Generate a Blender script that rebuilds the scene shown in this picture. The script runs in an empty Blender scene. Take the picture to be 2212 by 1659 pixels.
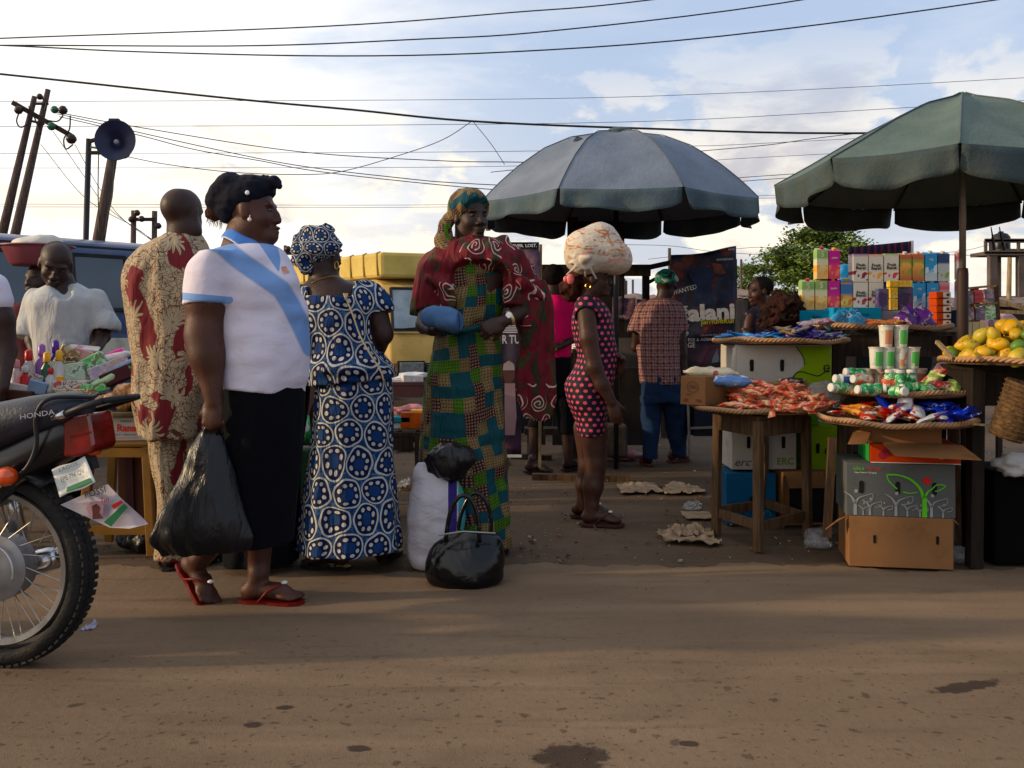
import bpy,math,random
import numpy as np
from mathutils import Vector,Matrix,Euler
R=math.radians
F,CX,H0,CH=2033.0,1106.0,715.0,1.1
def P(u,v,y):return np.array([(u-CX)/F*y,y,CH-(v-H0)/F*y])
def gy(v):return CH*F/(v-H0)
def G(u,v):
 y=gy(v);return np.array([(u-CX)/F*y,y,0.0])
sc=bpy.context.scene
COL=sc.collection
rnd=random.Random(7)
def tag(o,label=None,cat=None,group=None,kind=None):
 if label:o['label']=label
 if cat:o['category']=cat
 if group:o['group']=group
 if kind:o['kind']=kind
 return o
def thing(name,label,cat,loc=(0,0,0),group=None):
 o=bpy.data.objects.new(name,None);COL.objects.link(o)
 o.location=tuple(float(a)for a in loc);o.empty_display_size=.1
 return tag(o,label,cat,group)
def link(o,parent=None):
 COL.objects.link(o)
 if parent is not None:
  o.parent=parent
  r=parent;t=Vector(parent.location)
  while r.parent:r=r.parent
  o.matrix_parent_inverse=Matrix.Translation(-Vector(r.location))if r is parent else Matrix.Identity(4)
 return o
def copy_tree(o,parent=None):
 c=o.copy();COL.objects.link(c);c.parent=parent
 for ch in list(o.children):copy_tree(ch,c)
 return c
class MB:
 def __init__(s):s.v=[];s.f=[];s.m=[];s.mi=0;s.uv={}
 def add(s,vs,fs,uvs=None):
  b=len(s.v);s.v+=[tuple(float(c)for c in p)for p in vs]
  for i,f in enumerate(fs):
   if uvs is not None:s.uv[len(s.f)]=uvs[i]
   s.f.append([b+k for k in f]);s.m.append(s.mi)
  return s
 def box(s,c,d,rz=0,rx=0,ry=0,taper=1.0):
  M=Euler((rx,ry,rz)).to_matrix();c=Vector([float(a)for a in c]);vs=[]
  for z in(-1,1):
   t=taper if z>0 else 1
   for x,y in((-1,-1),(1,-1),(1,1),(-1,1)):
    vs.append(c+M@Vector((x*d[0]/2*t,y*d[1]/2*t,z*d[2]/2)))
  return s.add(vs,[(3,2,1,0),(4,5,6,7),(0,1,5,4),(1,2,6,5),(2,3,7,6),(3,0,4,7)])
 def beam(s,a,b,w,h=None,up=(0,0,1)):
  a=Vector([float(x)for x in a]);b=Vector([float(x)for x in b]);h=h or w
  d=(b-a).normalized();up=Vector(up)
  if abs(d.dot(up))>.95:up=Vector((0,1,0))
  r=d.cross(up).normalized();q=r.cross(d)
  vs=[p+r*(i*w/2)+q*(j*h/2)for p in(a,b)for i,j in((-1,-1),(1,-1),(1,1),(-1,1))]
  return s.add(vs,[(3,2,1,0),(4,5,6,7),(0,1,5,4),(1,2,6,5),(2,3,7,6),(3,0,4,7)])
 def tube(s,pts,r,n=8,cap=True,flat=1.0,closed=False):
  pts=[Vector([float(c)for c in p])for p in pts];N=len(pts)
  rs=r if hasattr(r,'__len__')else[r]*N
  vs=[];q=None
  for i,p in enumerate(pts):
   if closed:d=pts[(i+1)%N]-pts[i-1]
   else:d=(pts[min(i+1,N-1)]-pts[max(i-1,0)])
   d.normalize()
   if q is None:
    up=Vector((0,0,1))if abs(d.z)<.9 else Vector((0,1,0))
    q=d.cross(up).normalized()
   else:
    q=(q-d*q.dot(d)).normalized()
   w=d.cross(q)
   for k in range(n):
    a=2*math.pi*k/n
    vs.append(p+q*(math.cos(a)*rs[i])+w*(math.sin(a)*rs[i]*flat))
  fs=[(i*n+k,i*n+(k+1)%n,((i+1)%N)*n+(k+1)%n,((i+1)%N)*n+k)for i in range(N if closed else N-1)for k in range(n)]
  if cap and not closed:fs+=[tuple(range(n))[::-1],tuple((N-1)*n+k for k in range(n))]
  return s.add(vs,fs)
 def lathe(s,c,prof,n=16,axis=None,sx=1,sy=1,cap=True):
  c=Vector([float(a)for a in c]);M=Matrix.Identity(3)
  if axis is not None:M=Vector([float(a)for a in axis]).to_track_quat('Z','Y').to_matrix()
  vs=[c+M@Vector((math.cos(2*math.pi*k/n)*r*sx,math.sin(2*math.pi*k/n)*r*sy,z))for r,z in prof for k in range(n)]
  N=len(prof)
  fs=[(i*n+k,i*n+(k+1)%n,(i+1)*n+(k+1)%n,(i+1)*n+k)for i in range(N-1)for k in range(n)]
  if cap and prof[0][0]>1e-5:fs.append(tuple(range(n))[::-1])
  if cap and prof[-1][0]>1e-5:fs.append(tuple((N-1)*n+k for k in range(n)))
  return s.add(vs,fs)
 def ball(s,c,r,n=12,m=8,M=None):
  r=r if hasattr(r,'__len__')else(r,r,r);c=Vector([float(a)for a in c]);M=M or Matrix.Identity(3);vs=[]
  for i in range(m+1):
   t=math.pi*i/m
   for k in range(n):
    a=2*math.pi*k/n
    vs.append(c+M@Vector((math.sin(t)*math.cos(a)*r[0],math.sin(t)*math.sin(a)*r[1],-math.cos(t)*r[2])))
  return s.add(vs,[(i*n+k,i*n+(k+1)%n,(i+1)*n+(k+1)%n,(i+1)*n+k)for i in range(m)for k in range(n)])
 def prism(s,poly,a,b):
  d=Vector(b)-Vector(a);n=len(poly);pv=[Vector([float(c)for c in p])for p in poly]
  vs=[p for p in pv]+[p+d for p in pv]
  return s.add(vs,[tuple(range(n)),tuple(range(2*n-1,n-1,-1))]+[(k,k+n,(k+1)%n+n,(k+1)%n)for k in range(n)])
 def grid(s,fn,nu,nv,uvs=True):
  vs=[fn(i/nu,j/nv)for j in range(nv+1)for i in range(nu+1)]
  fs=[];us=[]
  for j in range(nv):
   for i in range(nu):
    a=j*(nu+1)+i
    fs.append((a,a+1,a+nu+2,a+nu+1))
    us.append([(i/nu,j/nv),((i+1)/nu,j/nv),((i+1)/nu,(j+1)/nv),(i/nu,(j+1)/nv)])
  return s.add(vs,fs,us if uvs else None)
 def build(s,name,mats,parent=None,smooth=False,bevel=0,solid=0,weld=False):
  me=bpy.data.meshes.new(name)
  o=bpy.data.objects.new(name,me)
  org=Vector((0,0,0))
  if parent is None and s.v:
   xs=np.array(s.v);org=Vector((float(xs[:,0].mean()),float(xs[:,1].mean()),float(xs[:,2].min())))
  me.from_pydata([tuple(Vector(p)-org)for p in s.v],[],s.f)
  o.location=org
  for m in(mats if isinstance(mats,(list,tuple))else[mats]):me.materials.append(m)
  me.polygons.foreach_set('material_index',s.m)
  if s.uv:
   L=me.uv_layers.new(name='UVMap').data
   for fi,u in s.uv.items():
    p=me.polygons[fi]
    for k,li in enumerate(p.loop_indices):L[li].uv=u[k]
  if smooth:me.polygons.foreach_set('use_smooth',[True]*len(me.polygons))
  me.validate();me.update()
  import bmesh
  bm=bmesh.new();bm.from_mesh(me)
  if weld:bmesh.ops.remove_doubles(bm,verts=bm.verts,dist=1e-5)
  if not s.uv:bmesh.ops.recalc_face_normals(bm,faces=bm.faces)
  bm.to_mesh(me);bm.free()
  if smooth=='auto':
   try:me.set_sharp_from_angle(angle=R(40))
   except Exception:pass
  if solid:
   q=o.modifiers.new('s','SOLIDIFY');q.thickness=solid;q.offset=0
  if bevel:
   b=o.modifiers.new('b','BEVEL');b.width=bevel;b.segments=2;b.limit_method='ANGLE';b.angle_limit=R(40)
  link(o,parent)
  return o
def lin(c):
 if isinstance(c,str):
  c=c.lstrip('#');v=[int(c[i:i+2],16)/255 for i in(0,2,4)]
  return tuple((a/12.92 if a<=.04045 else((a+.055)/1.055)**2.4)for a in v)+(1.0,)
 if len(c)==4 or max(c)>1:return tuple(c)[:3]+(1.0,)
 L=sum(c)/3;return tuple(min(1,max(.0006,(L+(x-L)*1.10)*(.82+.18*min(1,L/.30))))for x in c)+(1.0,)
class X:
 def __init__(s,t,o):s.t=t;s.o=o
 def __add__(s,b):return s.t.m('ADD',s,b)
 __radd__=__add__
 def __sub__(s,b):return s.t.m('SUBTRACT',s,b)
 def __rsub__(s,b):return s.t.m('SUBTRACT',b,s)
 def __mul__(s,b):return s.t.m('MULTIPLY',s,b)
 __rmul__=__mul__
 def __truediv__(s,b):return s.t.m('DIVIDE',s,b)
 def __lt__(s,b):return s.t.m('LESS_THAN',s,b)
 def __gt__(s,b):return s.t.m('GREATER_THAN',s,b)
 def __neg__(s):return s.t.m('MULTIPLY',s,-1.0)
 def abs(s):return s.t.m('ABSOLUTE',s)
 def floor(s):return s.t.m('FLOOR',s)
 def fract(s):return s.t.m('FRACT',s)
 def sin(s):return s.t.m('SINE',s)
 def cos(s):return s.t.m('COSINE',s)
 def sqrt(s):return s.t.m('SQRT',s)
 def min(s,b):return s.t.m('MINIMUM',s,b)
 def max(s,b):return s.t.m('MAXIMUM',s,b)
 def atan2(s,b):return s.t.m('ARCTAN2',s,b)
 def pow(s,b):return s.t.m('POWER',s,b)
class MT:
 def __init__(s,name,rough=.7,spec=.3,metal=0.0,tree=None,**kw):
  if tree is None:
   s.mat=bpy.data.materials.new(name);s.mat.use_nodes=True;s.t=s.mat.node_tree
   s.b=s.t.nodes['Principled BSDF']
   s.b.inputs['Roughness'].default_value=rough
   s.b.inputs['Specular IOR Level'].default_value=spec
   s.b.inputs['Metallic'].default_value=metal
   for k,v in kw.items():s.b.inputs[k].default_value=v
  else:s.t=tree;s.mat=None
 def nd(s,ty,**kw):
  n=s.t.nodes.new(ty)
  for k,v in kw.items():setattr(n,k,v)
  return n
 def put(s,sock,v):
  if isinstance(v,X):s.t.links.new(v.o,sock)
  elif v is None:pass
  else:
   if sock.type=='RGBA' and not isinstance(v,(int,float)):v=lin(v)
   sock.default_value=v
 def m(s,op,*a):
  n=s.nd('ShaderNodeMath',operation=op)
  for i,v in enumerate(a):s.put(n.inputs[i],v)
  return X(s,n.outputs[0])
 def sep(s,vec):
  n=s.nd('ShaderNodeSeparateXYZ');s.put(n.inputs[0],vec);return[X(s,o)for o in n.outputs]
 def com(s,x=0.,y=0.,z=0.):
  n=s.nd('ShaderNodeCombineXYZ')
  for i,v in enumerate((x,y,z)):s.put(n.inputs[i],v)
  return X(s,n.outputs[0])
 def uv(s):n=s.nd('ShaderNodeUVMap');return s.sep(X(s,n.outputs[0]))[:2]
 def co(s,w='Object'):n=s.nd('ShaderNodeTexCoord');return X(s,n.outputs[w])
 def pos(s):n=s.nd('ShaderNodeNewGeometry');return X(s,n.outputs['Position'])
 def rand(s):n=s.nd('ShaderNodeObjectInfo');return X(s,n.outputs['Random'])
 def noise(s,vec=None,scale=5.,detail=4.,rough=.5,dist=0.,out=0):
  n=s.nd('ShaderNodeTexNoise');s.put(n.inputs['Vector'],vec)
  for k,v in(('Scale',scale),('Detail',detail),('Roughness',rough),('Distortion',dist)):s.put(n.inputs[k],v)
  return X(s,n.outputs[out])
 def vor(s,vec=None,scale=5.,feature='F1',out='Distance',rand=1.0,d2=0):
  n=s.nd('ShaderNodeTexVoronoi',feature=feature,voronoi_dimensions='2D' if d2 else '3D');s.put(n.inputs['Vector'],vec)
  n.inputs['Scale'].default_value=scale;n.inputs['Randomness'].default_value=rand
  return X(s,n.outputs[out])
 def wn(s,vec):n=s.nd('ShaderNodeTexWhiteNoise');s.put(n.inputs['Vector'],vec);return X(s,n.outputs['Value'])
 def scale(s,vec,k):
  n=s.nd('ShaderNodeVectorMath',operation='MULTIPLY');s.put(n.inputs[0],vec)
  if isinstance(k,(int,float)):k=(k,k,k)
  n.inputs[1].default_value=k;return X(s,n.outputs[0])
 def mix(s,f,a,b):
  n=s.nd('ShaderNodeMix',data_type='RGBA',clamp_factor=True)
  s.put(n.inputs[0],f);s.put(n.inputs[6],a);s.put(n.inputs[7],b)
  return X(s,n.outputs[2])
 def ramp(s,f,stops,interp='LINEAR'):
  n=s.nd('ShaderNodeValToRGB');s.put(n.inputs[0],f);r=n.color_ramp;r.interpolation=interp
  while len(r.elements)<len(stops):r.elements.new(.5)
  for e,(p,c)in zip(r.elements,stops):e.position=p;e.color=lin(c)
  return X(s,n.outputs[0])
 def ss(s,x,a,b):
  n=s.nd('ShaderNodeMapRange',interpolation_type='SMOOTHSTEP');s.put(n.inputs[0],x)
  n.inputs[1].default_value=a;n.inputs[2].default_value=b;return X(s,n.outputs[0])
 def bump(s,h,strength=.3,dist=.01):
  n=s.nd('ShaderNodeBump');s.put(n.inputs['Height'],h)
  n.inputs['Strength'].default_value=strength;n.inputs['Distance'].default_value=dist
  s.t.links.new(n.outputs[0],s.b.inputs['Normal']);return s
 def col(s,c):s.put(s.b.inputs['Base Color'],c);return s
 def rgh(s,r):s.put(s.b.inputs['Roughness'],r);return s
 def lattice(s,x,y,sp):
  x=x/sp;y=y/sp
  ax=x.fract()-.5;yy=y/1.732;ay=(yy.fract()-.5)*1.732
  bx=(x+.5).fract()-.5;by=((yy+.5).fract()-.5)*1.732
  ra=ax*ax+ay*ay;rb=bx*bx+by*by;w=ra<rb
  dx=w*ax+(1.0-w)*bx;dy=w*ay+(1.0-w)*by
  return dx,dy,(ra.min(rb)).sqrt(),x,y,w
def simple(name,c,rough=.7,var=.12,scale=6.,bump=0.,bscale=40.,spec=.3,metal=0.,dirt=None,**kw):
 t=MT(name,rough,spec,metal,**kw);co=t.co()
 c=lin(c)
 n=t.noise(co,scale,5)
 a=tuple(x*(1-var)for x in c[:3]);b=tuple(min(1,x*(1+var))for x in c[:3])
 col=t.mix(t.ss(n,.3,.7),a,b)
 if dirt:
  col=t.mix(t.ss(t.noise(co,dirt[1],6,.65),.5,.75)*dirt[2],col,dirt[0])
 t.col(col)
 if bump:t.bump(t.noise(co,bscale,4),bump,.01)
 t.rgh(t.ss(t.noise(co,scale*2,4),-1,2)*.25+(rough-.12))
 return t.mat
def cloth(name,c,var=.12,rough=.85,fold=.5,fs=9.):
 t=MT(name,rough,.15);co=t.co();c=lin(c)
 n=t.noise(co,3.,5)
 t.col(t.mix(n,tuple(x*(1-var)for x in c[:3]),tuple(min(1,x*(1+var))for x in c[:3])))
 t.bump(t.noise(t.scale(co,(1,1,.45)),fs,3,.5,.6)+t.noise(co,260.,2)*.06,fold,.03)
 return t.mat
def vnoise(p,seed=0):
 p=np.asarray(p,dtype=np.float64);i=np.floor(p).astype(np.int64);f=p-i;f=f*f*(3-2*f)
 def h(ix,iy,iz):
  n=(ix*374761393+iy*668265263+iz*2147483647+seed*1274126177)&0xffffffff
  n=((n^(n>>13))*1274126177)&0xffffffff
  return((n^(n>>16))&0xffff)/32767.5-1
 r=0
 for a in(0,1):
  for b in(0,1):
   for c in(0,1):
    w=(f[...,0]if a else 1-f[...,0])*(f[...,1]if b else 1-f[...,1])*(f[...,2]if c else 1-f[...,2])
    r=r+w*h(i[...,0]+a,i[...,1]+b,i[...,2]+c)
 return r
def axis_pts(lo,hi,h,fine):
 a=[lo]
 while a[-1]<hi:
  s=h
  for p,q,hf in fine:
   if p<=a[-1]<=q:s=hf
  a.append(a[-1]+s)
 return np.array(a,dtype=np.float32)
class SDF:
 def __init__(s,lo,hi,h=.007,fx=(),fy=(),fz=()):
  s.ax=[axis_pts(lo[0],hi[0],h,fx),axis_pts(lo[1],hi[1],h,fy),axis_pts(lo[2],hi[2],h,fz)]
  s.D=np.full([len(a)for a in s.ax],.2,dtype=np.float32)
 def sl(s,lo,hi):
  o=[]
  for k in range(3):
   i=int(np.searchsorted(s.ax[k],lo[k]));j=int(np.searchsorted(s.ax[k],hi[k]))
   o.append(slice(max(i-1,0),max(j+1,1)))
  g=[s.ax[0][o[0]][:,None,None],s.ax[1][o[1]][None,:,None],s.ax[2][o[2]][None,None,:]]
  return tuple(o),g
 def put(s,o,d,k,sub=False):
  a=s.D[o]
  if sub:
   d=-d
   h=np.clip(.5-.5*(a-d)/k,0,1);s.D[o]=a*(1-h)+d*h+k*h*(1-h)
  else:
   h=np.clip(.5+.5*(a-d)/k,0,1);s.D[o]=a*(1-h)+d*h-k*h*(1-h)
 def cone(s,a,b,ra,rb,k=.02,sub=False):
  a=np.asarray(a,float);b=np.asarray(b,float);m=max(ra,rb)+2*k+.02
  o,(x,y,z)=s.sl(np.minimum(a,b)-m,np.maximum(a,b)+m)
  ba=b-a;L=max(ba@ba,1e-9)
  px,py,pz=x-a[0],y-a[1],z-a[2]
  t=np.clip((px*ba[0]+py*ba[1]+pz*ba[2])/L,0,1)
  d=np.sqrt((px-t*ba[0])**2+(py-t*ba[1])**2+(pz-t*ba[2])**2)-(ra+(rb-ra)*t)
  s.put(o,d,k,sub);return s
 def chain(s,pts,rs,k=.02,sub=False):
  for i in range(len(pts)-1):s.cone(pts[i],pts[i+1],rs[i],rs[i+1],k,sub)
  return s
 def ell(s,c,r,M=None,k=.015,sub=False):
  c=np.asarray(c,float);r=np.asarray(r,float);m=r.max()+2*k+.02
  o,(x,y,z)=s.sl(c-m,c+m);x=x-c[0];y=y-c[1];z=z-c[2]
  if M is None:q=(x,y,z)
  else:q=[x*M[0][i]+y*M[1][i]+z*M[2][i]for i in range(3)]
  n=np.sqrt((q[0]/r[0])**2+(q[1]/r[1])**2+(q[2]/r[2])**2)+1e-6
  g=np.sqrt((q[0]/r[0]**2)**2+(q[1]/r[1]**2)**2+(q[2]/r[2]**2)**2)+1e-6
  s.put(o,np.maximum(n*(n-1)/g,-r.min()),k,sub);return s
 def loft(s,rows,k=.02,folds=None,sub=False,pw=2.0,tilt=0.0):
  """rows: (z, cx, cy, rx, ry) ; folds(theta, z)->relative radius ; tilt: cap slopes with x"""
  rows=np.array(sorted([tuple(float(c)for c in r)for r in rows]));zz=rows[:,0]
  zs=np.linspace(zz[0],zz[-1],80);out=[zs]
  for c in range(1,5):
   y=rows[:,c];m=np.gradient(y,zz);i=np.clip(np.searchsorted(zz,zs)-1,0,len(zz)-2)
   h=zz[i+1]-zz[i];t=(zs-zz[i])/h
   out.append((2*t**3-3*t**2+1)*y[i]+(t**3-2*t**2+t)*h*m[i]+(-2*t**3+3*t**2)*y[i+1]+(t**3-t**2)*h*m[i+1])
  cx,cy,rx,ry=out[1:];mg=2*k+.04;pt=abs(tilt)*1.2
  o,(x,y,z)=s.sl((float((cx-rx).min()-mg),float((cy-ry).min()-mg),zz[0]-mg-pt),(float((cx+rx).max()+mg),float((cy+ry).max()+mg),zz[-1]+mg+pt))
  z1=z[0,0];I=lambda a:np.interp(z1,zs,a)[None,None,:].astype(np.float32)
  dx=x-I(cx);dy=y-I(cy);ax_,ay_=I(rx),I(ry)
  if folds is not None:
   f=folds(np.arctan2(dx/ax_,-dy/ay_),z+0*dx);ax_=ax_*f;ay_=ay_*f
  if pw==2.0:
   q=np.sqrt((dx/ax_)**2+(dy/ay_)**2)+1e-6
   g=np.sqrt((dx/ax_**2)**2+(dy/ay_**2)**2)/q+1e-6
  else:
   A=np.abs(dx/ax_)**pw+np.abs(dy/ay_)**pw+1e-9;q=A**(1/pw);g=1/np.minimum(ax_,ay_)
  d=np.maximum((q-1)/g,-np.minimum(ax_,ay_))
  zt=z+tilt*(x-float(np.mean(cx)))
  d=np.maximum(np.maximum(d,zt-zz[-1]),zz[0]-zt)
  s.put(o,d.astype(np.float32),k,sub);return s
 def cut(s,p,n):
  """remove everything on the +n side of the plane through p"""
  n=np.asarray(n,float);n=n/np.linalg.norm(n)
  x,y,z=s.ax[0][:,None,None],s.ax[1][None,:,None],s.ax[2][None,None,:]
  s.D=np.maximum(s.D,((x-p[0])*n[0]+(y-p[1])*n[1]+(z-p[2])*n[2]).astype(np.float32));return s
 def hollow(s,thick):s.D=np.maximum(s.D,-(s.D+thick));return s
 def noise(s,amp,fx,fy,fz,seed=0):
  """folds: displace the field by noise with its own frequency on each axis"""
  m=np.abs(s.D)<.03
  I=np.nonzero(m);p=np.stack([s.ax[0][I[0]]*fx,s.ax[1][I[1]]*fy,s.ax[2][I[2]]*fz],-1)
  s.D[I]+=amp*(vnoise(p,seed)+.5*vnoise(p*2.1+7,seed+1)).astype(np.float32);return s
 def mesh(s,name,mat,parent=None,uv=None,smooth=1):
  D=s.D;D=np.pad(D,1,constant_values=.2)
  A=[np.concatenate([[a[0]-.01],a,[a[-1]+.01]])for a in s.ax]
  S=D<0;c=np.zeros([n-1 for n in D.shape],np.int8)
  for i in(0,1):
   for j in(0,1):
    for k in(0,1):c+=S[i:S.shape[0]-1+i,j:S.shape[1]-1+j,k:S.shape[2]-1+k]
  mk=(c>0)&(c<8);I,J,K=np.nonzero(mk);n=len(I)
  idx=np.full(mk.shape,-1,np.int64);idx[mk]=np.arange(n)
  acc=np.zeros((n,3));cnt=np.zeros(n)
  cr=[(i,j,k)for i in(0,1)for j in(0,1)for k in(0,1)]
  for a in cr:
   for e in range(3):
    if a[e]==0:
     b=list(a);b[e]=1
     da=D[I+a[0],J+a[1],K+a[2]];db=D[I+b[0],J+b[1],K+b[2]]
     m=(da<0)!=(db<0);t=da[m]/(da[m]-db[m])
     p=np.tile(np.array(a,float),(m.sum(),1));p[:,e]+=t
     acc[m]+=p;cnt[m]+=1
  p=acc/cnt[:,None]+np.stack([I,J,K],-1)
  V=np.stack([np.interp(p[:,e],np.arange(len(A[e])),A[e])for e in range(3)],-1)
  Fs=[]
  for e in range(3):
   o1,o2=[q for q in range(3)if q!=e]
   sa=[slice(None)]*3;sb=[slice(None)]*3;sa[e]=slice(0,-1);sb[e]=slice(1,None)
   df=S[tuple(sa)]!=S[tuple(sb)];pos=np.nonzero(df);st=S[tuple(sa)][pos];pos=np.stack(pos,-1)
   def cell(a,b):
    q=pos.copy();q[:,o1]-=a;q[:,o2]-=b;return idx[q[:,0],q[:,1],q[:,2]]
   q=np.stack([cell(1,1),cell(0,1),cell(0,0),cell(1,0)],-1)
   fl=st if e!=1 else~st
   q[~fl]=q[~fl][:,::-1];Fs.append(q)
  Q=np.concatenate(Fs)
  E=np.concatenate([Q[:,[0,1]],Q[:,[1,2]],Q[:,[2,3]],Q[:,[3,0]]])
  for _ in range(smooth):
   a=np.zeros_like(V);w=np.zeros(n)
   np.add.at(a,E[:,0],V[E[:,1]]);np.add.at(w,E[:,0],1);np.add.at(a,E[:,1],V[E[:,0]]);np.add.at(w,E[:,1],1)
   V=V*.5+.5*a/np.maximum(w,1)[:,None]
  return raw(name,V,Q,mat,parent,uv)
def raw(name,V,Q,mat,parent=None,uv=None):
 me=bpy.data.meshes.new(name);org=np.zeros(3)
 if parent is None:org=np.array([V[:,0].mean(),V[:,1].mean(),V[:,2].min()])
 me.vertices.add(len(V));me.vertices.foreach_set('co',(V-org).astype(np.float32).ravel())
 me.loops.add(Q.size);me.loops.foreach_set('vertex_index',Q.ravel().astype(np.int32))
 me.polygons.add(len(Q));me.polygons.foreach_set('loop_start',np.arange(0,Q.size,4,dtype=np.int32))
 me.polygons.foreach_set('use_smooth',np.ones(len(Q),bool))
 if uv is not None:
  U=uv(V)[Q]
  if len(uv.__defaults__ or())and uv.__defaults__[0]:
   per=uv.__defaults__[0];d=U[:,:,0]-U[:,:1,0]
   U[:,:,0]-=np.round(d/per)*per
  L=me.uv_layers.new(name='UVMap');L.data.foreach_set('uv',U.reshape(-1).astype(np.float32))
 me.update(calc_edges=True)
 me.materials.append(mat);o=bpy.data.objects.new(name,me);o.location=Vector(org.tolist())
 link(o,parent);return o
def cyl_uv(cx,cy,rad,shx=0.0,off=0.0):
 per=2*math.pi*rad
 def f(V,per=per):
  z=V[:,2];x0=cx+shx*(z-1)
  return np.stack([np.arctan2(V[:,0]-x0,-(V[:,1]-cy))*rad+off,z],-1)
 return f
def frame(yaw,pitch=0.,roll=0.):
 """columns forward, right, up ; yaw 0 looks at the camera, +90 looks to the right of the picture"""
 f=np.array([math.sin(R(yaw)),-math.cos(R(yaw)),0]);u=np.array([0,0,1.]);r=np.cross(f,u)
 f2=f*math.cos(R(pitch))+u*math.sin(R(pitch));u2=u*math.cos(R(pitch))-f*math.sin(R(pitch))
 r2=r*math.cos(R(roll))+u2*math.sin(R(roll));u3=u2*math.cos(R(roll))-r*math.sin(R(roll))
 return np.stack([f2,r2,u3],1)
def head(s,c,M,k=1.0,fat=1.0,ear=True,face=True):
 def L(a):return np.asarray(c)+M@(np.array(a)*k)
 def e(p,r,kk=.012,sub=False):s.ell(L(p),np.array(r)*k,M,kk*k,sub)
 e((-.018,0,.032),(.096,.076*(1+.3*(fat-1)),.084));e((.018,0,-.028),(.070,.062*fat,.082),.02)
 e((.0,0,-.06),(.055,.058*fat,.045),.02)
 if face:
  e((.066,0,-.094),(.027,.031*fat,.022),.02)
  for g in(-1,1):
   e((.050,g*.036*fat,-.028),(.026,.024,.026),.02)
   e((.074,g*.028,.025),(.014,.027,.009),.012)
   e((.094,g*.032,.006),(.018,.016,.0095),.010,True)
   e((.093,g*.0155,-.036),(.013,.009,.009),.006)
  s.chain([L((.082,0,.016)),L((.094,0,-.006)),L((.101,0,-.029))],[.008*k,.009*k,.0125*k],.010*k)
  e((.085,0,-.060),(.022,.028,.009),.008);e((.083,0,-.0735),(.020,.025,.0095),.008)
  e((.103,0,-.0668),(.012,.026,.0010),.003,True)
 if ear:
  for g in(-1,1):
   e((-.006,g*.077*(1+.3*(fat-1)),-.004),(.020,.009,.032),.006)
   e((-.002,g*.088*(1+.3*(fat-1)),.0),(.010,.006,.018),.004,True)
def eyes(c,M,par,k=1.0):
 for g in(-1,1):
  m=MB();o=np.asarray(c)+M@(np.array((.0705,g*.032,.005))*k)
  mm=Matrix(M.tolist())
  m.ball(o,(.0122*k,.0120*k,.0062*k),12,8,mm);m.mi=1
  m.ball(o+M@(np.array((.0072,0,0))*k),(.0066*k,.0068*k,.0058*k),10,6,mm)
  m.mi=2;m.tube([o+M@(np.array((.006-abs(a)*.004,a*.0125,.0065-abs(a)*.003))*k)for a in(-1,-.5,0,.5,1)],.0030*k,6);m.tube([o+M@(np.array((.006-abs(a)*.004,a*.0125,-.0060+abs(a)*.002))*k)for a in(-1,-.5,0,.5,1)],.0022*k,6)
  m.tube([o+M@(np.array((.013-abs(a-.2)*.008,a*.019,.0235-abs(a)*.003))*k)for a in(-1,-.5,0,.5,1)],.0024*k,5)
  m.build('eye',[EYEW,IRIS,LIDM],par,smooth=True)
def hand(s,W,d,n,curl=(35,40,30),side=1,k=1.0,spread=.1,thumb=.4,rw=.027):
 W=np.asarray(W,float);d=np.asarray(d,float);d/=np.linalg.norm(d)
 n=np.asarray(n,float);n=n-d*(n@d);n/=np.linalg.norm(n);t=np.cross(d,n)*side
 M=np.stack([d,t,n],1)
 s.ell(W+d*.048*k,(.060*k,.041*k,.018*k),M,.014)
 s.ell(W+(d*.035+t*.024+n*.008)*k,(.034*k,.020*k,.017*k),M,.014)
 tips=[]
 for i,(of,L)in enumerate(((.030,.068),(.0105,.077),(-.0095,.071),(-.029,.056))):
  p=W+(d*(.088-.006*abs(i-1))+t*of)*k;a=0.;pts=[W+(d*.06+t*of*.85)*k,p];dd0=d+t*of*spread*10
  dd0/=np.linalg.norm(dd0)
  for q,fr in enumerate((.46,.30,.24)):
   a+=R(curl[q]);p=p+(dd0*math.cos(a)+n*math.sin(a))*(L*fr*k);pts.append(p)
  s.chain(pts,[.0105*k,.0100*k,.0090*k,.0082*k,.0070*k],.006);tips.append(p)
 tb=W+(d*.022+t*.030+n*.006)*k;td=d*.75+t*.62+n*thumb;td/=np.linalg.norm(td)
 td2=d*.9+t*.2+n*(thumb+.3);td2/=np.linalg.norm(td2)
 s.chain([tb,tb+td*.040*k,tb+td*.040*k+td2*.030*k],[.0135*k,.0105*k,.0085*k],.008)
 return tips
def foot(s,A,yaw,k=1.0,pitch=0.):
 """A: ankle joint, toes towards yaw"""
 M=frame(yaw,pitch);A=np.asarray(A,float)
 L=lambda*p:A+M@(np.array(p)*k)
 s.cone(L(0,0,.02),L(-.015,0,-.035),.036*k,.034*k,.02);s.ell(L(-.035,0,-.045),np.array((.035,.031,.034))*k,M,.015)
 s.ell(L(.045,0,-.040),np.array((.085,.034,.030))*k,M,.02);s.ell(L(.105,0,-.056),np.array((.045,.044,.017))*k,M,.015)
 for i,(y,x,r)in enumerate(((-.032,.157,.012),(-.012,.160,.0095),(.006,.154,.009),(.022,.146,.0085),(.036,.135,.008))):
  s.cone(L(x-.035,y*.9,-.058),L(x,y,-.064),r*k*1.05,r*k,.006)
 return M
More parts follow.
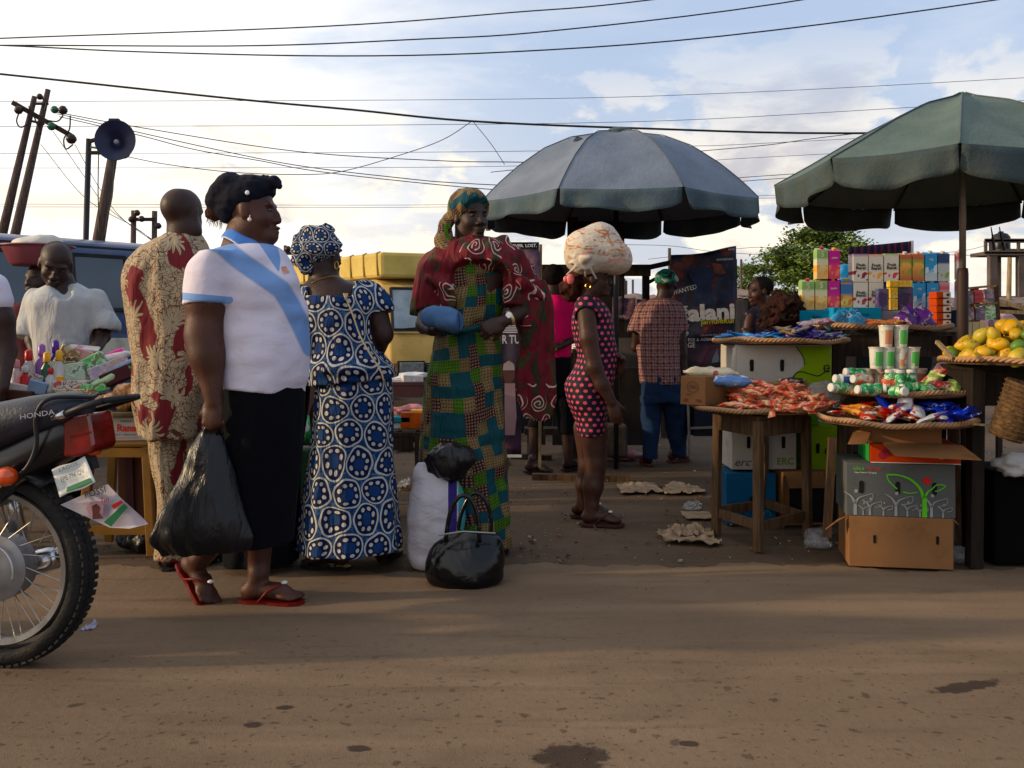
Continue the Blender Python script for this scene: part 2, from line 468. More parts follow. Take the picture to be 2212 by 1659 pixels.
def sandal(A,yaw,par,mat,k=1.0,pitch=0.,strap=True,deco=None,name='sandal',smat=None):
 M=frame(yaw,pitch);A=np.asarray(A,float);L=lambda*p:A+M@(np.array(p)*k)
 out=[(-.078,0),(-.068,.026),(-.03,.034),(.03,.032),(.08,.042),(.13,.046),(.165,.032),(.178,0),(.170,-.026),(.14,-.045),(.09,-.046),(.03,-.035),(-.03,-.034),(-.068,-.026)]
 m=MB();n=len(out)
 m.add([L(x,y,-.092)for x,y in out]+[L(x*1.01,y*1.03,-.077)for x,y in out],[tuple(range(n))[::-1],tuple(range(n,2*n))]+[(i,(i+1)%n,(i+1)%n+n,i+n)for i in range(n)])
 q=thing_part(m,name,mat,par)
 if strap:
  m=MB()
  for g in(-1,1):m.tube([L(.012,g*.037,-.078),L(.05,g*.041,-.035),L(.09,g*.018,-.020),L(.125,-.016,-.046),L(.128,-.018,-.075)],[.005*k]*5,6,flat=1)
  m.build('strap',smat or mat,q,smooth=True)
 if deco is not None:
  m=MB();m.ball(L(.098,-.004,-.012),(.013*k,.013*k,.007*k));m.build('ornament',deco,q,smooth=True)
 return q
def thing_part(m,name,mat,par,**kw):return m.build(name,mat,par,**kw)
def bez(p0,p1,p2,n=10):
 p0,p1,p2=(np.asarray(p,float)for p in(p0,p1,p2))
 return[p0*(1-t)**2+2*p1*t*(1-t)+p2*t*t for t in np.linspace(0,1,n)]
def spl(pts,n=40):
 P_=np.array([np.asarray(p,float)for p in pts]);m=len(P_);t=np.linspace(0,m-1,n);i=np.clip(t.astype(int),0,m-2);f=(t-i)[:,None]
 g=np.gradient(P_,axis=0)
 return list((2*f**3-3*f**2+1)*P_[i]+(f**3-2*f**2+f)*g[i]+(-2*f**3+3*f**2)*P_[i+1]+(f**3-f**2)*g[i+1])
_txt={}
def text(s_,c,right,up,size,mat,parent,name='lettering',align='CENTER',squeeze=1.0,depth=.0008,shear=0.,bold=0.):
 key=(s_,align,shear,bold)
 if key not in _txt:
  cu=bpy.data.curves.new('t','FONT');cu.body=s_;cu.size=1;cu.align_x=align;cu.align_y='CENTER';cu.extrude=0.0;cu.resolution_u=2;cu.shear=shear;cu.offset=bold
  o=bpy.data.objects.new('t',cu);COL.objects.link(o);bpy.context.view_layer.update()
  me=bpy.data.meshes.new_from_object(o.evaluated_get(bpy.context.evaluated_depsgraph_get()))
  _txt[key]=([tuple(v.co)for v in me.vertices],[tuple(p.vertices)for p in me.polygons])
  bpy.data.objects.remove(o);bpy.data.meshes.remove(me)
 vs,fs=_txt[key]
 c=Vector([float(a)for a in c]);r=Vector([float(a)for a in right]).normalized();u=Vector([float(a)for a in up]).normalized();n=r.cross(u)
 m=MB();m.add([c+r*(x*size*squeeze)+u*(y*size)+n*depth for x,y,z in vs],fs)
 return m.build(name,mat,parent)
LIDM=simple('eyelid',(.022,.012,.010),.6,.1);EYEW=simple('eye_white',(.13,.11,.095),.4,.05);IRIS=simple('iris',(.02,.012,.01),.2,.05)
def skin(name,c,var=.16):
 t=MT(name,.5,.32);co=t.co();c=lin(c)
 a=tuple(x*(1-var)for x in c[:3]);b=tuple(x*(1+var)for x in c[:3])
 t.col(t.mix(t.ss(t.noise(co,34,5,.65),.35,.75)*.45,t.mix(t.ss(t.noise(co,7,5),.3,.7),a,b),tuple(x*.55 for x in c[:3])));t.bump(t.noise(co,160,4,.7)+t.noise(co,45,3)*.8,.35,.004)
 t.b.inputs['Subsurface Weight'].default_value=.06;t.b.inputs['Subsurface Radius'].default_value=(.02,.008,.004);t.b.inputs['Subsurface Scale'].default_value=.5
 t.rgh(t.noise(co,22,5,.7)*.6+.20)
 return t.mat
SK1=skin('skin_warm_brown',(.088,.034,.022));SK2=skin('skin_deep_brown',(.045,.020,.015));SK3=skin('skin_brown',(.066,.027,.018))
HAIR=MT('hair_black',.85,.05);_c=HAIR.co();HAIR.col((.012,.009,.008));HAIR.bump(HAIR.noise(HAIR.scale(_c,(60,60,18)),3,4),.8,.01);HAIR=HAIR.mat
def hairmat(name,c,c2):
 t=MT(name,.85,.08);co=t.co();t.col(t.mix(t.ss(t.noise(co,25,4),.35,.65),c,c2));t.bump(t.noise(co,90,3),1.,.01);return t.mat
HAIRB=hairmat('hair_brown_tint',(.020,.010,.008),(.075,.025,.015))
CURL=hairmat('curly_hair',(.010,.007,.006),(.045,.016,.012))
BLACKCLOTH=cloth('black_cloth',(.0035,.0035,.006),.3,.97);
def blue_print(name,sp=.145,bright=1.0):
 t=MT(name,.75,.2);x,y=t.uv();co=t.co()
 wx=t.noise(co,4.,2)-.5;wy=t.noise(t.scale(co,(-1,1.3,1)),4.,2)-.5
 dx,dy,r,X_,Y_,w=t.lattice(x+wx*.12,y+wy*.12,sp)
 th=dy.atan2(dx);a=((th*(8/6.28318)).fract()-.5)*(6.28318/8)
 px=r*a.cos()-.29;py=r*a.sin();dd=(px*px+py*py*.8).sqrt()
 navy=(.003*bright,.006*bright,.055*bright);mid=(.005*bright,.032*bright,.125*bright);white=(.44,.44,.38)
 n=t.noise(co,60,3)
 bgc=t.mix(t.ss(t.noise(co,14,2,.5,3.),.40,.46)*(1-t.ss(t.noise(co,14,2,.5,3.),.46,.52)),mid,(.07,.15,.28))
 c=t.mix(r<.42,bgc,navy)
 c=t.mix(r<.185,c,t.mix(n,mid,(.006,.045,.16)))
 c=t.mix(dd<.062,c,white)
 c=t.mix((r-.455).abs()<.026,c,white)
 t.col(c);t.bump(t.noise(t.scale(co,(1.6,1.6,.35)),9,4,.55,.7),.95,.04);return t.mat
def patchwork(name,sp=.060,rot=.10):
 t=MT(name,.75,.2);x,y=t.uv();co=t.co()
 w=t.noise(co,3.,2)-.5;x=x+w*.11+(t.noise(co,9.,2)-.5)*.02;y=y+(t.noise(t.scale(co,(1,1,-1)),3.,2)-.5)*.09
 X_=(x*math.cos(rot)+y*math.sin(rot))/sp;Y_=(y*math.cos(rot)-x*math.sin(rot))/sp
 v=t.wn(t.com(X_.floor(),Y_.floor(),1.))
 base=t.ramp(v,[(0,(.004,.052,.065)),(.28,(.060,.14,.008)),(.47,(.21,.145,.065)),(.67,(.036,.005,.012)),(.88,(.17,.11,.05))],'CONSTANT')
 dx=(X_*4).fract()-.5;dy=(Y_*4).fract()-.5;dt=(dx*dx+dy*dy).sqrt()<.30
 dotc=t.ramp(v,[(0,(.004,.052,.065)),(.28,(.010,.045,.008)),(.47,(.05,.018,.015)),(.67,(.24,.16,.08)),(.88,(.04,.05,.012))],'CONSTANT')
 c=t.mix(dt*.85,base,dotc)
 t.col(c);t.bump(t.noise(t.scale(co,(1.6,1.6,.3)),9,4,.55,.7),.95,.04);return t.mat
def floral(name):
 t=MT(name,.75,.2);x,y=t.uv();co=t.co()
 red=(.17,.02,.024);cream=(.37,.30,.20);line=(.11,.035,.02)
 vec=t.com(x,y,0.)
 e=t.vor(t.com(x+(t.noise(vec,8,2)-.5)*.1,y,0.),34.,'DISTANCE_TO_EDGE')
 scrib=t.noise(vec,22.,2,.5,2.5);sl=(scrib-.5).abs()<.018
 c=t.mix(t.m('MAXIMUM',e<.035,sl),cream,line)
 msk=t.ss(t.noise(t.com(x*1.0,y*.7,3.),5.5,2,.4,.6),.555,.57)
 c=t.mix(msk,c,red)
 dx,dy,r,X_,Y_,w=t.lattice(x+.02+(t.noise(vec,6,2)-.5)*.16,y+.05+(t.noise(vec,7,2,.5,.5)-.5)*.16,.20)
 th=dy.atan2(dx);pet=(th*5.5).cos().abs()*.22+.13
 inp=r<pet;edge=(r-pet).abs()<.013
 rib=((th*12+1.57).sin().abs()<.16)*(r>.07)
 pc=t.mix(rib,cream,line);c=t.mix(inp,c,pc);c=t.mix(edge,c,line)
 c=t.mix(r<.055,c,t.mix((r-.03).abs()<.01,cream,red))
 t.col(c);t.bump(t.noise(t.scale(co,(1.3,1,.3)),9,3,.5,.5),.8,.04);return t.mat
def polka(name,sp=.037):
 t=MT(name,.7,.25);x,y=t.uv();co=t.co()
 w=t.noise(co,5,2)-.5
 dx,dy,r,X_,Y_,_w=t.lattice(x+w*.03,y+w*.03,sp)
 t.col(t.mix(r<.245,(.008,.004,.018),(.58,.085,.13)));t.bump(t.noise(co,9,3),.3,.03);return t.mat
def plaid(name):
 t=MT(name,.8,.2);x,y=t.uv();co=t.co()
 fx=(x/.052).fract();fy=(y/.052).fract()
 a=(fx<.32)+(fy<.32)*1.0;th=((fx-.7).abs()<.05).max((fy-.7).abs()<.05)
 c=t.mix(a*.5,(.33,.21,.17),(.075,.012,.035));c=t.mix(th*.8,c,(.06,.01,.04))
 n=t.ss(t.noise(co,60,3),.45,.6);c=t.mix(n*.45,c,(.12,.02,.05))
 t.col(c);t.bump(t.noise(t.scale(co,(1,1,.4)),10,3),.6,.03);return t.mat
def scarfm(name,low=None):
 t=MT(name,.75,.2);x,y=t.uv();co=t.co()
 n=t.noise(t.com(x,y*.7,0.),11.,3,.5,.8)
 c=t.ramp(n,[(0,(.01,.03,.012)),(.41,(.030,.022,.010)),(.46,(.11,.008,.014)),(.57,(.14,.009,.016)),(.61,(.018,.036,.014)),(.70,(.10,.035,.015)),(.8,(.02,.02,.01))])
 dx,dy,r,X_,Y_,w=t.lattice(x+(t.noise(co,5,2)-.5)*.12,y+(t.noise(t.scale(co,(1,1,-1.2)),5,2)-.5)*.14,.125)
 th=dy.atan2(dx)*(1/6.28318)
 s=((r*6.2-th).fract()-.5).abs()<.13
 msk=(t.noise(t.com(x,y,5.),4.5,2)+t.ss(x,-.15,.12)*.26)>(.60 if low is None else.0)
 if low:msk=msk*(y<low)
 c=t.mix(s*(r<.40)*(r>.05)*msk,c,(.46,.36,.31))
 t.col(c);t.bump(t.noise(t.scale(co,(1.4,1,.5)),12,3,.5,.6),.9,.04);return t.mat
BLUEP=blue_print('blue_circle_print');BLUEH=blue_print('blue_circle_print_scarf',.078)
PATCH=patchwork('patchwork_print');PATCHH=patchwork('patchwork_headtie',.05,.5)
FLOR=floral('red_cream_floral');POLKA=polka('pink_dots_on_navy');PLAID=plaid('maroon_plaid');SCARF=scarfm('red_swirl_scarf');SCARFE=scarfm('red_swirl_scarf_end',.84)
WHITECOT=cloth('white_pique_cotton',(.60,.57,.66),.05);BLUECOT=cloth('pale_blue_knit',(.11,.22,.50),.08)
DUSTY=simple('dusty',(.2,.15,.1))
def wood(name,c,sc=1.,dark=.45):
 t=MT(name,.8,.2);co=t.co();c=lin(c)
 g=t.noise(t.scale(co,(14,14,1.5)),3*sc,5,.6,.4);st=t.noise(co,3,5,.6)
 cc=t.mix(t.ss(g,.3,.7),tuple(x*dark for x in c[:3]),c);cc=t.mix(t.ss(st,.5,.75)*.6,cc,tuple(x*.35 for x in c[:3]))
 t.col(cc);t.bump(g,.5,.01);return t.mat
WOOD=wood('weathered_wood',(.135,.078,.042));WOODD=wood('dark_wood',(.055,.035,.025));WOODP=wood('pole_wood',(.13,.09,.075));BAMB=wood('pale_stick',(.34,.24,.13))
def cardb(name,c,st=.5):
 t=MT(name,.85,.15);co=t.co();c=lin(c)
 cc=t.mix(t.noise(co,4,5),tuple(x*.8 for x in c[:3]),tuple(x*1.1 for x in c[:3]))
 cc=t.mix(t.ss(t.noise(co,7,6,.7),.52,.72)*st,cc,tuple(x*.5 for x in c[:3]))
 t.col(cc);t.bump(t.noise(t.scale(co,(1,1,1)),12,5,.6),.3,.01);return t.mat
CARD=cardb('brown_cardboard',(.25,.130,.066));CARDW=cardb('white_cardboard',(.42,.39,.35));CARDG=cardb('green_cardboard',(.22,.34,.01));CARDK=cardb('grey_cardboard',(.11,.115,.11));CARDB=cardb('blue_cardboard',(.02,.10,.22));CARDO=cardb('orange_cardboard',(.50,.07,.02),.2)
DARK=simple('black_shade_and_print',(.004,.004,.004),.9)  # flat black for painted shade in openings and for a black print strip
def wick(name):
 t=MT(name,.7,.2);co=t.co();x,y=t.uv()
 tw=((x*1.0+y*2.2).fract()-.5).abs()*2
 c=t.mix(tw,(.16,.085,.045),(.36,.21,.115));c=t.mix(t.ss(t.noise(co,12,4),.5,.7)*.5,c,(.10,.05,.03))
 t.col(c);t.bump(tw+t.noise(co,60,3)*.3,.8,.008);return t.mat
WICK=wick('twisted_cane');WICKF=simple('woven_cane_mat',(.22,.13,.07),.8,.3,30,.6,60)
METAL=simple('galvanised_metal',(.30,.29,.28),.4,.15,8,metal=.7);BLKMET=simple('dark_metal',(.03,.03,.035),.5,.2,metal=.3)
CHROME=simple('chrome',(.55,.55,.55),.22,.1,5,metal=1.,dirt=((.15,.1,.07),20,.6));RUBBER=simple('rubber',(.014,.013,.013),.75,.3,20,.4,90,dirt=((.08,.06,.045),9,.5))
BLKPL=simple('black_plastic',(.010,.010,.013),.35,.2,10)
def MBxf(m,M):
 M=Matrix(M);m.v=[tuple(M@Vector(p))for p in m.v];return m
cam=bpy.data.cameras.new('camera');co_=bpy.data.objects.new('camera',cam);COL.objects.link(co_)
co_.location=(0,0,CH);co_.rotation_euler=(R(90),0,0);cam.sensor_width=36;cam.lens=36*F/2212
cam.shift_y=-(829.5-H0)/2212;cam.clip_end=2000;cam.clip_start=.05;sc.camera=co_
SUN_EL,SUN_AZ=R(15),math.atan2(-.990,-.13)
sd=Vector((math.sin(SUN_AZ)*math.cos(SUN_EL),math.cos(SUN_AZ)*math.cos(SUN_EL),math.sin(SUN_EL)))
sun=bpy.data.lights.new('sun','SUN');so=bpy.data.objects.new('sun',sun);COL.objects.link(so)
sun.energy=3.4;sun.angle=R(1.5);sun.color=(1.,.74,.44);so.rotation_euler=sd.to_track_quat('Z','Y').to_euler()
w=bpy.data.worlds.new('World');sc.world=w;w.use_nodes=True;wt=MT('',tree=w.node_tree)
bg=w.node_tree.nodes['Background']
sky=wt.nd('ShaderNodeTexSky',sky_type='NISHITA',sun_disc=False,sun_elevation=SUN_EL,sun_rotation=SUN_AZ,air_density=1.0,dust_density=1.4,ozone_density=1.6)
skyc=X(wt,sky.outputs[0])
gx,gy_,gz=wt.sep(wt.co('Generated'));den=gz.max(.0)+.16
cp=wt.com(gx/den*.8,gy_/den,gz*2.2)
side=wt.ss(gx,.10,-.34)
n1=wt.noise(cp,1.5,8,.56,.35);n2=wt.noise(cp,5.5,7,.6,.2)
cl=wt.ss(n1*.75+n2*.25+side*.20,.49,.64)*(side*.6+.4)
low=wt.ss(gz,.30,.01)
cp2=wt.com(gx*5.5,gy_*2.,gz*13.)
n3=wt.noise(cp2,1.35,7,.58,.25)
puff=wt.ss(n3,.475,.555)*wt.ss(gz,.34,.10)
lum=wt.sep(skyc)[1]
shade=wt.ss(wt.noise(wt.com(gx*5.5,gy_*2.,gz*13.+.35),1.35,7,.58,.25),.50,.70)
ccol=wt.mix(side,(6.2,6.5,7.2),(9.6,9.3,8.9))
pcol=wt.mix(shade,(9.0,8.2,6.9),(4.9,4.6,4.7))
base=wt.mix(.80,skyc,(4.3,5.3,7.1))
base=wt.mix(side*.55,base,(8.6,8.8,9.0))
base=wt.mix(low*.8,base,wt.mix(side,(5.5,5.5,5.7),(9.4,8.2,6.0)))
c=wt.mix(cl*.9,base,ccol);c=wt.mix(puff,c,pcol)
wt.t.links.new(c.o,bg.inputs[0]);bg.inputs[1].default_value=.122
vs_=sc.view_settings;sc.display_settings.display_device='sRGB';vs_.view_transform='Standard';vs_.look='None';vs_.exposure=.10;vs_.gamma=1.0
cy=sc.cycles;cy.max_bounces=6;cy.diffuse_bounces=3;cy.transparent_max_bounces=12;cy.use_denoising=True
def dirtmat(name,a,b,spots,litter):
 t=MT(name,.92,.12);co=t.pos();x,y,z=t.sep(co)
 big=t.noise(co,.55,6,.6);fine=t.noise(co,38.,6,.7);grit=t.noise(co,210.,3,.6)
 c=t.mix(t.ss(big,.3,.7),a,b);c=t.mix(t.ss(fine,.42,.75)*.22,c,tuple(v*.55 for v in a))
 c=t.mix(t.ss(t.noise(t.scale(co,(1,3.2,1)),1.6,5,.6,.5),.45,.7)*.35,c,tuple(v*.68 for v in a))
 c=t.mix(t.ss(t.noise(t.scale(co,(.22,3.2,1)),1.3,4,.55,.3),.50,.68)*.32,c,tuple(v*1.3 for v in b));c=t.mix(t.ss(t.noise(t.scale(co,(.5,7,1)),2.1,4,.6,.4),.56,.70)*.28,c,tuple(v*.6 for v in a))
 h=fine*.6+grit*.4
 if spots:
  wv=t.com(x+(t.noise(co,9,3)-.5)*.1,y+(t.noise(t.scale(co,1.1),7,3)-.5)*.1,0.)
  near=t.ss(y,3.7,2.7)
  for s,th,st in((7.5,.125,.6),(13.,.145,.55),(24.,.16,.5)):
   d=t.vor(wv,s,d2=1);k=t.wn(t.vor(wv,s,out='Position',d2=1));c=t.mix(t.ss(d+(t.noise(co,30.,3)-.5)*.14+k*.22,th+.04,th-.05)*st*near,c,tuple(v*.30 for v in a))
  for(px,py,rx,ry,an)in((.155,2.42,.105,.085,0),(1.40,2.90,.15,.035,.35),(-.40,2.47,.035,.022,0),(-.72,2.62,.03,.02,0),(.47,2.50,.03,.02,0),(-.66,2.74,.03,.018,0)):
   ca,sa=math.cos(an),math.sin(an);u_=((x-px)*ca+(y-py)*sa)/rx;v_=((y-py)*ca-(x-px)*sa)/ry
   c=t.mix(t.ss((u_*u_+v_*v_).sqrt()+(t.noise(co,22.,4,.65)-.5)*1.3,1.05,.75)*.78,c,(.022,.016,.014))
 if litter:
  d=t.vor(co,9.);c=t.mix(t.ss(t.noise(co,14.,5,.7),.60,.66)*.5,c,tuple(v*.4 for v in a))
  c=t.mix((t.vor(co,22.)<.11)*t.ss(t.noise(co,3.,3),.45,.6)*.8,c,(.32,.28,.22))
 ch=(t.vor(co,60.)<.10)*(t.noise(co,5.,2)>.5);c=t.mix(ch*.3,c,(.24,.20,.15))
 t.col(c);t.bump(h+big*2,.55,.012);return t.mat
ROADM=dirtmat('packed_road_dirt',(.168,.114,.074),(.225,.157,.105),True,False)
EARTHM=dirtmat('trodden_earth',(.090,.062,.042),(.135,.095,.065),False,True)
m=MB()
def gfn(a,b):
 x=-60+120*a;y=-8+128*b
 return(x,y,0)
m.grid(lambda a,b:(-400+800*a,-60+900*b,0),8,8,False)
g0=m.build('ground',EARTHM);tag(g0,kind='structure')
g0.location.z=-.012
m=MB();nx=120
def redge(x):return 4.42+.05*math.sin(x*2.1)+.04*math.sin(x*5.3+1)+.025*math.sin(x*13)+.015*math.sin(x*37+2)+.01*math.sin(x*83)
m.grid(lambda a,b:((lambda x:(x,-8+(redge(x)+8)*b,.0+(.004 if b<1 else-.008)))(-14+28*a)),900,24,False)
tag(m.build('road',ROADM),kind='structure')
WIREM=simple('cable_black',(.02,.018,.018),.6,.1);WIRET=simple('cable_grey',(.09,.09,.10),.6,.1)
wires=[('thick black cable, the topmost of the three crossing the sky above the women',17,.013,0,[(-700,112),(0,83),(700,57),(1106,27),(1420,-2),(2200,-110)]),('thick black cable, middle one of the three that fan out to the upper right',16.5,.013,0,[(-700,100),(0,98),(540,99),(900,85),(1180,68),(1700,5),(2400,-120)]),('thick black cable, lowest of the three that fan out to the upper right',16,.013,0,[(-700,70),(0,98),(300,112),(730,121),(1106,112),(1560,78),(2150,0),(2800,-110)]),('heaviest black cable sagging from the upper left to the right umbrella',14,.017,0,[(-700,90),(0,160),(500,213),(760,237),(1020,262),(1400,278),(1836,288),(2600,276)]),('thin pale wire crossing just under the three thick cables',26,.008,1,[(-800,224),(150,219),(1106,214),(1600,200),(2212,168),(3000,120)]),('thin pale wire that runs behind the round horn and above the grey umbrella',26,.008,1,[(-800,275),(150,273),(840,270),(1400,262),(1900,236),(2800,180)]),('thin wire level with the shoulder of the grey umbrella, upper of a pair',28,.008,1,[(-800,331),(290,331),(1100,327),(1480,316),(1680,308),(2800,250)]),('thin wire meeting the crown of the green umbrella from the left',24,.010,0,[(1060,372),(1476,330),(1660,313),(1836,290),(2500,220)]),('thin wire level with the shoulder of the grey umbrella, lower of a pair',30,.008,1,[(-800,363),(0,363),(640,362),(1040,360),(1500,348),(1680,338),(2800,280)]),('upper of two close parallel wires below the small white cloud',22,.008,0,[(1200,410),(1546,388),(1680,378),(2400,330)]),('lower of two close parallel wires below the small white cloud',22,.008,0,[(1200,421),(1555,397),(1680,386),(2400,340)]),('upper of the two low wires behind the heads of the women',34,.008,1,[(-900,440),(60,441),(620,443),(1030,441),(1587,425),(1700,421),(2900,390)]),('lower of the two low wires behind the heads of the women',34,.008,1,[(-900,446),(60,447),(620,448),(1030,446),(1592,430),(1700,427),(2900,400)]),('service wire with a knot, uppermost from the pair of leaning poles',20,.010,0,[(120,242),(300,275),(640,327),(945,347),(1100,350),(1300,352)]),('service wire from the leaning poles, middle of three',20.2,.010,0,[(124,246),(430,315),(640,357),(870,385),(1000,396),(1300,410)]),('wavy service wire from the leaning poles, lowest of three',20.4,.010,0,[(128,252),(300,292),(420,323),(560,347),(700,372),(1010,405),(1300,425)]),('slack wire drooping from the horn then rising to the heaviest cable',13.9,.006,0,[(272,338),(360,355),(500,372),(640,377),(740,370),(880,330),(960,300),(1018,263)]),('short thin wire dropping from the heaviest cable to the grey umbrella',13.9,.005,0,[(1022,263),(1060,310),(1090,355)]),('thin stay wire slanting down from the lower insulator, leftmost',20,.007,1,[(88,312),(185,428),(290,490),(330,520)]),('thin stay wire slanting down from the green insulator',20,.007,1,[(115,284),(180,378),(235,450),(340,525)]),('thin stay wire slanting down from the hanging round insulator',20,.007,0,[(162,312),(214,405),(262,470),(340,528)]),('thin wire above the poster boards reaching the far thin pole',30,.008,1,[(1400,560),(1526,546),(1645,534),(1800,543),(2400,560)]),('thin wire running from the far right tower past the juice cartons',29,.008,1,[(1300,528),(1445,531),(1560,545),(1800,555),(2050,545),(2140,528)]),]
for lb,y,r,k,pts in wires:
 m=MB();m.tube(spl([P(u,v,y)for u,v in pts],36),r,5,flat=1)
 o=m.build('overhead_wire',WIRET if k else WIREM,smooth=True);tag(o,lb,'wire','overhead wires across the sky')
INSG=simple('green_glass_insulator',(.05,.16,.10),.25);INSB=simple('brown_insulator',(.04,.022,.02),.35)
def insul(c,r,mat,par):
 r*=.68;m=MB();m.lathe(c,[(0,-r),(r*.6,-r*.8),(r,-.2*r),(r*.95,.3*r),(r*.5,.9*r),(0,r)],12);m.build('insulator',mat,par,smooth=True)
t=thing('utility_pole','pair of leaning wooden poles joined by a crossarm with insulators','utility pole',P(-30,760,20))
for a,b,w1,w2 in(((-55,760),(75,208),.14,.055),((-25,760),(104,193),.14,.055)):
 m=MB();m.tube([P(*a,20),P((a[0]+b[0])/2,(a[1]+b[1])/2,20),P(*b,20)],[w1,(w1+w2)/2,w2],8);m.build('pole',WOODP,t,smooth=True)
m=MB();m.beam(P(28,222,19.8),P(152,292,19.8),.09,.1);m.build('crossarm',WOODD,t)
for a_,b_ in(((75,224),(104,224)),((70,262),(95,268))):m=MB();m.beam(P(*a_,19.9),P(*b_,19.9),.05);m.build('brace',WOODD,t)
for u,v,r,mm in((40,238,.13,INSB),(86,209,.10,INSB),(118,237,.12,INSG),(136,238,.14,INSB),(111,273,.13,INSG),(154,300,.16,INSB)):insul(P(u,v,19.7),r,mm,t)
m=MB()
for q in([(40,246),(36,262),(44,275),(60,268)],[(152,250),(150,280),(138,300),(142,322),(158,312)],[(100,260),(124,262),(136,250)],[(92,212),(100,225),(96,240)],[(62,230),(75,255),(88,290)]):
 m.tube(spl([P(u,v,19.75)for u,v in q],14),.016,5)
m.build('jumper_wire',WIREM,t,smooth=True)
def pole(pts,y,ws,lb,mat=WOODP,arms=(),ins=(),grp=None,nm='utility_pole'):
 t=thing(nm,lb,'utility pole',P(pts[0][0],pts[0][1],y),grp)
 m=MB();m.tube([P(u,v,y)for u,v in pts],ws,8);m.build('pole',mat,t,smooth=True)
 for a,b in arms:m=MB();m.beam(P(*a,y-.1),P(*b,y-.1),.07*y/20);m.build('crossarm',WOODD,t)
 for u,v in ins:insul(P(u,v,y-.15),.10*y/20,INSB,t)
 return t
pole([(176,830),(192,300)],10,[.035,.03],'straight dark post that carries the round horn loudspeaker',BLKMET,[((192,306),(212,300)),((192,330),(222,330))])
pole([(170,830),(214,515),(243,340)],10.4,[.075,.07,.055],'crooked wooden pole leaning behind the horn loudspeaker',arms=())
pole([(284,780),(289,455)],34,[.12,.10],'far left leg of the distant twin poles with a short crossarm',arms=[((289,474),(335,474))],ins=[(284,474),(296,460),(306,473)],grp='distant poles')
pole([(331,780),(334,456)],34.2,[.12,.10],'far right leg of the distant twin poles beside the bald man',ins=[(342,488)],grp='distant poles')
pole([(617,800),(616,530)],30,[.06,.05],'thin far pole with a small bracket between the white shirt and blue headtie',arms=[((616,547),(634,547))],ins=[(622,538)],grp='distant poles')
pole([(649,800),(648,560)],30,[.06,.06],'thin far pole just below the blue headtie',grp='distant poles')
pole([(1449,800),(1446,536)],24,[.05,.04],'thin far pole rising left of the big torn poster',grp='distant poles')
pole([(1602,800),(1601,560)],24,[.035,.03],'thin bare stick pole in front of the small tree',grp='distant poles')
for k,(u,v)in enumerate(((1349,602),(1353,606),(1367,604))):
 pole([(u,800),(u,v)],34,[.04,.04],('leftmost','middle','rightmost')[k]+' of three thin far poles seen through the kiosk window',grp='distant poles')
t=thing('horn_loudspeaker','round dark blue horn loudspeaker on the dark post','loudspeaker',P(225,330,9.9))
c0=P(249,303,9.6);axd=Vector((.20,-.96,.1)).normalized()
HORN=simple('horn_blue',(.022,.025,.06),.4,.2)
m=MB();m.lathe(c0,[(.03,-.30),(.035,-.2),(.07,-.12),(.13,-.05),(.205,.0),(.215,.01),(.205,.004),(.13,-.03),(.06,-.09),(.02,-.12),(0,-.12)],28,axd,sx=.93);m.build('horn',HORN,t,smooth=True)
m=MB();m.ball(c0+np.array(axd)*-.06,.028);m.build('diffuser',simple('horn_bullet',(.25,.26,.3),.3),t,smooth=True)
m=MB();m.lathe(c0+np.array(axd)*-.38,[(.06,-.06),(.075,-.04),(.075,.05),(.05,.08)],14,axd);m.build('driver',METAL,t,smooth=True)
m=MB();m.beam(P(196,318,9.95),P(232,322,9.9),.02);m.build('bracket',BLKMET,t);m=MB();m.box(P(247,262,9.75),(.1,.05,.05));m.build('bracket',BLKMET,t)
m=MB()
for q in([(213,330),(212,420),(216,520)],[(247,345),(243,420),(232,470),(226,515)]):m.tube(spl([P(u,v,10.1)for u,v in q],12),.006,5)
m.build('cable',WIREM,t,smooth=True)
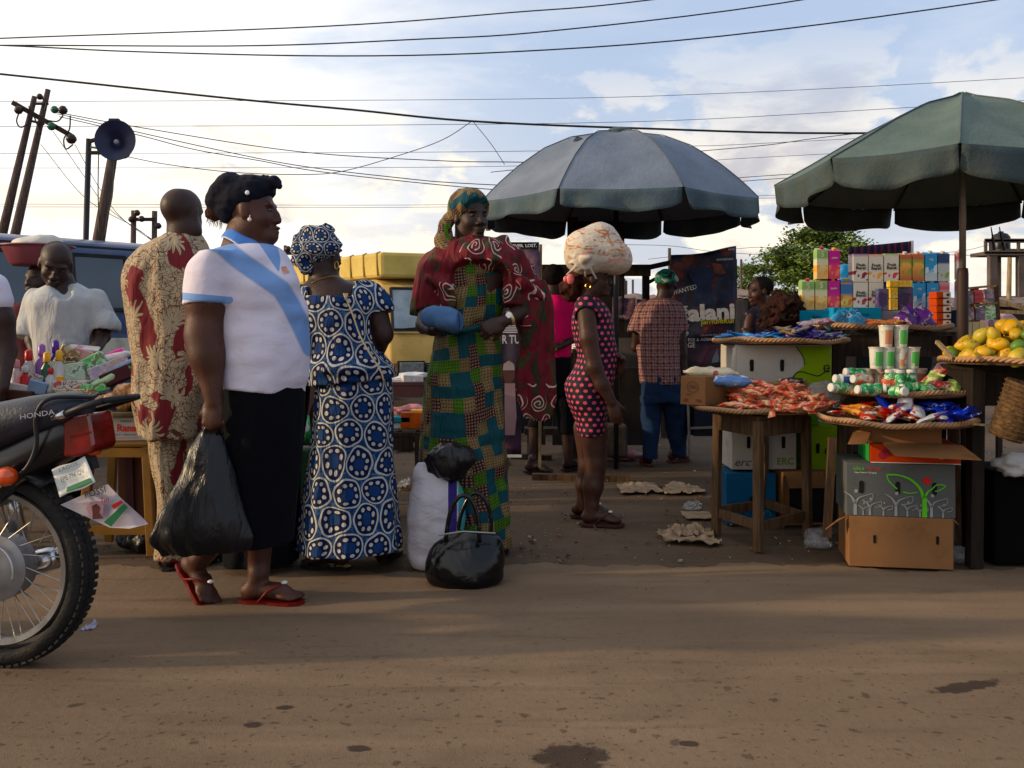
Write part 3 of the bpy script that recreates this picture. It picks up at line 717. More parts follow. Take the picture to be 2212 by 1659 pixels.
def umbrella(name,lb,C,peak,rimz,rim,mats,val=.13,pw=2.3,pole_r=.02,pole_to=0,seed=1,wave=.02,flare=.0,dark_from=None,poly=None):
 t=thing(name,lb,'umbrella',(C[0],C[1],0));rr=random.Random(seed);n=len(rim);c=Vector((C[0],C[1],0))
 canopy=MB();seam=MB()
 prof=(lambda s:peak-(peak-rimz)*(s**pw))if poly is None else(lambda s:float(np.interp(s,poly[0],poly[1])))
 RV=[Vector((q[0],q[1],0))for q in rim]
 def pt(i,s,tt):
  a,b=RV[i],RV[(i+1)%n];p=a.lerp(b,tt);h=prof(s)
  sag=.035*math.sin(math.pi*tt)*math.sin(math.pi*min(s*1.0,1))+.02*math.sin(math.pi*tt)*s
  q=c.lerp(p,s);return Vector((q.x,q.y,h-sag*.6))
 for i in range(n):canopy.grid(lambda a,b,i=i:pt(i,b,a),10,16,True)
 o=canopy.build('canopy',mats[0],t,smooth=True,weld=False)
 for i in range(n):seam.tube([pt(i,s,0)+Vector((0,0,.003))for s in np.linspace(.02,1,16)],.004,5)
 seam.build('seam',mats[1],o,smooth=True)
 for i in range(n):
  m=MB();ph=rr.random()*6;a,b=RV[i],RV[(i+1)%n];out=((a+b)/2-c).normalized();L=(b-a).length
  def fn(x,y):
   e=min(x,1-x);p=pt(i,1,.012+.976*x)
   dr=val*y*(1-.22*math.exp(-e*22))*(1+.10*math.sin(x*7+ph))
   k=wave*math.sin(x*14+ph)*y+flare*y
   return p+out*k+Vector((0,0,-dr))
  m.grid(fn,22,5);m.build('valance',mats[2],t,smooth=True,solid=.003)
  m=MB();m.tube([Vector((c.x,c.y,peak-.05))]+[pt(i,s,0)-Vector((0,0,.02))for s in(.4,.8,.985)],.006,5);m.build('rib',BLKMET,t,smooth=True)
 m=MB();m.lathe((C[0],C[1],pole_to),[(pole_r*1.0,0),(pole_r,peak-pole_to-.02)],12);m.build('pole',mats[3],t,smooth=True)
 return t
def canvas(name,c,c2,sc_=3.):
 t=MT(name,.85,.2);co=t.co();n=t.noise(co,sc_,6,.6)
 k=t.ss(n,.3,.72);cc=t.mix(k,c,c2);cc=t.mix(t.ss(t.noise(co,22,5,.7),.55,.75)*.25,cc,tuple(x*.55 for x in c))
 t.b.inputs['Subsurface Weight'].default_value=0
 t.col(cc);t.bump(t.noise(co,5,5,.6)+t.noise(co,80,3)*.1,.5,.03);return t.mat
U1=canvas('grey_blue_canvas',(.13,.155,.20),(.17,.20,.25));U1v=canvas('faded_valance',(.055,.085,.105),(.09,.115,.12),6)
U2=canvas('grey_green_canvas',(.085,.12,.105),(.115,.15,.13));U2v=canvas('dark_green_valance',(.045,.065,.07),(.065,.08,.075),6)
SEAM=simple('seam_tape',(.10,.12,.14),.9)
rim1=[(.84+1.12*math.sin(R(a)),7.5-1.10*math.cos(R(a)))for a in np.arange(-72.5,287,45)]
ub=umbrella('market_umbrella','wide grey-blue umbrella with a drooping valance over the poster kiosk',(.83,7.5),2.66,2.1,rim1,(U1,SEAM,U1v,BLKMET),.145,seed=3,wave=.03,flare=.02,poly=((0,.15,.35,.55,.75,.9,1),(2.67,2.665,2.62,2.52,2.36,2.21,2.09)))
m=MB();m.lathe((.83,7.5,2.66),[(.09,0),(.085,.02),(.03,.03),(.03,.055),(0,.06)],12);m.ball((.86,7.47,2.69),(.10,.06,.03));m.build('finial',U1v,ub,smooth=True)
m=MB();m.prism([P(1238,305,7.2),P(1246,293,7.2),P(1262,300,7.2)],(0,0,0),(0,.02,0));m.build('patch',U1v,ub)
rim2=[(1.87,3.93),(1.45,4.28),(1.42,5.10),(1.80,5.85),(2.45,6.05),(3.08,5.68),(3.32,4.95),(2.78,4.08)]
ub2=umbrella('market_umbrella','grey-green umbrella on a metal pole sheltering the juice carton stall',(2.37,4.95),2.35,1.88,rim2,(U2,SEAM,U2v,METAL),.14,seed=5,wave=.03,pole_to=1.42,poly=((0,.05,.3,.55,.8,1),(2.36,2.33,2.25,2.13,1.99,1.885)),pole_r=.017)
m=MB();m.lathe((2.37,4.95,0),[(.029,0),(.029,1.40),(.026,1.43)],14);m.build('pole_sleeve',simple('brown_pipe',(.05,.03,.025),.6),ub2,smooth=True)
m=MB()
for k in(0,.05):m.tube([(2.85+k,5.6,1.72),(2.86+k,5.6,1.66),(2.87+k*1.2,5.6,1.58)],[.003,.006,.010],6)
m.build('tie_strap',BLKPL,ub2)
def van_glass(name):
 return simple(name,(.05,.07,.085),.08,.15,3,spec=.8)
VGLASS=van_glass('van_glass')
BLUEV=simple('blue_van_paint',(.045,.07,.155),.4,.12,3,dirt=((.10,.09,.09),5,.5),**{'Coat Weight':.3});CREAM=simple('cream_paint',(.50,.47,.40),.5,.06,dirt=((.2,.16,.12),7,.5))
YELV=simple('yellow_van_paint',(.52,.36,.14),.55,.1,3,dirt=((.22,.13,.06),5,.6));YTARP=simple('yellow_tarp',(.50,.38,.14),.75,.12,3,.6,4,dirt=((.35,.2,.04),5,.3))
E=Vector((-3.15,9.45,0));d=Vector((.65,.76,0)).normalized();nn=Vector((d.y,-d.x,0))
Mv=Matrix(((-d.x,-nn.x,0,E.x),(-d.y,-nn.y,0,E.y),(0,0,1,0),(0,0,0,1)))
t=thing('minibus','dark blue minibus with a white lower band parked behind the goods table','minibus',E)
def rbox_profile():return[(0,.30),(-.02,.9),(0.02,1.25),(.10,1.80),(.20,1.915),(.42,1.975),(.85,1.99),(1.28,1.975),(1.50,1.915),(1.60,1.80),(1.68,1.25),(1.72,.9),(1.70,.30)]
pr=rbox_profile();m=MB();L=4.6
xs=[0,.05,.3,1.2,2.4,3.6,4.2,4.6];sc_=[.93,.985,1,1,1,1,.97,.7]
vsl=[(x,.85+(y-.85)*(1 if k>.9 else k+.1),.3+(z-.3)*k)for x,k in zip(xs,sc_)for y,z in pr];npf=len(pr)
m.add(vsl,[(i*npf+j,i*npf+j+1,(i+1)*npf+j+1,(i+1)*npf+j)for i in range(len(xs)-1)for j in range(npf-1)]+[tuple(range(npf)),tuple((len(xs)-1)*npf+j for j in range(npf))])
body=MBxf(m,Mv).build('body',BLUEV,t,smooth='auto')
def sidequad(x0,x1,z0,z1,off,sl=.09):
 f=lambda z:.02+(z-1.25)*(.08/.55)-off
 return[(x0,f(z0),z0),(x1,f(z0),z0),(x1-sl*0,f(z1),z1),(x0+sl*0,f(z1),z1)]
for(x0,x1)in((.12,.56),(.72,1.22),(1.34,2.05),(2.2,3.1)):
 m=MB();q=sidequad(x0,x1,1.30,1.80,.012);m.prism(q,(0,0,0),(0,.01,0));wdw=MBxf(m,Mv).build('window',VGLASS,t)
 m=MB()
 for a,b in((0,1),(1,2),(2,3),(3,0)):m.beam(q[a],q[b],.03,.03)
 MBxf(m,Mv).build('window_frame',BLKMET,wdw)
m=MB();m.box((1.9,-.035,.96),(3.9,.03,.15));MBxf(m,Mv).build('side_band',CREAM,t)
m=MB();m.box((1.9,.03,1.87),(4.0,.03,.02));MBxf(m,Mv).build('rain_gutter',BLKMET,t)
for x in(.9,3.7):
 m=MB();m.lathe((x,.02,.31),[(.0,-.10),(.2,-.10),(.31,-.08),(.31,.06),(.0,.06)],24,(0,1,0));MBxf(m,Mv).build('wheel',RUBBER,t,smooth='auto')
ROPE=simple('rope',(.45,.3,.1),.9)
t=thing('cargo_van','faded yellow van with a yellow tarpaulin load on its roof','van',P(841,887,13))
O=Vector(P(841,887,13));a=Vector((.78,.62,0)).normalized();b=Vector((-a.y,a.x,0));My=Matrix(((a.x,b.x,0,O.x),(a.y,b.y,0,O.y),(0,0,1,0),(0,0,0,1)))
a=Vector((.93,.36,0)).normalized();b=Vector((-.62,.78,0)).normalized();My=Matrix(((a.x,b.x,0,O.x),(a.y,b.y,0,O.y),(0,0,1,0),(0,0,0,1)))
m=MB();pf=[(0,.45),(-.04,.62),(0,1.1),(.22,1.75),(.42,1.84),(3.4,1.84),(3.45,.45)]
m.add([(x,y,z)for x in(0,.03,1.57,1.6)for y,z in[(p[0]+(.03 if x in(0,1.6)else 0),p[1]-(.02 if x in(0,1.6)and p[1]>1.5 else 0))for p in pf]],[(i*7+j,i*7+(j+1)%7,(i+1)*7+(j+1)%7,(i+1)*7+j)for i in range(3)for j in range(7)]+[tuple(range(7)),tuple(range(21,28))])
MBxf(m,My).build('body',YELV,t,smooth='auto')
m=MB();m.prism([(.06,-.006+.018,1.13),(1.54,.012,1.13),(1.48,.198,1.69),(.12,.198,1.69)],(0,0,0),(0,-.012,0));wd=MBxf(m,My).build('windshield',simple('windscreen',(.24,.28,.29),.12,.3,4,spec=.7),t)
m=MB()
for p,q in(((.05,.0,1.12),(1.55,.0,1.12)),((1.55,.0,1.12),(1.48,.19,1.70)),((1.48,.19,1.70),(.12,.19,1.70)),((.12,.19,1.70),(.05,.0,1.12))):m.beam(p,q,.035)
MBxf(m,My).build('seal',BLKMET,wd)
m=MB();m.beam((.2,-.02,1.13),(.75,.0,1.18),.015);m.beam((.85,-.02,1.13),(1.4,.0,1.18),.015);MBxf(m,My).build('wiper',BLKMET,t)
m=MB()
for(y0,y1)in((.35,.95),(1.05,1.9),(2.0,3.0)):m.prism([(-.012,y0,1.15),(-.012,y1,1.15),(-.004,y1,1.62),(-.004,y0+.08,1.62)],(0,0,0),(.008,0,0))
MBxf(m,My).build('side_window',VGLASS,t)
for x in(.28,1.32):
 m=MB();m.box((x,-.055,.58),(.34,.05,.17));h=MBxf(m,My).build('headlight',simple('lamp_glass',(.22,.23,.22),.15,.25,30,spec=.8),t,bevel=.01)
 m=MB();m.box((x,-.045,.58),(.38,.04,.21));MBxf(m,My).build('bezel',BLKMET,h)
for x in(.06,1.54):m=MB();m.box((x,-.03,.58),(.07,.05,.15));MBxf(m,My).build('indicator',simple('amber_grey',(.35,.16,.07),.4),t)
m=MB();m.box((.8,-.045,.58),(.62,.03,.15));gr=MBxf(m,My).build('grille',BLKMET,t);m=MB();[m.box((.8,-.064,.53+k*.035),(.6,.01,.008))for k in range(4)];MBxf(m,My).build('grille_bars',METAL,gr);m=MB();[m.beam(p_,q_,.012)for p_,q_ in(((-.004,.30,.5),(-.004,.34,1.7)),((-.004,1.0,.5),(-.004,1.0,1.7)),((-.004,.0,1.1),(-.004,3.3,1.1)),((.05,-.03,1.06),(1.55,-.03,1.06)))];MBxf(m,My).build('panel_gaps',BLKMET,t)
m=MB();m.box((.8,-.1,.38),(1.7,.12,.17));MBxf(m,My).build('bumper',BLKMET,t,bevel=.02)
for x,y in((.12,.55),(1.48,.55),(.12,2.8),(1.48,2.8)):m=MB();m.lathe((x,y,.3),[(0,-.1),(.28,-.1),(.3,-.07),(.3,.07),(.28,.1),(0,.1)],20,(1,0,0));MBxf(m,My).build('wheel',RUBBER,t)
def tarp(a_,b_):pass
m=MB();m.box((.82,1.75,2.02),(1.78,3.3,.36));ld=MBxf(m,My).build('tarpaulin',YTARP,t,bevel=.05)
for k in range(9):y=.15+k*.38;m=MB();m.tube([(-.085,y,1.86),(-.085,y+.03,2.02),(-.08,y+.05,2.185),(.0,y+.1,2.21)],.012,5);MBxf(m,My).build('rope',ROPE,ld,smooth=True)
m=MB();m.box((.8,1.8,1.865),(1.6,3.2,.03));MBxf(m,My).build('roof_rack',BLKMET,t)
LEAFM=MT('tree_leaf',.6,.3);_t=LEAFM;_co=_t.co();_n=_t.noise(_co,1.1,4,.6)
_t.col(_t.mix(_t.ss(_n,.35,.65),(.065,.11,.022),(.20,.27,.06)));_t.b.inputs['Transmission Weight'].default_value=0;LEAFM=_t.mat
def tree(lb,base,trunk_h,tiers,nleaf,seed,ls=.16):
 rr=random.Random(seed);b=Vector([float(x)for x in base]);t=thing('tree',lb,'tree',b)
 m=MB();top=b+Vector((.1,0,trunk_h));m.tube([b,b+Vector((.05,0,trunk_h*.5)),top],[.22,.17,.12],8)
 cr=MB();cl=[]
 for z,rx,n in tiers:
  for k in range(n):
   a=rr.random()*6.28;q=math.sqrt(rr.random())
   e=Vector((math.cos(a)*rx*q,math.sin(a)*rx*q*.8,z+rr.uniform(-.25,.25)-q*q*.35));cl.append(e)
   if k%2==0:
    s0=b+Vector((.05,0,min(trunk_h,z*.7)));mid=s0.lerp(b+e,.55)+Vector((0,0,.25));m.tube([s0,mid,b+e],[.07,.04,.015],5)
 m.build('trunk',WOODD,t,smooth=True)
 for e in cl:
  for k in range(nleaf//len(cl)):
   d_=Vector((rr.gauss(0,.36),rr.gauss(0,.36),rr.gauss(0,.11)));p=b+e+d_;s=ls*rr.uniform(.6,1.2)
   M=Euler((rr.uniform(-.8,.8),rr.uniform(-.8,.8),rr.uniform(0,6.3))).to_matrix()
   cr.add([p+M@Vector(v)*s for v in((-.5,0,0),(0,-.25,.05),(.5,0,0),(0,.25,.05))],[(0,1,2,3)])
 cr.build('crown',LEAFM,t)
tree('spreading green tree with tiered branches behind the juice cartons',P(1760,750,36),2.6,[(5.2-.8,.9,9),(4.6-.7,1.9,16),(3.95-.6,2.5,22),(3.3-.5,2.3,16),(2.6-.3,1.7,9)],17000,4,.21)
tree('small rounded tree between the big poster and the seated child',P(1608,750,40),1.8,[(3.3,.35,4),(2.8,.8,8),(2.2,.9,8),(1.7,.7,5)],2600,9,.17)
t=thing('palm_shrub','dusty spiky palm tuft seen low between the white shirt and blue headtie','palm',P(632,760,26));m=MB()
for k in range(26):
 a=-1.4+2.8*k/25;L=1.5+.4*math.sin(k*2.1);p=P(634,680,26)
 m.tube([p,p+np.array((math.sin(a)*L*.45,.02*k,math.cos(a)*L*.75)),p+np.array((math.sin(a)*L*.85,.02*k,math.cos(a)*L*.85))],[.03,.03,.004],4,flat=.3)
m.build('crown',simple('palm_leaf',(.10,.11,.05),.7),t);m=MB();m.tube([P(634,760,26),P(634,676,26)],.10,7);m.build('trunk',WOODD,t)
TIN=simple('rusty_tin',(.16,.12,.10),.7,.3,1.5,.3,8,dirt=((.20,.09,.05),2,.7));BRICKD=simple('mud_wall',(.10,.075,.06),.9,.25,2)
def shed(lb,u0,u1,vt,vb,y,dep=3.,roof=TIN,wall=BRICKD,op=2,posts=True):
 a,b_=P(u0,vb,y),P(u1,vb,y);zt=P(0,vt,y)[2];cx_=(a[0]+b_[0])/2;w_=b_[0]-a[0]
 t=thing('market_shed',lb,'shed',(cx_,y,0),'low sheds behind the market')
 m=MB();m.box((cx_,y+dep/2,zt*.46),(w_*.96,dep*.9,zt*.92));wl=m.build('wall',wall,t)
 m=MB();n=max(6,int(w_/.25))
 m.grid(lambda i,j:(cx_-w_/2-.15+(w_+.3)*i,y-.45+(dep+.6)*j,zt-.22+.30*j+.015*math.sin(i*n*6.28)),n*4,2,False);m.build('roof',roof,t,solid=.01)
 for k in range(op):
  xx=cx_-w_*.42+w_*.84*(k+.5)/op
  m=MB();m.box((xx,y+dep*.05-.02,zt*.42),(w_*.5/op,.05,zt*.6));m.build('opening_shade',DARK,t)  # black slab on the wall stands for the shade inside
 for k in(0,1):m=MB();m.beam((cx_+(k-.5)*w_,y-.4,0),(cx_+(k-.5)*w_,y-.4,zt-.2),.09);m.build('post',WOODD,t)
shed('low tin-roofed shed far left behind the minibus',300,560,640,800,26,op=3)
shed('low brown shed glimpsed between the white shirt and the blue dress',600,760,655,800,24)
shed('low shed seen in the gap right of the yellow van',1010,1150,672,800,21)
shed('rust-roofed shed seen through the kiosk window',1290,1400,648,800,19,op=2)
shed('dark low stall added behind the poster kiosk to block the lit ground',1100,1425,642,800,10.2,dep=1.2,wall=simple('dark_screen_wall',(.02,.016,.014),.9,.4,3),op=2)  # added dark backdrop, hides the sunlit earth beyond the kiosk
shed('dark shed behind the plaid shirt man and big poster',1400,1620,655,800,17,op=3)
shed('brown shed behind the seated child',1585,1700,618,790,15,op=2)
shed('long tin-roofed shed behind the juice cartons',1690,2060,640,800,18,op=5)
shed('cluttered tin-roofed shed under the water tower',2090,2500,640,800,20,op=5)
t=thing('water_tower','concrete water tower frame with a black tank, far right','water tower',P(2180,757,30));CONC=simple('old_concrete',(.12,.095,.085),.9,.2,2)
m=MB();zt=P(0,545,30)[2];zb=P(0,520,30)[2]
for u in(2129,2140,2168,2200,2230):m.beam(P(u,545,29.4),P(u,520,29.4),.08)
for v in(519,521,545,548):m.beam(P(2128,v,29.4),P(2260,v,29.4),.1)
m.box(P(2195,547,30.4),(2.,2.,.12));m.build('platform',CONC,t)
for u,y_ in((2143,29.5),(2152,31.),(2205,29.5),(2240,31)):m=MB();m.beam(P(u,757,y_),P(u,546,y_),.22);m.build('column',CONC,t)
for v in(643,700):m=MB();m.beam(P(2143,v,29.5),P(2240,v,29.5),.1);m.build('tie_beam',CONC,t)
m=MB();m.lathe(P(2162,546,30.2),[(.26,0),(.28,.1),(.28,.5),(.20,.6),(.08,.64),(.08,.68),(0,.68)],16);m.build('tank',BLKPL,t,smooth=True)
pole([(2176,790),(2181,556)],22,[.07,.05],'bare pale pole standing in front of the water tower',BAMB)
for u,c_,l_ in((2199,(.22,.02,.02),'dark red plastic drum far behind beside the water tower'),(2222,(.01,.10,.04),'green plastic drum far behind at the right edge')):
 m=MB();m.lathe(P(u,703,26),[(.19,0),(.2,.05),(.2,.2),(.19,.22),(.2,.24),(.19,.38),(.1,.41),(0,.41)],14);tag(m.build('plastic_drum',simple('drum',c_,.5),smooth='auto'),l_,'drum')
def sheet(lb,pts,y,mat,nm='tarpaulin',cat='tarpaulin',amp=.05,seed=0,dy=1.2):
 m=MB();a,b_,c_,d_=[P(u,v,y+(dy if i in(0,1)else 0))for i,(u,v)in enumerate(pts)]
 m.grid(lambda i,j:tuple(((a*(1-i)+b_*i)*(1-j)+(d_*(1-i)+c_*i)*j)+np.array((0,0,amp*math.sin(i*9+seed)*math.sin(j*5+seed*2)))),14,8)
 return tag(m.build(nm,mat,smooth=True,solid=.01),lb,cat)
sheet('pale pink tarpaulin sheet over goods below the water tower',[(2120,672),(2180,678),(2212,702),(2110,705)],15,simple('pink_tarp',(.36,.24,.24),.8))
sheet('light blue crumpled sheet beside the pink tarpaulin',[(2108,663),(2140,668),(2152,690),(2112,686)],14.6,simple('blue_sheet',(.28,.34,.42),.8),seed=2)
for k,(u,v,uu,vv)in enumerate(((2120,655,2205,661),(2110,671,2230,676),(2150,648,2215,668))):
 m=MB();m.beam(P(u,v,16-k*.4),P(uu,vv,16-k*.4),.06);tag(m.build('roof_batten',BAMB),('upper','lower','slanting')[k]+' pale timber lying across the far right sheds','timber','timbers across the far sheds')
def rows(Y,L):
 o=[]
 for r in L:
  v,ul,ur,ry=r[:4];dy=r[4]if len(r)>4 else 0.
  a,b=P(ul,v,Y+dy),P(ur,v,Y+dy);o.append((a[2],(a[0]+b[0])/2,Y+dy,(b[0]-a[0])/2,ry))
 return o
def boxcut(s,lo,hi,k=.004):
 x,y,z=s.ax[0][:,None,None],s.ax[1][None,:,None],s.ax[2][None,None,:]
 d=np.maximum(np.maximum(np.maximum(lo[0]-x,x-hi[0]),np.maximum(lo[1]-y,y-hi[1])),np.maximum(lo[2]-z,z-hi[2]))
 s.D=np.maximum(s.D,-d.astype(np.float32))
def attr(o,name,fn):
 me=o.data;V=np.empty(len(me.vertices)*3,np.float32);me.vertices.foreach_get('co',V);V=V.reshape(-1,3)
 a=me.attributes.new(name,'FLOAT','POINT');a.data.foreach_set('value',fn(V).astype(np.float32))
def seg_dist(V,Y,pts):
 ye=np.minimum(V[:,1],2*Y-V[:,1]);x=V[:,0]/ye*F+CX;v=H0-(V[:,2]-CH)/ye*F;d=np.full(len(V),1e9)
 for(a,b),(c,e)in zip(pts[:-1],pts[1:]):
  t=np.clip(((x-a)*(c-a)+(v-b)*(e-b))/((c-a)**2+(e-b)**2),0,1)
  d=np.minimum(d,np.hypot(x-a-t*(c-a),v-b-t*(e-b)))
 return d
def tri_in(V,Y,pts):
 ye=np.minimum(V[:,1],2*Y-V[:,1]);x=V[:,0]/ye*F+CX;v=H0-(V[:,2]-CH)/ye*F;d=np.full(len(V),1e9);n=len(pts)
 for i in range(n):
  (a,b),(c,e)=pts[i],pts[(i+1)%n];L=math.hypot(c-a,e-b)
  d=np.minimum(d,((c-a)*(v-b)-(e-b)*(x-a))/L)
 return d
def wavefold(n,z0,z1,amp,ph=0.,n2=0,seed=0):
 def f(th,z):
  k=np.clip((z1-z)/(z1-z0),0,1)
  return 1+amp*(.15+.85*k)*(np.sin(th*n+ph+1.3*np.sin(th*2+seed))*.7+.4*np.sin(th*(n2 or n*2+1)+ph*2+z*3))
 return f
SANDR=simple('red_rubber_sole',(.15,.010,.008),.5);SANDB=simple('brown_sandal',(.07,.025,.02),.5);PEARL=simple('pearl',(.75,.72,.68),.2,spec=.6);GOLD=simple('gold_ring',(.55,.35,.12),.3,metal=1.)
Y=3.8;p=lambda u,v,d=0.:P(u,v,Y+d)
t=thing('person','woman in white polo shirt with pale blue sash stripe, black skirt and black headwrap, mid-stride','person',(p(540,0)[0],Y,0))
s=SDF((-1.42,3.42,0),(-.80,4.1,1.72),.0085,fz=((1.36,1.56,.0045),(.66,.84,.005),(0,.12,.006)))
hc=p(545,459);M=frame(88,0)
s.loft(rows(Y,[(530,495,585,.10),(575,460,605,.15),(640,450,630,.17),(750,475,650,.18),(850,490,640,.19),(930,495,635,.17)]),.03)
s.chain([p(538,478),p(530,505),p(522,545)],[.066,.070,.085],.03);s.ell(p(566,508),(.062,.055,.036),None,.03)
head(s,hc,M,1.07,1.2)
s.chain([p(458,600,-.17),p(446,650,-.19),p(440,725,-.2)],[.068,.077,.062],.03)
s.chain([p(440,725,-.2),p(446,770,-.21),p(463,866,-.22)],[.060,.055,.035],.05)
hand(s,p(463,868,-.23),(-.10,-.05,-1),(.15,1,0),(55,60,45),-1,1.02,.05,.5)
s.chain([p(560,900,.02),p(556,1050,.02),p(556,1160,.02),p(560,1235,.02)],[.12,.08,.062,.042],.02)
s.chain([p(560,900,.0),p(530,1040,-.02),p(482,1140,.0),p(432,1208,.02)],[.10,.07,.060,.042],.02)
A2=np.array((p(558,0)[0],3.80,.100));A1=p(428,1212,.03)
foot(s,A2,84,1.08);foot(s,A1,56,1.05,-38)
s.mesh('body',SK1,t);eyes(hc,M,t,1.07)
sandal(A2,84,t,SANDR,1.08,0,True,PEARL);sandal(A1,56,t,SANDR,1.05,-38,True,PEARL)
s=SDF((-1.42,3.42,.78),(-.76,4.12,1.5),.008)
s.loft(rows(Y,[(530,500,588,.10),(537,480,604,.135),(548,452,614,.19),(575,430,629,.215),(610,428,645,.22),(650,440,656,.215),(700,456,663,.21),(745,466,667,.21),(800,472,665,.215),(838,479,654,.215)]),.03,tilt=.085)
s.ell(p(590,618,-.06),(.083,.10,.08),None,.04);s.ell(p(590,618,.08),(.083,.10,.08),None,.04);s.ell(p(586,755),(.115,.18,.11),None,.05)
s2=SDF((-1.42,3.42,.78),(-.76,4.12,1.5),.008)
s2.loft(rows(Y-.19,[(545,436,505,.085),(565,414,506,.095),(605,402,502,.10),(655,396,494,.10)]),.02,tilt=-.07)
h=np.clip(.5+.5*(s.D-s2.D)/.03,0,1);s.D=s.D*(1-h)+s2.D*h-.03*h*(1-h)
s.noise(.011,5,5,11,3);s.noise(.004,16,12,9,5)
pol=MT('white_polo_with_blue_stripe',.85,.15);cc_=pol.co()
def at_(t_,n):q=t_.nd('ShaderNodeAttribute',attribute_name=n);return X(t_,q.outputs['Fac'])
b1=at_(pol,'band')<19.;b2=at_(pol,'cuff')>0.;b3=at_(pol,'placket')>0.;b4=at_(pol,'badge')>0.
cw=pol.mix(pol.noise(cc_,3,4),(.56,.52,.62),(.66,.62,.70));cb=(.19,.31,.56)
cq=pol.mix(((at_(pol,'band')-20.5).abs()<1.5),cw,(.42,.42,.52));cq=pol.mix(b1.max(b2).max(b3),cq,cb)
cq=pol.mix(b4,cq,pol.ramp(pol.noise(cc_,70,3),[(0,(.55,.13,.05)),(.5,(.6,.25,.15)),(.6,(.5,.45,.5))]))
pol.col(cq);pol.bump(pol.noise(pol.scale(cc_,(1,1,1.7)),11,3,.5,.6)*.6+pol.noise(cc_,320,2)*.04,.28,.03)
o=s.mesh('polo_shirt',pol.mat,t)
bl=[(455,520),(478,528),(515,561),(560,592),(608,626),(628,659),(645,692),(660,724),(672,750)]
attr(o,'band',lambda V:seg_dist(V,Y,bl))
attr(o,'cuff',lambda V:np.where((V[:,0]/V[:,1]*F+CX<502)&(V[:,1]<Y-.04),8-np.abs(((H0-(V[:,2]-CH)/V[:,1]*F)-640)-(V[:,0]/V[:,1]*F+CX-396)*.09),-9))
attr(o,'placket',lambda V:tri_in(V,Y,[(554,518),(598,524),(606,560),(603,590)]))
attr(o,'badge',lambda V:np.where(V[:,1]<Y,tri_in(V,Y,[(606,577),(618,574),(626,590),(612,594)]),-9))
m=MB()
def col_(i,j):
 a=2*math.pi*i;c=p(539+4*j,524+10*j);rx,ry_=(.082+.034*j),(.078+.032*j)
 dz=-.040*math.cos(a)-.022*max(0,math.cos(a))**2-.028*j*(1+.35*math.cos(a))+.004*math.sin(a*5)
 if abs(a-0)<.25 or abs(a-6.283)<.25:dz-=.01*j
 return(c[0]+rx*math.cos(a),c[1]+ry_*math.sin(a),c[2]+.022+dz)
m.grid(col_,48,5,False);m.build('collar',BLUECOT,t,smooth=True,solid=.006)
m=MB();m.tube([col_(i,1)for i in np.linspace(0,1,49)[:-1]],.0035,5,closed=True);m.build('collar_piping',WHITECOT,t,smooth=True)
m=MB()
for u,v in((584,540),(588,556),(592,570)):m.ball(p(u,v,-.12),.005)
s=SDF((-1.3,3.5,.25),(-.76,4.12,1.05),.009)
s.loft(rows(Y,[(812,484,655,.195),(860,480,656,.21),(930,480,652,.21),(1000,484,648,.20),(1080,490,640,.19),(1168,484,632,.18)]),.02,wavefold(5,.2,1.0,.035,1.))
s.noise(.006,9,9,4,8);s.mesh('skirt',BLACKCLOTH,t)
s=SDF((-1.28,3.6,1.42),(-.88,4.0,1.76),.0055)
s.ell(p(530,425),(.115,.098,.083),frame(88,18),.02);s.ell(p(556,410),(.068,.085,.050),frame(88,10),.03);s.ell(p(497,450),(.06,.075,.065),None,.03)
for(u,v,r)in((474,430,.052),(482,412,.052),(500,400,.06),(464,440,.032),(472,455,.032)):s.ell(p(u,v,rnd.uniform(-.01,.01)),(r,r*1.3,r*.85),None,.016)
s.noise(.004,40,30,60,2);s.cut(p(602,412),(.58,0,-.815))
s.chain([p(575,398,-.02),p(592,392,-.03),p(603,402,-.04)],[.024,.022,.014],.012);s.chain([p(580,394,.02),p(600,395,.03)],[.022,.017],.012)
for u in(572,580,593,599):s.ell(p(u,384+(u-572)*.12,0),(.008,.04,.012),None,.006)
s.mesh('headwrap',cloth('black_navy_jersey',(.008,.009,.018),.3),t)
m=MB();m.ball(p(534,416,-.10),(.009,.004,.009));m.build('wrap_stud',PEARL,t)
s=SDF((-1.34,3.65,1.38),(-1.1,3.95,1.6),.006)
s.ell(p(468,458),(.043,.045,.034),None,.02);s.ell(p(478,450),(.035,.04,.035),None,.02);s.noise(.012,45,45,25,4);o=s.mesh('hair',HAIRB,t)
m=MB();rr=random.Random(3)
for k in range(70):
 a=p(450+rr.random()*36,456+rr.random()*12,rr.uniform(-.035,.035));m.tube([a,a+np.array((rr.uniform(-.012,.012),0,-.02)),a+np.array((rr.uniform(-.02,.02),0,-.03-rr.random()*.03))],[.0011,.0009,.0004],3)
m.tube([p(484,458),p(492,470),p(496,478),p(492,484)],[.003,.002,.002,.001],4);m.build('hair_wisps',HAIRB,o)
m=MB();m.ball(p(539,474,-.098),.008);m.tube([p(540,464,-.096),p(539,473,-.098)],.0015,4);m.build('earring',PEARL,t,smooth=True)
Y=4.42;p=lambda u,v,d=0.:P(u,v,Y+d)
t=thing('person','bald man seen from behind in a red and cream floral tunic and matching trousers','person',(p(380,0)[0],Y,0))
s=SDF((-1.85,4.1,0),(-1.38,4.75,1.76),.009,fz=((1.5,1.76,.006),))
hc=p(394,464,-.01);M=frame(157,-4);head(s,hc,M,1.0,1.1)
s.ell(hc+np.array((0,0,.035)),(.095,.080,.088),M,.02);s.chain([p(397,490,-.02),p(395,530)],[.066,.085],.03);s.ell(p(405,500,-.03),(.065,.05,.05),None,.03)
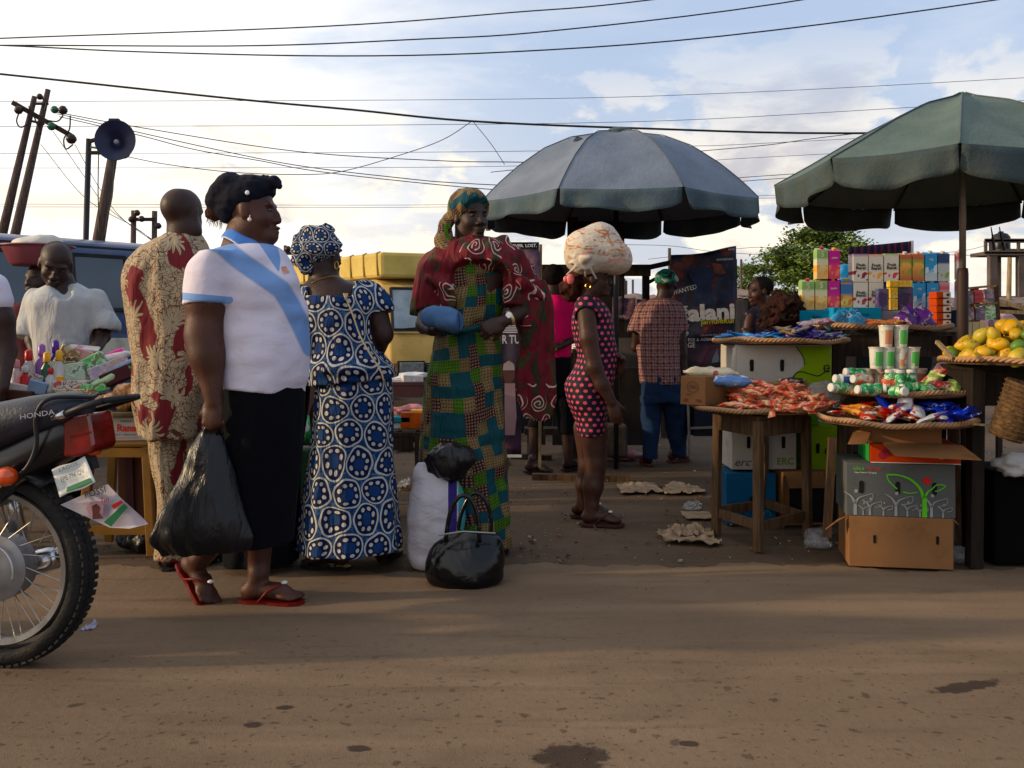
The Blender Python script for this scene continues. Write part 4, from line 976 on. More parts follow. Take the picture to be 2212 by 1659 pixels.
s.loft(rows(Y,[(525,345,430,.1),(560,290,440,.14),(700,300,440,.15),(900,315,420,.13)]),.03)
s.chain([p(365,930),p(372,1060),p(374,1180)],[.08,.06,.045],.02);s.chain([p(405,930,.04),p(430,1060,.06),p(430,1180,.06)],[.07,.055,.045],.02)
B1=np.array((p(368,0)[0],4.40,.092));B2=np.array((p(432,0)[0],4.48,.092));foot(s,B1,200,1.08);foot(s,B2,160,1.08)
s.mesh('body',SK2,t)
SHOE=simple('dark_slipper',(.02,.012,.012),.6)
sandal(B1,200,t,SHOE,1.1,name='slipper');sandal(B2,160,t,SHOE,1.1,name='slipper')
s=SDF((-1.88,4.08,.52),(-1.35,4.78,1.58),.0085)
s.loft(rows(Y,[(504,362,432,.085),(515,340,438,.115),(532,312,445,.15),(556,286,456,.175),(585,274,462,.19),(640,275,462,.19),(700,281,455,.18),(770,284,450,.18),(850,286,446,.185),(900,293,442,.185),(942,304,438,.18)]),.025,wavefold(7,.5,1.5,.035,.5))
s.noise(.013,14,10,3.2,4);s.noise(.006,30,20,8,5);s.cone(p(396,490),p(396,508),.07,.075,.01,True)
s.mesh('tunic',FLOR,t,cyl_uv(p(368,0)[0],Y,.2))
for a,b in(([(920,318,402),(1000,328,406),(1090,344,408),(1150,342,410),(1204,337,412)],0),([(920,385,445),(1000,400,455),(1090,405,460),(1204,400,462)],.06)):
 s=SDF((-1.8,4.2,.02),(-1.3,4.7,.72),.009);s.loft(rows(Y,[(v,l,r_,.095,b)for v,l,r_ in a]),.02,wavefold(4,.0,.7,.06,2.));s.noise(.007,20,14,5,9)
 s.mesh('trouser_leg',FLOR,t,cyl_uv(p(370,0)[0],Y,.12,off=.3))
m=MB();m.tube([np.array((hc[0]+.078*math.cos(a),Y+.066*math.sin(a)-.01,p(0,507)[2]+.006*math.sin(a)))for a in np.linspace(0,6.28,25)[:-1]],.006,6,closed=True);m.build('neck_band',FLOR,t,smooth=True)
Y=4.40;p=lambda u,v,d=0.:P(u,v,Y+d)
t=thing('person','woman seen from behind in a long blue and white circle print dress and matching headtie','person',(p(755,0)[0],Y,0))
s=SDF((-1.02,4.05,0),(-.5,4.85,1.62),.009,fz=((1.3,1.6,.006),))
hc=p(697,548,.02);M=frame(140,-5);head(s,hc,M,.98,1.05)
s.chain([p(694,575),p(700,610,.01)],[.060,.075],.03);s.loft(rows(Y,[(602,678,740,.075),(615,655,785,.10),(640,650,800,.13),(700,665,800,.14),(760,675,815,.15),(850,690,840,.15)]),.03)
s.chain([p(803,645),p(826,722)],[.062,.050],.02);s.chain([p(826,722),p(812,768,.20)],[.048,.034],.02);hand(s,p(812,768,.20),(-.3,.9,.1),(-1,0,0),(30,30,20),1,.95)
s.chain([p(720,900),p(725,1100),p(733,1190,.0)],[.11,.07,.045]);s.chain([p(800,900),p(815,1100),p(824,1190,.12)],[.11,.07,.045])
B1=np.array((p(728,0)[0],4.36,.090));B2=np.array((p(826,0)[0],4.55,.09));foot(s,B1,-105,.95);foot(s,B2,170,.95);s.mesh('body',SK2,t)
SB=simple('black_sandal',(.015,.012,.014),.35);sandal(B1,-105,t,SB,.98,deco=METAL);sandal(B2,170,t,SB,.98)
s=SDF((-1.05,4.05,.85),(-.45,4.8,1.38),.008)
s.loft(rows(Y,[(612,652,792,.11),(632,647,815,.15),(660,648,818,.165),(700,656,815,.17),(730,664,818,.17),(757,668,824,.175),(785,664,846,.20),(826,658,868,.225)]),.02,wavefold(6,.9,1.2,.03,1.),tilt=-.12)
s.ell(p(752,795,-.1),(.18,.14,.06),None,.03)
s.chain([p(797,638),p(806,655),p(817,678)],[.070,.078,.078],.02);s.cone(p(818,690),p(823,720),.085,.09,.005,True);s.chain([p(662,640),p(655,672)],[.06,.066],.02)
x0,x1=p(672,0)[0],p(771,0)[0];boxcut(s,(x0,4.0,p(0,642)[2]),(x1,4.42,1.6));s.noise(.006,12,9,14,7)
s.mesh('bodice',BLUEP,t,cyl_uv(p(750,0)[0],Y,.21))
s=SDF((-1.05,4.02,.08),(-.42,4.82,1.02),.009)
s.loft(rows(Y,[(800,684,846,.19),(850,680,849,.20),(900,676,850,.20),(975,668,849,.195),(1030,661,854,.205),(1100,655,862,.22),(1183,646,872,.24)]),.02,wavefold(7,.1,.75,.055,.4,12),tilt=-.04);s.noise(.007,12,9,4,3)
s.mesh('skirt',BLUEP,t,cyl_uv(p(757,0)[0],Y,.22,off=.05))
s=SDF((-1.06,4.2,1.34),(-.76,4.62,1.62),.0065);s.ell(p(683,533),(.104,.115,.093),frame(140,10),.02)
for(u,v,r)in((650,562,.035),(645,540,.03),(652,520,.032),(668,502,.034),(700,500,.034),(722,530,.035),(660,578,.026)):s.ell(p(u,v,-.05),(r*1.3,r,r),None,.012)
s.noise(.010,28,28,28,3);s.cut(p(728,545),(.80,.25,-.55));s.mesh('headtie',BLUEH,t,cyl_uv(p(683,0)[0],Y,.1))
m=MB();m.tube(spl([p(746,640,-.168),p(762,680,-.185),p(778,725,-.19),p(800,765,-.21),p(822,800,-.22),p(829,822,-.215)],24),.0055,6,flat=.5)
for k in range(4):m.tube([p(742+k*3,634,-.16),p(747,648,-.18)],.003,4)
m.build('zip_tape',simple('cream_tape',(.42,.33,.20),.8),t,smooth=True)
m=MB();m.tube([p(727+7*math.cos(a)*.6,573+8*math.sin(a),-.03)for a in np.linspace(0,6.28,17)[:-1]],.0022,5,closed=True);m.build('hoop_earring',GOLD,t,smooth=True)
m=MB();m.tube(spl([p(672,612,-.08),p(690,603,-.085),p(720,596,-.07),p(738,600,-.03)],14),.0016,4);m.build('necklace',GOLD,t,smooth=True)
Y=4.72;p=lambda u,v,d=0.:P(u,v,Y+d)
t=thing('person','tall woman in green and brown patchwork dress and headtie with a red swirl shawl','person',(p(1010,0)[0],Y,0))
s=SDF((-.56,4.3,0),(.2,5.0,1.86),.0095,fz=((1.5,1.75,.005),(1.04,1.2,.0055)))
hc=p(1016,469,-.02);M=frame(34,-2,-3);head(s,hc,M,1.05,.98)
s.chain([p(1008,495),p(1010,545)],[.058,.075],.03)
s.loft(rows(Y,[(535,965,1065,.08),(570,930,1100,.12),(640,940,1090,.13),(710,955,1075,.13),(800,935,1080,.14),(950,940,1080,.13)]),.03)
s.chain([p(948,585,-.0),p(930,640,-.02),p(918,700,-.07)],[.050,.046,.044]);s.chain([p(918,702,-.07),p(935,712,-.2)],[.044,.033]);ha=p(938,712,-.21)
hand(s,ha,(.95,-.35,.1),(.0,-.2,.9),(40,50,30),1,1.0)
s.chain([p(1098,585,-.02),p(1132,635,-.04),p(1135,668,-.07)],[.060,.055,.046]);s.chain([p(1135,668,-.07),p(1088,694,-.22)],[.046,.030])
hand(s,p(1086,695,-.225),(-.92,-.25,-.42),(-.1,.9,-.2),(45,50,35),1,1.0)
s.chain([p(985,950),p(975,1150)],[.10,.05]);s.chain([p(1040,950),p(1050,1150)],[.10,.05])
B1=np.array((p(975,0)[0],4.74,.09));B2=np.array((p(1052,0)[0],4.78,.09));foot(s,B1,10);foot(s,B2,30);s.mesh('body',SK2,t);eyes(hc,M,t,1.05)
sandal(B1,10,t,SB);sandal(B2,30,t,SB)
s=SDF((-.56,4.42,.03),(.12,5.02,1.5),.009)
s.loft(rows(Y,[(545,955,1075,.10),(575,935,1095,.145),(620,935,1092,.155),(670,942,1085,.15),(705,946,1076,.145),(760,936,1082,.155),(813,921,1086,.17),(900,911,1091,.18),(1000,905,1096,.19),(1090,912,1100,.20),(1183,925,1106,.21)]),.02,wavefold(6,.05,1.0,.075,.2,11),tilt=-.02)
s.noise(.013,13,10,3,5);s.noise(.007,8,8,22,6);s.mesh('dress',PATCH,t,cyl_uv(p(1010,0)[0],Y,.17))
m=MB();fn=lambda i,j:tuple(p(1003+84*i,700+22*j-8*math.sin(i*3.1),-.155-.035*math.sin(i*3.14))+np.array((0,.01*math.sin(j*9),0)))
m.grid(lambda i,j:tuple(p(948+130*i,706+12*j+5*math.sin(i*6),-.05-.125*math.sin(math.pi*i)-.012*math.sin(j*3.14))),20,6,False);m.build('waist_sash',PATCHH,t,smooth=True,solid=.006)
s=SDF((-.45,4.5,1.35),(-.08,4.95,1.86),.006);s.ell(hc+M@np.array((-.012,0,.048)),(.116,.098,.098),M,.02);s.ell(hc+M@np.array((-.06,-.01,.055)),(.095,.092,.085),M,.03)
s.cut(hc+M@np.array((.070,0,.062)),M@np.array((.86,0,-.50)));s.noise(.006,30,30,12,5)
s.chain([p(962,485,-.02),p(958,520,-.06),p(972,560,-.10),p(990,578,-.12)],[.035,.045,.042,.03],.02);s.ell(p(968,475),(.035,.04,.04),None,.02);s.noise(.005,30,30,14,6)
s.mesh('headtie',PATCHH,t,cyl_uv(hc[0],hc[1],.11))
s=SDF((-.58,4.4,.92),(.28,5.02,1.62),.0085)
s.loft(rows(Y,[(514,978,1062,.10),(522,960,1086,.125),(535,938,1114,.155),(560,910,1142,.185),(600,895,1160,.19),(640,890,1178,.185),(696,889,1188,.17)]),.02,wavefold(11,1.15,1.6,.06,1.,19),tilt=.10)
s.chain([p(978,535,-.09),p(1010,552,-.15),p(1050,545,-.12),p(1085,522,-.04)],[.030,.032,.032,.036],.045);s.chain([p(950,560,-.12),p(1000,588,-.19),p(1060,575,-.17),p(1120,545,-.08)],[.020,.022,.024,.024],.045);s.chain([p(925,600,-.14),p(965,620,-.17),p(985,600,-.19)],[.018,.020,.018],.03);s.chain([p(1090,575,-.16),p(1130,610,-.15),p(1170,640,-.1)],[.02,.02,.02],.03)
s.cone(p(1012,470),p(1010,535),.075,.070,.02,True)
boxcut(s,(p(987,0)[0],4.2,1.0),(p(1086,0)[0],4.74,p(0,588)[2]));s.cone(p(1010,600,-.2),p(1062,600,-.2),.085,.085,.02,True)
boxcut(s,(p(962,0)[0],4.2,1.0),(p(1125,0)[0],5.2,p(0,662)[2]));boxcut(s,(p(935,0)[0],4.2,1.0),(p(970,0)[0],5.2,p(0,680)[2]));s.noise(.009,20,14,7,8);s.noise(.004,44,30,14,9)
s.cone(p(918,690,-.08),p(950,712,-.24),.055,.06,.01,True)
s.mesh('shawl',SCARF,t,cyl_uv(p(1035,0)[0],Y,.21))
s=SDF((-.02,4.5,.6),(.36,5.0,1.35),.008)
s.loft(rows(Y,[(600,1080,1175,.06,-.04),(650,1092,1192,.07,-.05),(720,1118,1196,.065,-.05),(800,1111,1197,.06,-.04),(870,1116,1196,.055,-.03),(906,1128,1186,.045,-.03)]),.015,wavefold(5,.6,1.4,.16,.2,9));s.noise(.008,24,14,5,3)
s.mesh('shawl_end',SCARFE,t,cyl_uv(p(1155,0)[0],Y,.12,off=.4))
WATCH=simple('gold_watch',(.60,.48,.28),.3,metal=.8);m=MB();c_=p(1101,687,-.19);ax_=Vector((.85,.35,.38)).normalized()
m.lathe(c_,[(.036,-.009),(.039,-.006),(.039,.006),(.036,.009)],20,ax_);q=m.build('watch',WATCH,t,smooth=True)
m=MB();m.lathe(c_+np.array((-.004,-.037,.012)),[(.015,0),(.015,.006),(.0,.007)],14,(-.1,-.9,.3));m.build('watch_face',PEARL,q)
m=MB();m.tube([hc+M@np.array((.0,-.09,-.045))+np.array((.012*math.cos(a)*.5,0,.012*math.sin(a)))for a in np.linspace(0,6.28,13)[:-1]],.002,4,closed=True);m.build('hoop_earring',GOLD,t)
CAPB=cloth('blue_denim_cap',(.085,.15,.28),.2);s=SDF((-.50,4.2,1.02),(-.18,4.6,1.30),.0055)
s.chain([p(930,683,-.26),p(960,688,-.29),p(980,694,-.31)],[.050,.056,.054],.02);s.cut(p(993,697,-.33),(.85,-.45,-.05));s.noise(.006,22,22,22,3)
o=s.mesh('folded_cap',CAPB);tag(o,'pale blue rolled cloth cap held in the right hand of the tall woman','cap')
m=MB();m.tube([p(989,696,-.325)+np.array((.018*0+.022*math.cos(a)*.5,-.04*math.cos(a)*.8,.050*math.sin(a)))for a in np.linspace(0,6.28,25)[:-1]],.0035,5,closed=True)
q=m.build('seam',simple('navy_trim',(.02,.04,.11)),None,smooth=True);mw=q.location.copy();q.parent=o;q.location=mw-o.location
Y=5.40;p=lambda u,v,d=0.:P(u,v,Y+d)
t=thing('person','young woman in a short navy dress with pink dots carrying a sack on her head','person',(p(1275,0)[0],Y,0))
s=SDF((.26,5.12,0),(.72,5.72,1.55),.0085,fz=((1.28,1.5,.005),(.5,.72,.0055),(0,.1,.006),(.8,1.02,.006)))
hc=p(1282,603);M=frame(88,4);head(s,hc,M,.93,.95)
s.chain([p(1274,620),p(1268,660)],[.050,.058],.03);s.loft(rows(Y,[(655,1252,1300,.09),(680,1245,1312,.12),(770,1255,1322,.12),(840,1232,1312,.14),(930,1252,1304,.13)]),.03)
s.chain([p(1266,672,-.15),p(1272,730,-.18),p(1284,792,-.19)],[.055,.050,.043]);s.chain([p(1284,792,-.19),p(1300,830,-.19),p(1322,868,-.19)],[.043,.040,.027]);hand(s,p(1323,870,-.19),(.22,0,-1),(.25,1,0),(22,28,22),1,.93)
s.chain([p(1300,740,.16),p(1322,806,.1)],[.045,.036]);s.chain([p(1322,806,.1),p(1338,800,.0)],[.034,.026]);hand(s,p(1338,798,.0),(.2,-.3,.9),(-.8,-.5,0),(45,50,40),-1,.85)
s.chain([p(1283,925,-.05),p(1287,1000,-.05),p(1281,1050,-.05),p(1276,1100,-.05)],[.083,.060,.058,.036],.02)
s.chain([p(1268,925,.08),p(1272,1000,.10),p(1264,1045,.12),p(1262,1095,.14)],[.080,.058,.056,.036],.02)
B1=np.array((p(1279,0)[0],5.34,.088));B2=np.array((p(1264,0)[0],5.58,.088));foot(s,B1,84,.98);foot(s,B2,88,.98);s.mesh('body',SK3,t);eyes(hc,M,t,.93)
sandal(B1,84,t,SANDB,1.0,deco=PEARL);sandal(B2,88,t,SANDB,1.0,deco=PEARL)
s=SDF((.26,5.14,.48),(.64,5.66,1.32),.007)
s.loft(rows(Y,[(642,1257,1290,.09),(654,1246,1304,.13),(672,1239,1316,.155),(700,1235,1325,.155),(735,1240,1330,.15),(770,1248,1334,.14),(800,1236,1331,.15),(826,1221,1325,.165),(860,1222,1317,.17),(906,1242,1311,.165),(938,1247,1309,.16)]),.02)
s.chain([p(1266,664,-.14),p(1266,682,-.16)],[.068,.066],.02);s.cone(p(1268,705,-.2),p(1268,692,-.2),.075,.072,.004,True);s.noise(.004,10,8,16,6);s.cone(p(1274,620),p(1270,648),.055,.060,.01,True)
s.mesh('dress',POLKA,t,cyl_uv(p(1280,0)[0],Y,.13))
s=SDF((.24,5.2,1.18),(.62,5.6,1.52),.0065);s.ell(hc+M@np.array((-.03,0,.036)),(.092,.078,.072),M,.02);s.cut(hc+M@np.array((.05,0,.03)),M@np.array((.85,0,-.5)))
s.ell(p(1232,624),(.062,.055,.070),None,.02);s.ell(p(1246,606),(.045,.045,.035),None,.03);s.noise(.010,40,40,25,4);s.mesh('hair',HAIRB,t)
m=MB();m.ball(p(1232,603,-.065),(.022,.012,.030));m.ball(p(1222,603,-.06),(.014,.01,.018));m.build('hair_clip',simple('pink_clip',(.75,.22,.22),.4),t,smooth=True)
m=MB();m.tube([p(1270,615+3,-.08)+np.array((.014*math.cos(a),0,.016*math.sin(a)))for a in np.linspace(0,6.28,15)[:-1]],.0018,4,closed=True);m.build('hoop_earring',GOLD,t)
SACK=MT('printed_white_sack',.75,.2);_c=SACK.co();_n=SACK.noise(_c,4,4)
cs_=SACK.mix(SACK.ss(_n,.3,.7),(.46,.40,.32),(.60,.54,.46));pr_=SACK.ss(SACK.noise(SACK.scale(_c,(1,1,2.4)),13,3,.6,1.2),.53,.57)*SACK.ss(SACK.sep(_c)[2],.07,.17)
cs_=SACK.mix(pr_,cs_,(.42,.16,.07));SACK.col(cs_);SACK.bump(SACK.noise(_c,14,4,.6,.8),.5,.03);SACK=SACK.mat
s=SDF((.26,5.1,1.38),(.76,5.75,1.78),.0065)
for q in(([1292,540,0],(.185,.17,.115),-18),([1262,552,-.02],(.115,.16,.118),0),([1325,560,0],(.105,.15,.080),-25),([1300,512,0],(.085,.11,.085),-20)):
 s.ell(p(*q[0]),q[1],frame(90,q[2]),.05)
s.noise(.006,11,11,11,3)
kn=p(1262,560,-.17)
for k in range(13):
 a=k*6.283/13;r_=.10+.03*math.sin(k*4.1);s.chain([kn,kn+np.array((math.cos(a)*.05,.015,math.sin(a)*.05)),kn+np.array((math.cos(a)*r_,.055,math.sin(a)*r_))],[.010,.010,.006],.012)
s.ell(kn+np.array((.0,-.012,0)),(.028,.03,.024),None,.01);s.ell(kn+np.array((.022,-.025,.008)),(.02,.02,.014),None,.01)
sk=s.mesh('loaded_sack',SACK);tag(sk,'knotted white printed sack balanced on the head of the girl in dots','sack')
def sub(o,parent):
 w_=o.location.copy();o.parent=parent;o.location=w_-parent.location;return o
TXR=simple('print_red',(.50,.05,.03));TXK=simple('print_dark',(.10,.05,.04));TXO=simple('print_orange',(.48,.20,.08));TXW=simple('print_white',(.62,.60,.58));TXB=simple('print_black',(.012,.012,.012))
for st,u,v,sz,mt in(('SWEET BREAD',1338,540,.026,TXO),('NAWAL',1335,552,.024,TXK),('SEMOVITA',1332,562,.028,TXR)):
 sub(text(st,p(u,v,-.165),(1,.10,.08),(0,.2,1),sz,mt,None,'print',squeeze=.75),sk)
Y=7.70;p=lambda u,v,d=0.:P(u,v,Y+d)
t=thing('person','man seen from behind in a maroon plaid shirt, blue jeans and green print cap','person',(p(1430,0)[0],Y,0))
s=SDF((.92,7.4,0),(1.52,8.05,1.6),.011,fz=((.58,.74,.007),));hc=p(1440,616,.01);M=frame(160,-8);head(s,hc,M,.98)
s.chain([p(1436,630),p(1430,660)],[.055,.07],.03);s.loft(rows(Y,[(655,1395,1458,.09),(690,1385,1468,.12),(820,1396,1460,.10),(850,1398,1460,.10)]),.03)
s.chain([p(1466,675),p(1474,765)],[.052,.042]);s.chain([p(1474,765),p(1478,828,-.02)],[.040,.028]);hand(s,p(1478,830,-.02),(.05,0,-1),(-1,0,0),(25,30,20),1,.95)
s.chain([p(1384,675),p(1374,750,.1)],[.052,.042]);s.chain([p(1374,750,.1),p(1395,765,.3)],[.04,.03])
s.chain([p(1408,840),p(1404,975)],[.08,.045]);s.chain([p(1452,850),p(1460,900,.06),p(1468,965,.16)],[.08,.06,.045])
B1=np.array((p(1402,0)[0],7.75,.09));B2=np.array((p(1468,0)[0],7.95,.09));foot(s,B1,185);foot(s,B2,120);s.mesh('body',SK2,t)
SRED=simple('reddish_slipper',(.14,.03,.02),.6);sandal(B1,185,t,SRED);sandal(B2,120,t,SRED)
s=SDF((.9,7.42,.6),(1.55,8.0,1.42),.01);s.loft(rows(Y,[(643,1412,1452,.085),(654,1393,1464,.12),(672,1378,1474,.15),(720,1374,1470,.155),(780,1378,1468,.155),(829,1384,1471,.16)]),.02,wavefold(6,.6,1.3,.03),tilt=.05)
s.chain([p(1388,668),p(1373,712)],[.062,.068],.02);s.chain([p(1464,668),p(1473,712)],[.060,.066],.02);s.cone(p(1372,728),p(1371,735),.07,.07,.004,True);s.cone(p(1475,728),p(1476,735),.07,.07,.004,True);s.noise(.009,12,10,8,4)
s.mesh('shirt',PLAID,t,cyl_uv(p(1425,0)[0],Y,.17))
DENIM=cloth('blue_denim',(.016,.035,.085),.3);s=SDF((.98,7.45,.05),(1.5,8.05,.82),.01)
s.loft(rows(Y,[(800,1386,1468,.15),(850,1384,1472,.155),(868,1384,1474,.15)]),.02);s.loft(rows(Y,[(858,1384,1430,.12),(900,1385,1428,.10),(990,1389,1420,.08)]),.03);s.loft(rows(Y,[(858,1428,1476,.12),(900,1434,1482,.10,.05),(984,1452,1482,.08,.16)]),.03);s.noise(.008,12,10,14,4);s.mesh('jeans',DENIM,t)
CAPG=MT('green_camo_cloth',.8,.2);_c=CAPG.co();CAPG.col(CAPG.ramp(CAPG.noise(_c,16,2,.5,.5),[(0,(.01,.02,.018)),(.42,(.02,.20,.13)),(.55,(.01,.04,.03)),(.6,(.30,.34,.28))],'CONSTANT'));CAPG=CAPG.mat
s=SDF((1.1,7.5,1.38),(1.42,7.9,1.66),.008);s.ell(hc+M@np.array((-.018,0,.045)),(.105,.095,.085),M,.02);s.noise(.008,25,25,25,3);s.cut(hc+M@np.array((.0,0,.018)),M@np.array((.25,0,-.95)));s.mesh('head_cap',CAPG,t)
Y=7.38;p=lambda u,v,d=0.:P(u,v,Y+d)
t=thing('person','man in bright pink shirt and dark cropped trousers standing behind the red shawl','person',(p(1190,0)[0],Y,0))
s=SDF((.0,7.1,0),(.6,7.75,1.72),.011);hc=p(1200,604);M=frame(150,-6);head(s,hc,M,1.);s.chain([p(1196,620),p(1190,650)],[.055,.07],.03)
s.loft(rows(Y,[(650,1160,1222,.1),(700,1152,1225,.12),(780,1162,1222,.12),(830,1160,1228,.12)]),.03)
s.chain([p(1222,665),p(1236,730)],[.055,.045]);s.chain([p(1236,730),p(1215,745,-.15)],[.04,.03]);hand(s,p(1213,745,-.16),(-1,-.2,0),(0,.5,-1),k=.95)
s.chain([p(1152,665),p(1118,720)],[.055,.045]);s.chain([p(1118,720),p(1145,745,.1)],[.04,.03])
s.chain([p(1172,830),p(1158,920),p(1150,1000)],[.1,.055,.036]);s.chain([p(1212,830),p(1225,920),p(1228,1000)],[.1,.055,.036])
B1=np.array((p(1150,0)[0],7.30,.09));B2=np.array((p(1228,0)[0],7.45,.09));foot(s,B1,60);foot(s,B2,150);s.mesh('body',SK2,t);sandal(B1,60,t,SHOE);sandal(B2,150,t,SHOE)
PINK=cloth('hot_pink_cotton',(.62,.03,.13),.15);s=SDF((-.02,7.1,.78),(.6,7.75,1.42),.01);s.loft(rows(Y,[(638,1180,1218,.085),(652,1160,1234,.12),(690,1150,1238,.15),(772,1158,1232,.15)]),.02);s.chain([p(1225,665),p(1238,722)],[.062,.062]);s.chain([p(1155,665),p(1117,728)],[.06,.062]);s.noise(.008,12,10,9,3);s.mesh('shirt',PINK,t)
s=SDF((.05,7.1,.3),(.6,7.75,1.0),.011);s.loft(rows(Y,[(768,1160,1232,.14),(830,1156,1236,.145),(850,1155,1238,.14)]),.02);s.loft(rows(Y,[(840,1153,1196,.11),(922,1140,1172,.08)]),.03);s.loft(rows(Y,[(840,1194,1240,.11),(940,1208,1243,.08)]),.03);s.noise(.008,12,10,12,3);s.mesh('trousers',BLACKCLOTH,t)
s=SDF((.2,7.2,1.38),(.5,7.6,1.68),.009);s.ell(hc+M@np.array((-.03,0,.03)),(.095,.086,.088),M,.02);s.cut(hc+M@np.array((.04,0,0)),M@np.array((.8,0,-.4)));s.noise(.004,50,50,50);s.mesh('hair',HAIR,t)
Y=5.30;p=lambda u,v,d=0.:P(u,v,Y+d)
t=thing('person','grey-haired vendor in a loose stained pale shirt looking down at his goods','person',(p(140,0)[0],Y,0))
s=SDF((-2.95,4.9,.5),(-2.2,5.6,1.7),.009,fz=((1.3,1.62,.006),));hc=p(120,572,-.05);M=frame(24,-28,8);head(s,hc,M,1.06,1.)
s.chain([hc+np.array((0,.02,-.05)),p(135,612),p(142,640)],[.055,.058,.08],.03);s.loft(rows(Y,[(628,110,172,.08),(650,88,192,.11),(740,92,195,.12),(860,90,200,.14)]),.03)
s.chain([p(84,660),p(72,735,-.03)],[.045,.040]);s.chain([p(70,735,-.03),p(88,800,-.12)],[.040,.030]);hand(s,p(89,802,-.12),(.2,-.3,-1),(1,0,0),(30,30,30))
s.chain([p(205,655),p(222,725,-.03)],[.055,.043]);s.chain([p(222,725,-.03),p(203,762,-.18)],[.040,.030]);hand(s,p(202,764,-.19),(-.5,-.4,-.5),(-.5,.3,-.5),(30,30,30),-1)
s.mesh('body',SK2,t);eyes(hc,M,t,1.06)
PALE=MT('stained_pale_shirt',.85,.15);_c=PALE.co();q=PALE.mix(PALE.noise(_c,3,5),(.36,.37,.36),(.46,.46,.46));q=PALE.mix(PALE.ss(PALE.noise(_c,5,6,.7),.56,.72)*.45,q,(.15,.12,.12));PALE.col(q);PALE.bump(PALE.noise(PALE.scale(_c,(1,1,.5)),10,4,.5,.7),.7,.04)
s=SDF((-3.0,4.95,.62),(-2.15,5.65,1.45),.009);s.loft(rows(Y,[(612,112,168,.085),(624,88,192,.12),(640,66,214,.15),(680,62,222,.16),(730,74,218,.165),(800,80,214,.17),(860,82,212,.17)]),.02,wavefold(5,.7,1.3,.04));s.chain([p(80,648),p(60,722,-.02)],[.068,.080],.02);s.chain([p(204,648),p(226,705,-.02)],[.068,.080],.02)
s.cone(p(56,752,-.03),p(55,762,-.03),.09,.09,.004,True);s.cone(p(231,738,-.03),p(233,748,-.03),.09,.09,.004,True);s.noise(.010,10,8,6,4);s.cone(p(128,585,-.08),p(138,632,-.13),.085,.040,.015,True);s.mesh('shirt',PALE.mat,t)
s=SDF((-2.85,5.0,.0),(-2.25,5.6,.85),.012);s.loft(rows(Y,[(850,90,205,.15),(900,90,205,.15),(1130,105,190,.12)]),.02);s.mesh('trousers',BLACKCLOTH,t)
s=SDF((-2.75,5.05,1.38),(-2.4,5.5,1.72),.008);s.ell(hc+M@np.array((-.032,0,.036)),(.100,.083,.086),M,.01);s.cut(hc+M@np.array((.035,0,0)),M@np.array((.85,0,-.5)));s.mesh('hair',hairmat('grey_stubble',(.05,.045,.042),(.12,.11,.10)),t)
Y=6.0;p=lambda u,v,d=0.:P(u,v,Y+d)
t=thing('person','street carrier in a dark red top mostly hidden behind the vendor, basin on head','person',(p(75,0)[0],Y,0))
s=SDF((-3.45,5.7,0),(-2.6,6.3,1.66),.013);hc=p(85,605);M=frame(-20,0);head(s,hc,M,.98);s.chain([p(85,630),p(82,660)],[.055,.07]);s.loft(rows(Y,[(655,40,125,.1),(760,45,115,.12),(880,45,120,.13)]),.03)
s.chain([p(38,675),p(25,740),p(45,790,-.1)],[.055,.043,.03]);s.chain([p(128,675),p(140,740),p(120,790,-.1)],[.055,.043,.03])
s.chain([p(65,880),p(62,1050)],[.10,.05]);s.chain([p(105,880),p(108,1050)],[.10,.05]);foot(s,np.array((p(62,0)[0],6,.09)),0);foot(s,np.array((p(108,0)[0],6,.09)),0);s.mesh('body',SK2,t)
s=SDF((-3.45,5.7,.5),(-2.6,6.3,1.4),.013);s.loft(rows(Y,[(645,62,108,.09),(665,32,135,.14),(760,35,130,.16),(880,38,128,.17)]),.02);s.chain([p(36,680),p(24,730)],[.07,.06]);s.noise(.01,9,9,9);s.mesh('blouse',cloth('dark_red_cloth',(.07,.010,.018)),t)
s=SDF((-3.4,5.7,.1),(-2.6,6.3,.8),.014);s.loft(rows(Y,[(840,40,125,.17),(1050,40,130,.17)]),.02);s.mesh('wrapper',BLACKCLOTH,t)
bn=thing('basin','dusky pink plastic basin with a white bundle carried above the vendor','basin',p(80,575));m=MB();BR=.215
m.lathe(p(80,575),[(0,0),(.14,0),(.16,.015),(.205,.118),(.225,.122),(.225,.130),(.20,.128),(.15,.03),(0,.02)],36);m.build('tub',simple('pink_plastic',(.23,.07,.085),.45,.1,spec=.4),bn,smooth='auto')
s=SDF((-3.35,5.7,1.46),(-2.65,6.3,1.72),.01);s.ell(p(82,528),(.15,.14,.05),None,.03);s.ell(p(100,522),(.09,.1,.05),None,.03);s.noise(.008,15,15,15);s.mesh('white_bundle',simple('white_polythene',(.5,.47,.42),.5,.1,5,.3,12),bn)
Y=4.7;p=lambda u,v,d=0.:P(u,v,Y+d)
t=thing('person','shopper cut off by the left edge, white sleeve and a bent dark arm','person',(p(-60,0)[0],Y,0))
s=SDF((-3.1,4.35,0),(-2.4,5.0,1.66),.011,fz=((.7,.86,.007),));hc=p(-62,545);M=frame(75,-8);head(s,hc,M,1.);s.chain([p(-66,565),p(-68,600)],[.055,.07]);s.loft(rows(Y,[(600,-100,-38,.12),(700,-105,-30,.14),(850,-100,-25,.14)]),.03)
s.chain([p(-14,630,-.05),p(4,690,-.05),p(14,758,-.05)],[.062,.060,.050]);s.chain([p(14,758,-.05),p(4,838,-.16)],[.048,.032]);hand(s,p(4,840,-.16),(-.1,-.3,-1),(-1,0,0),(35,35,35))
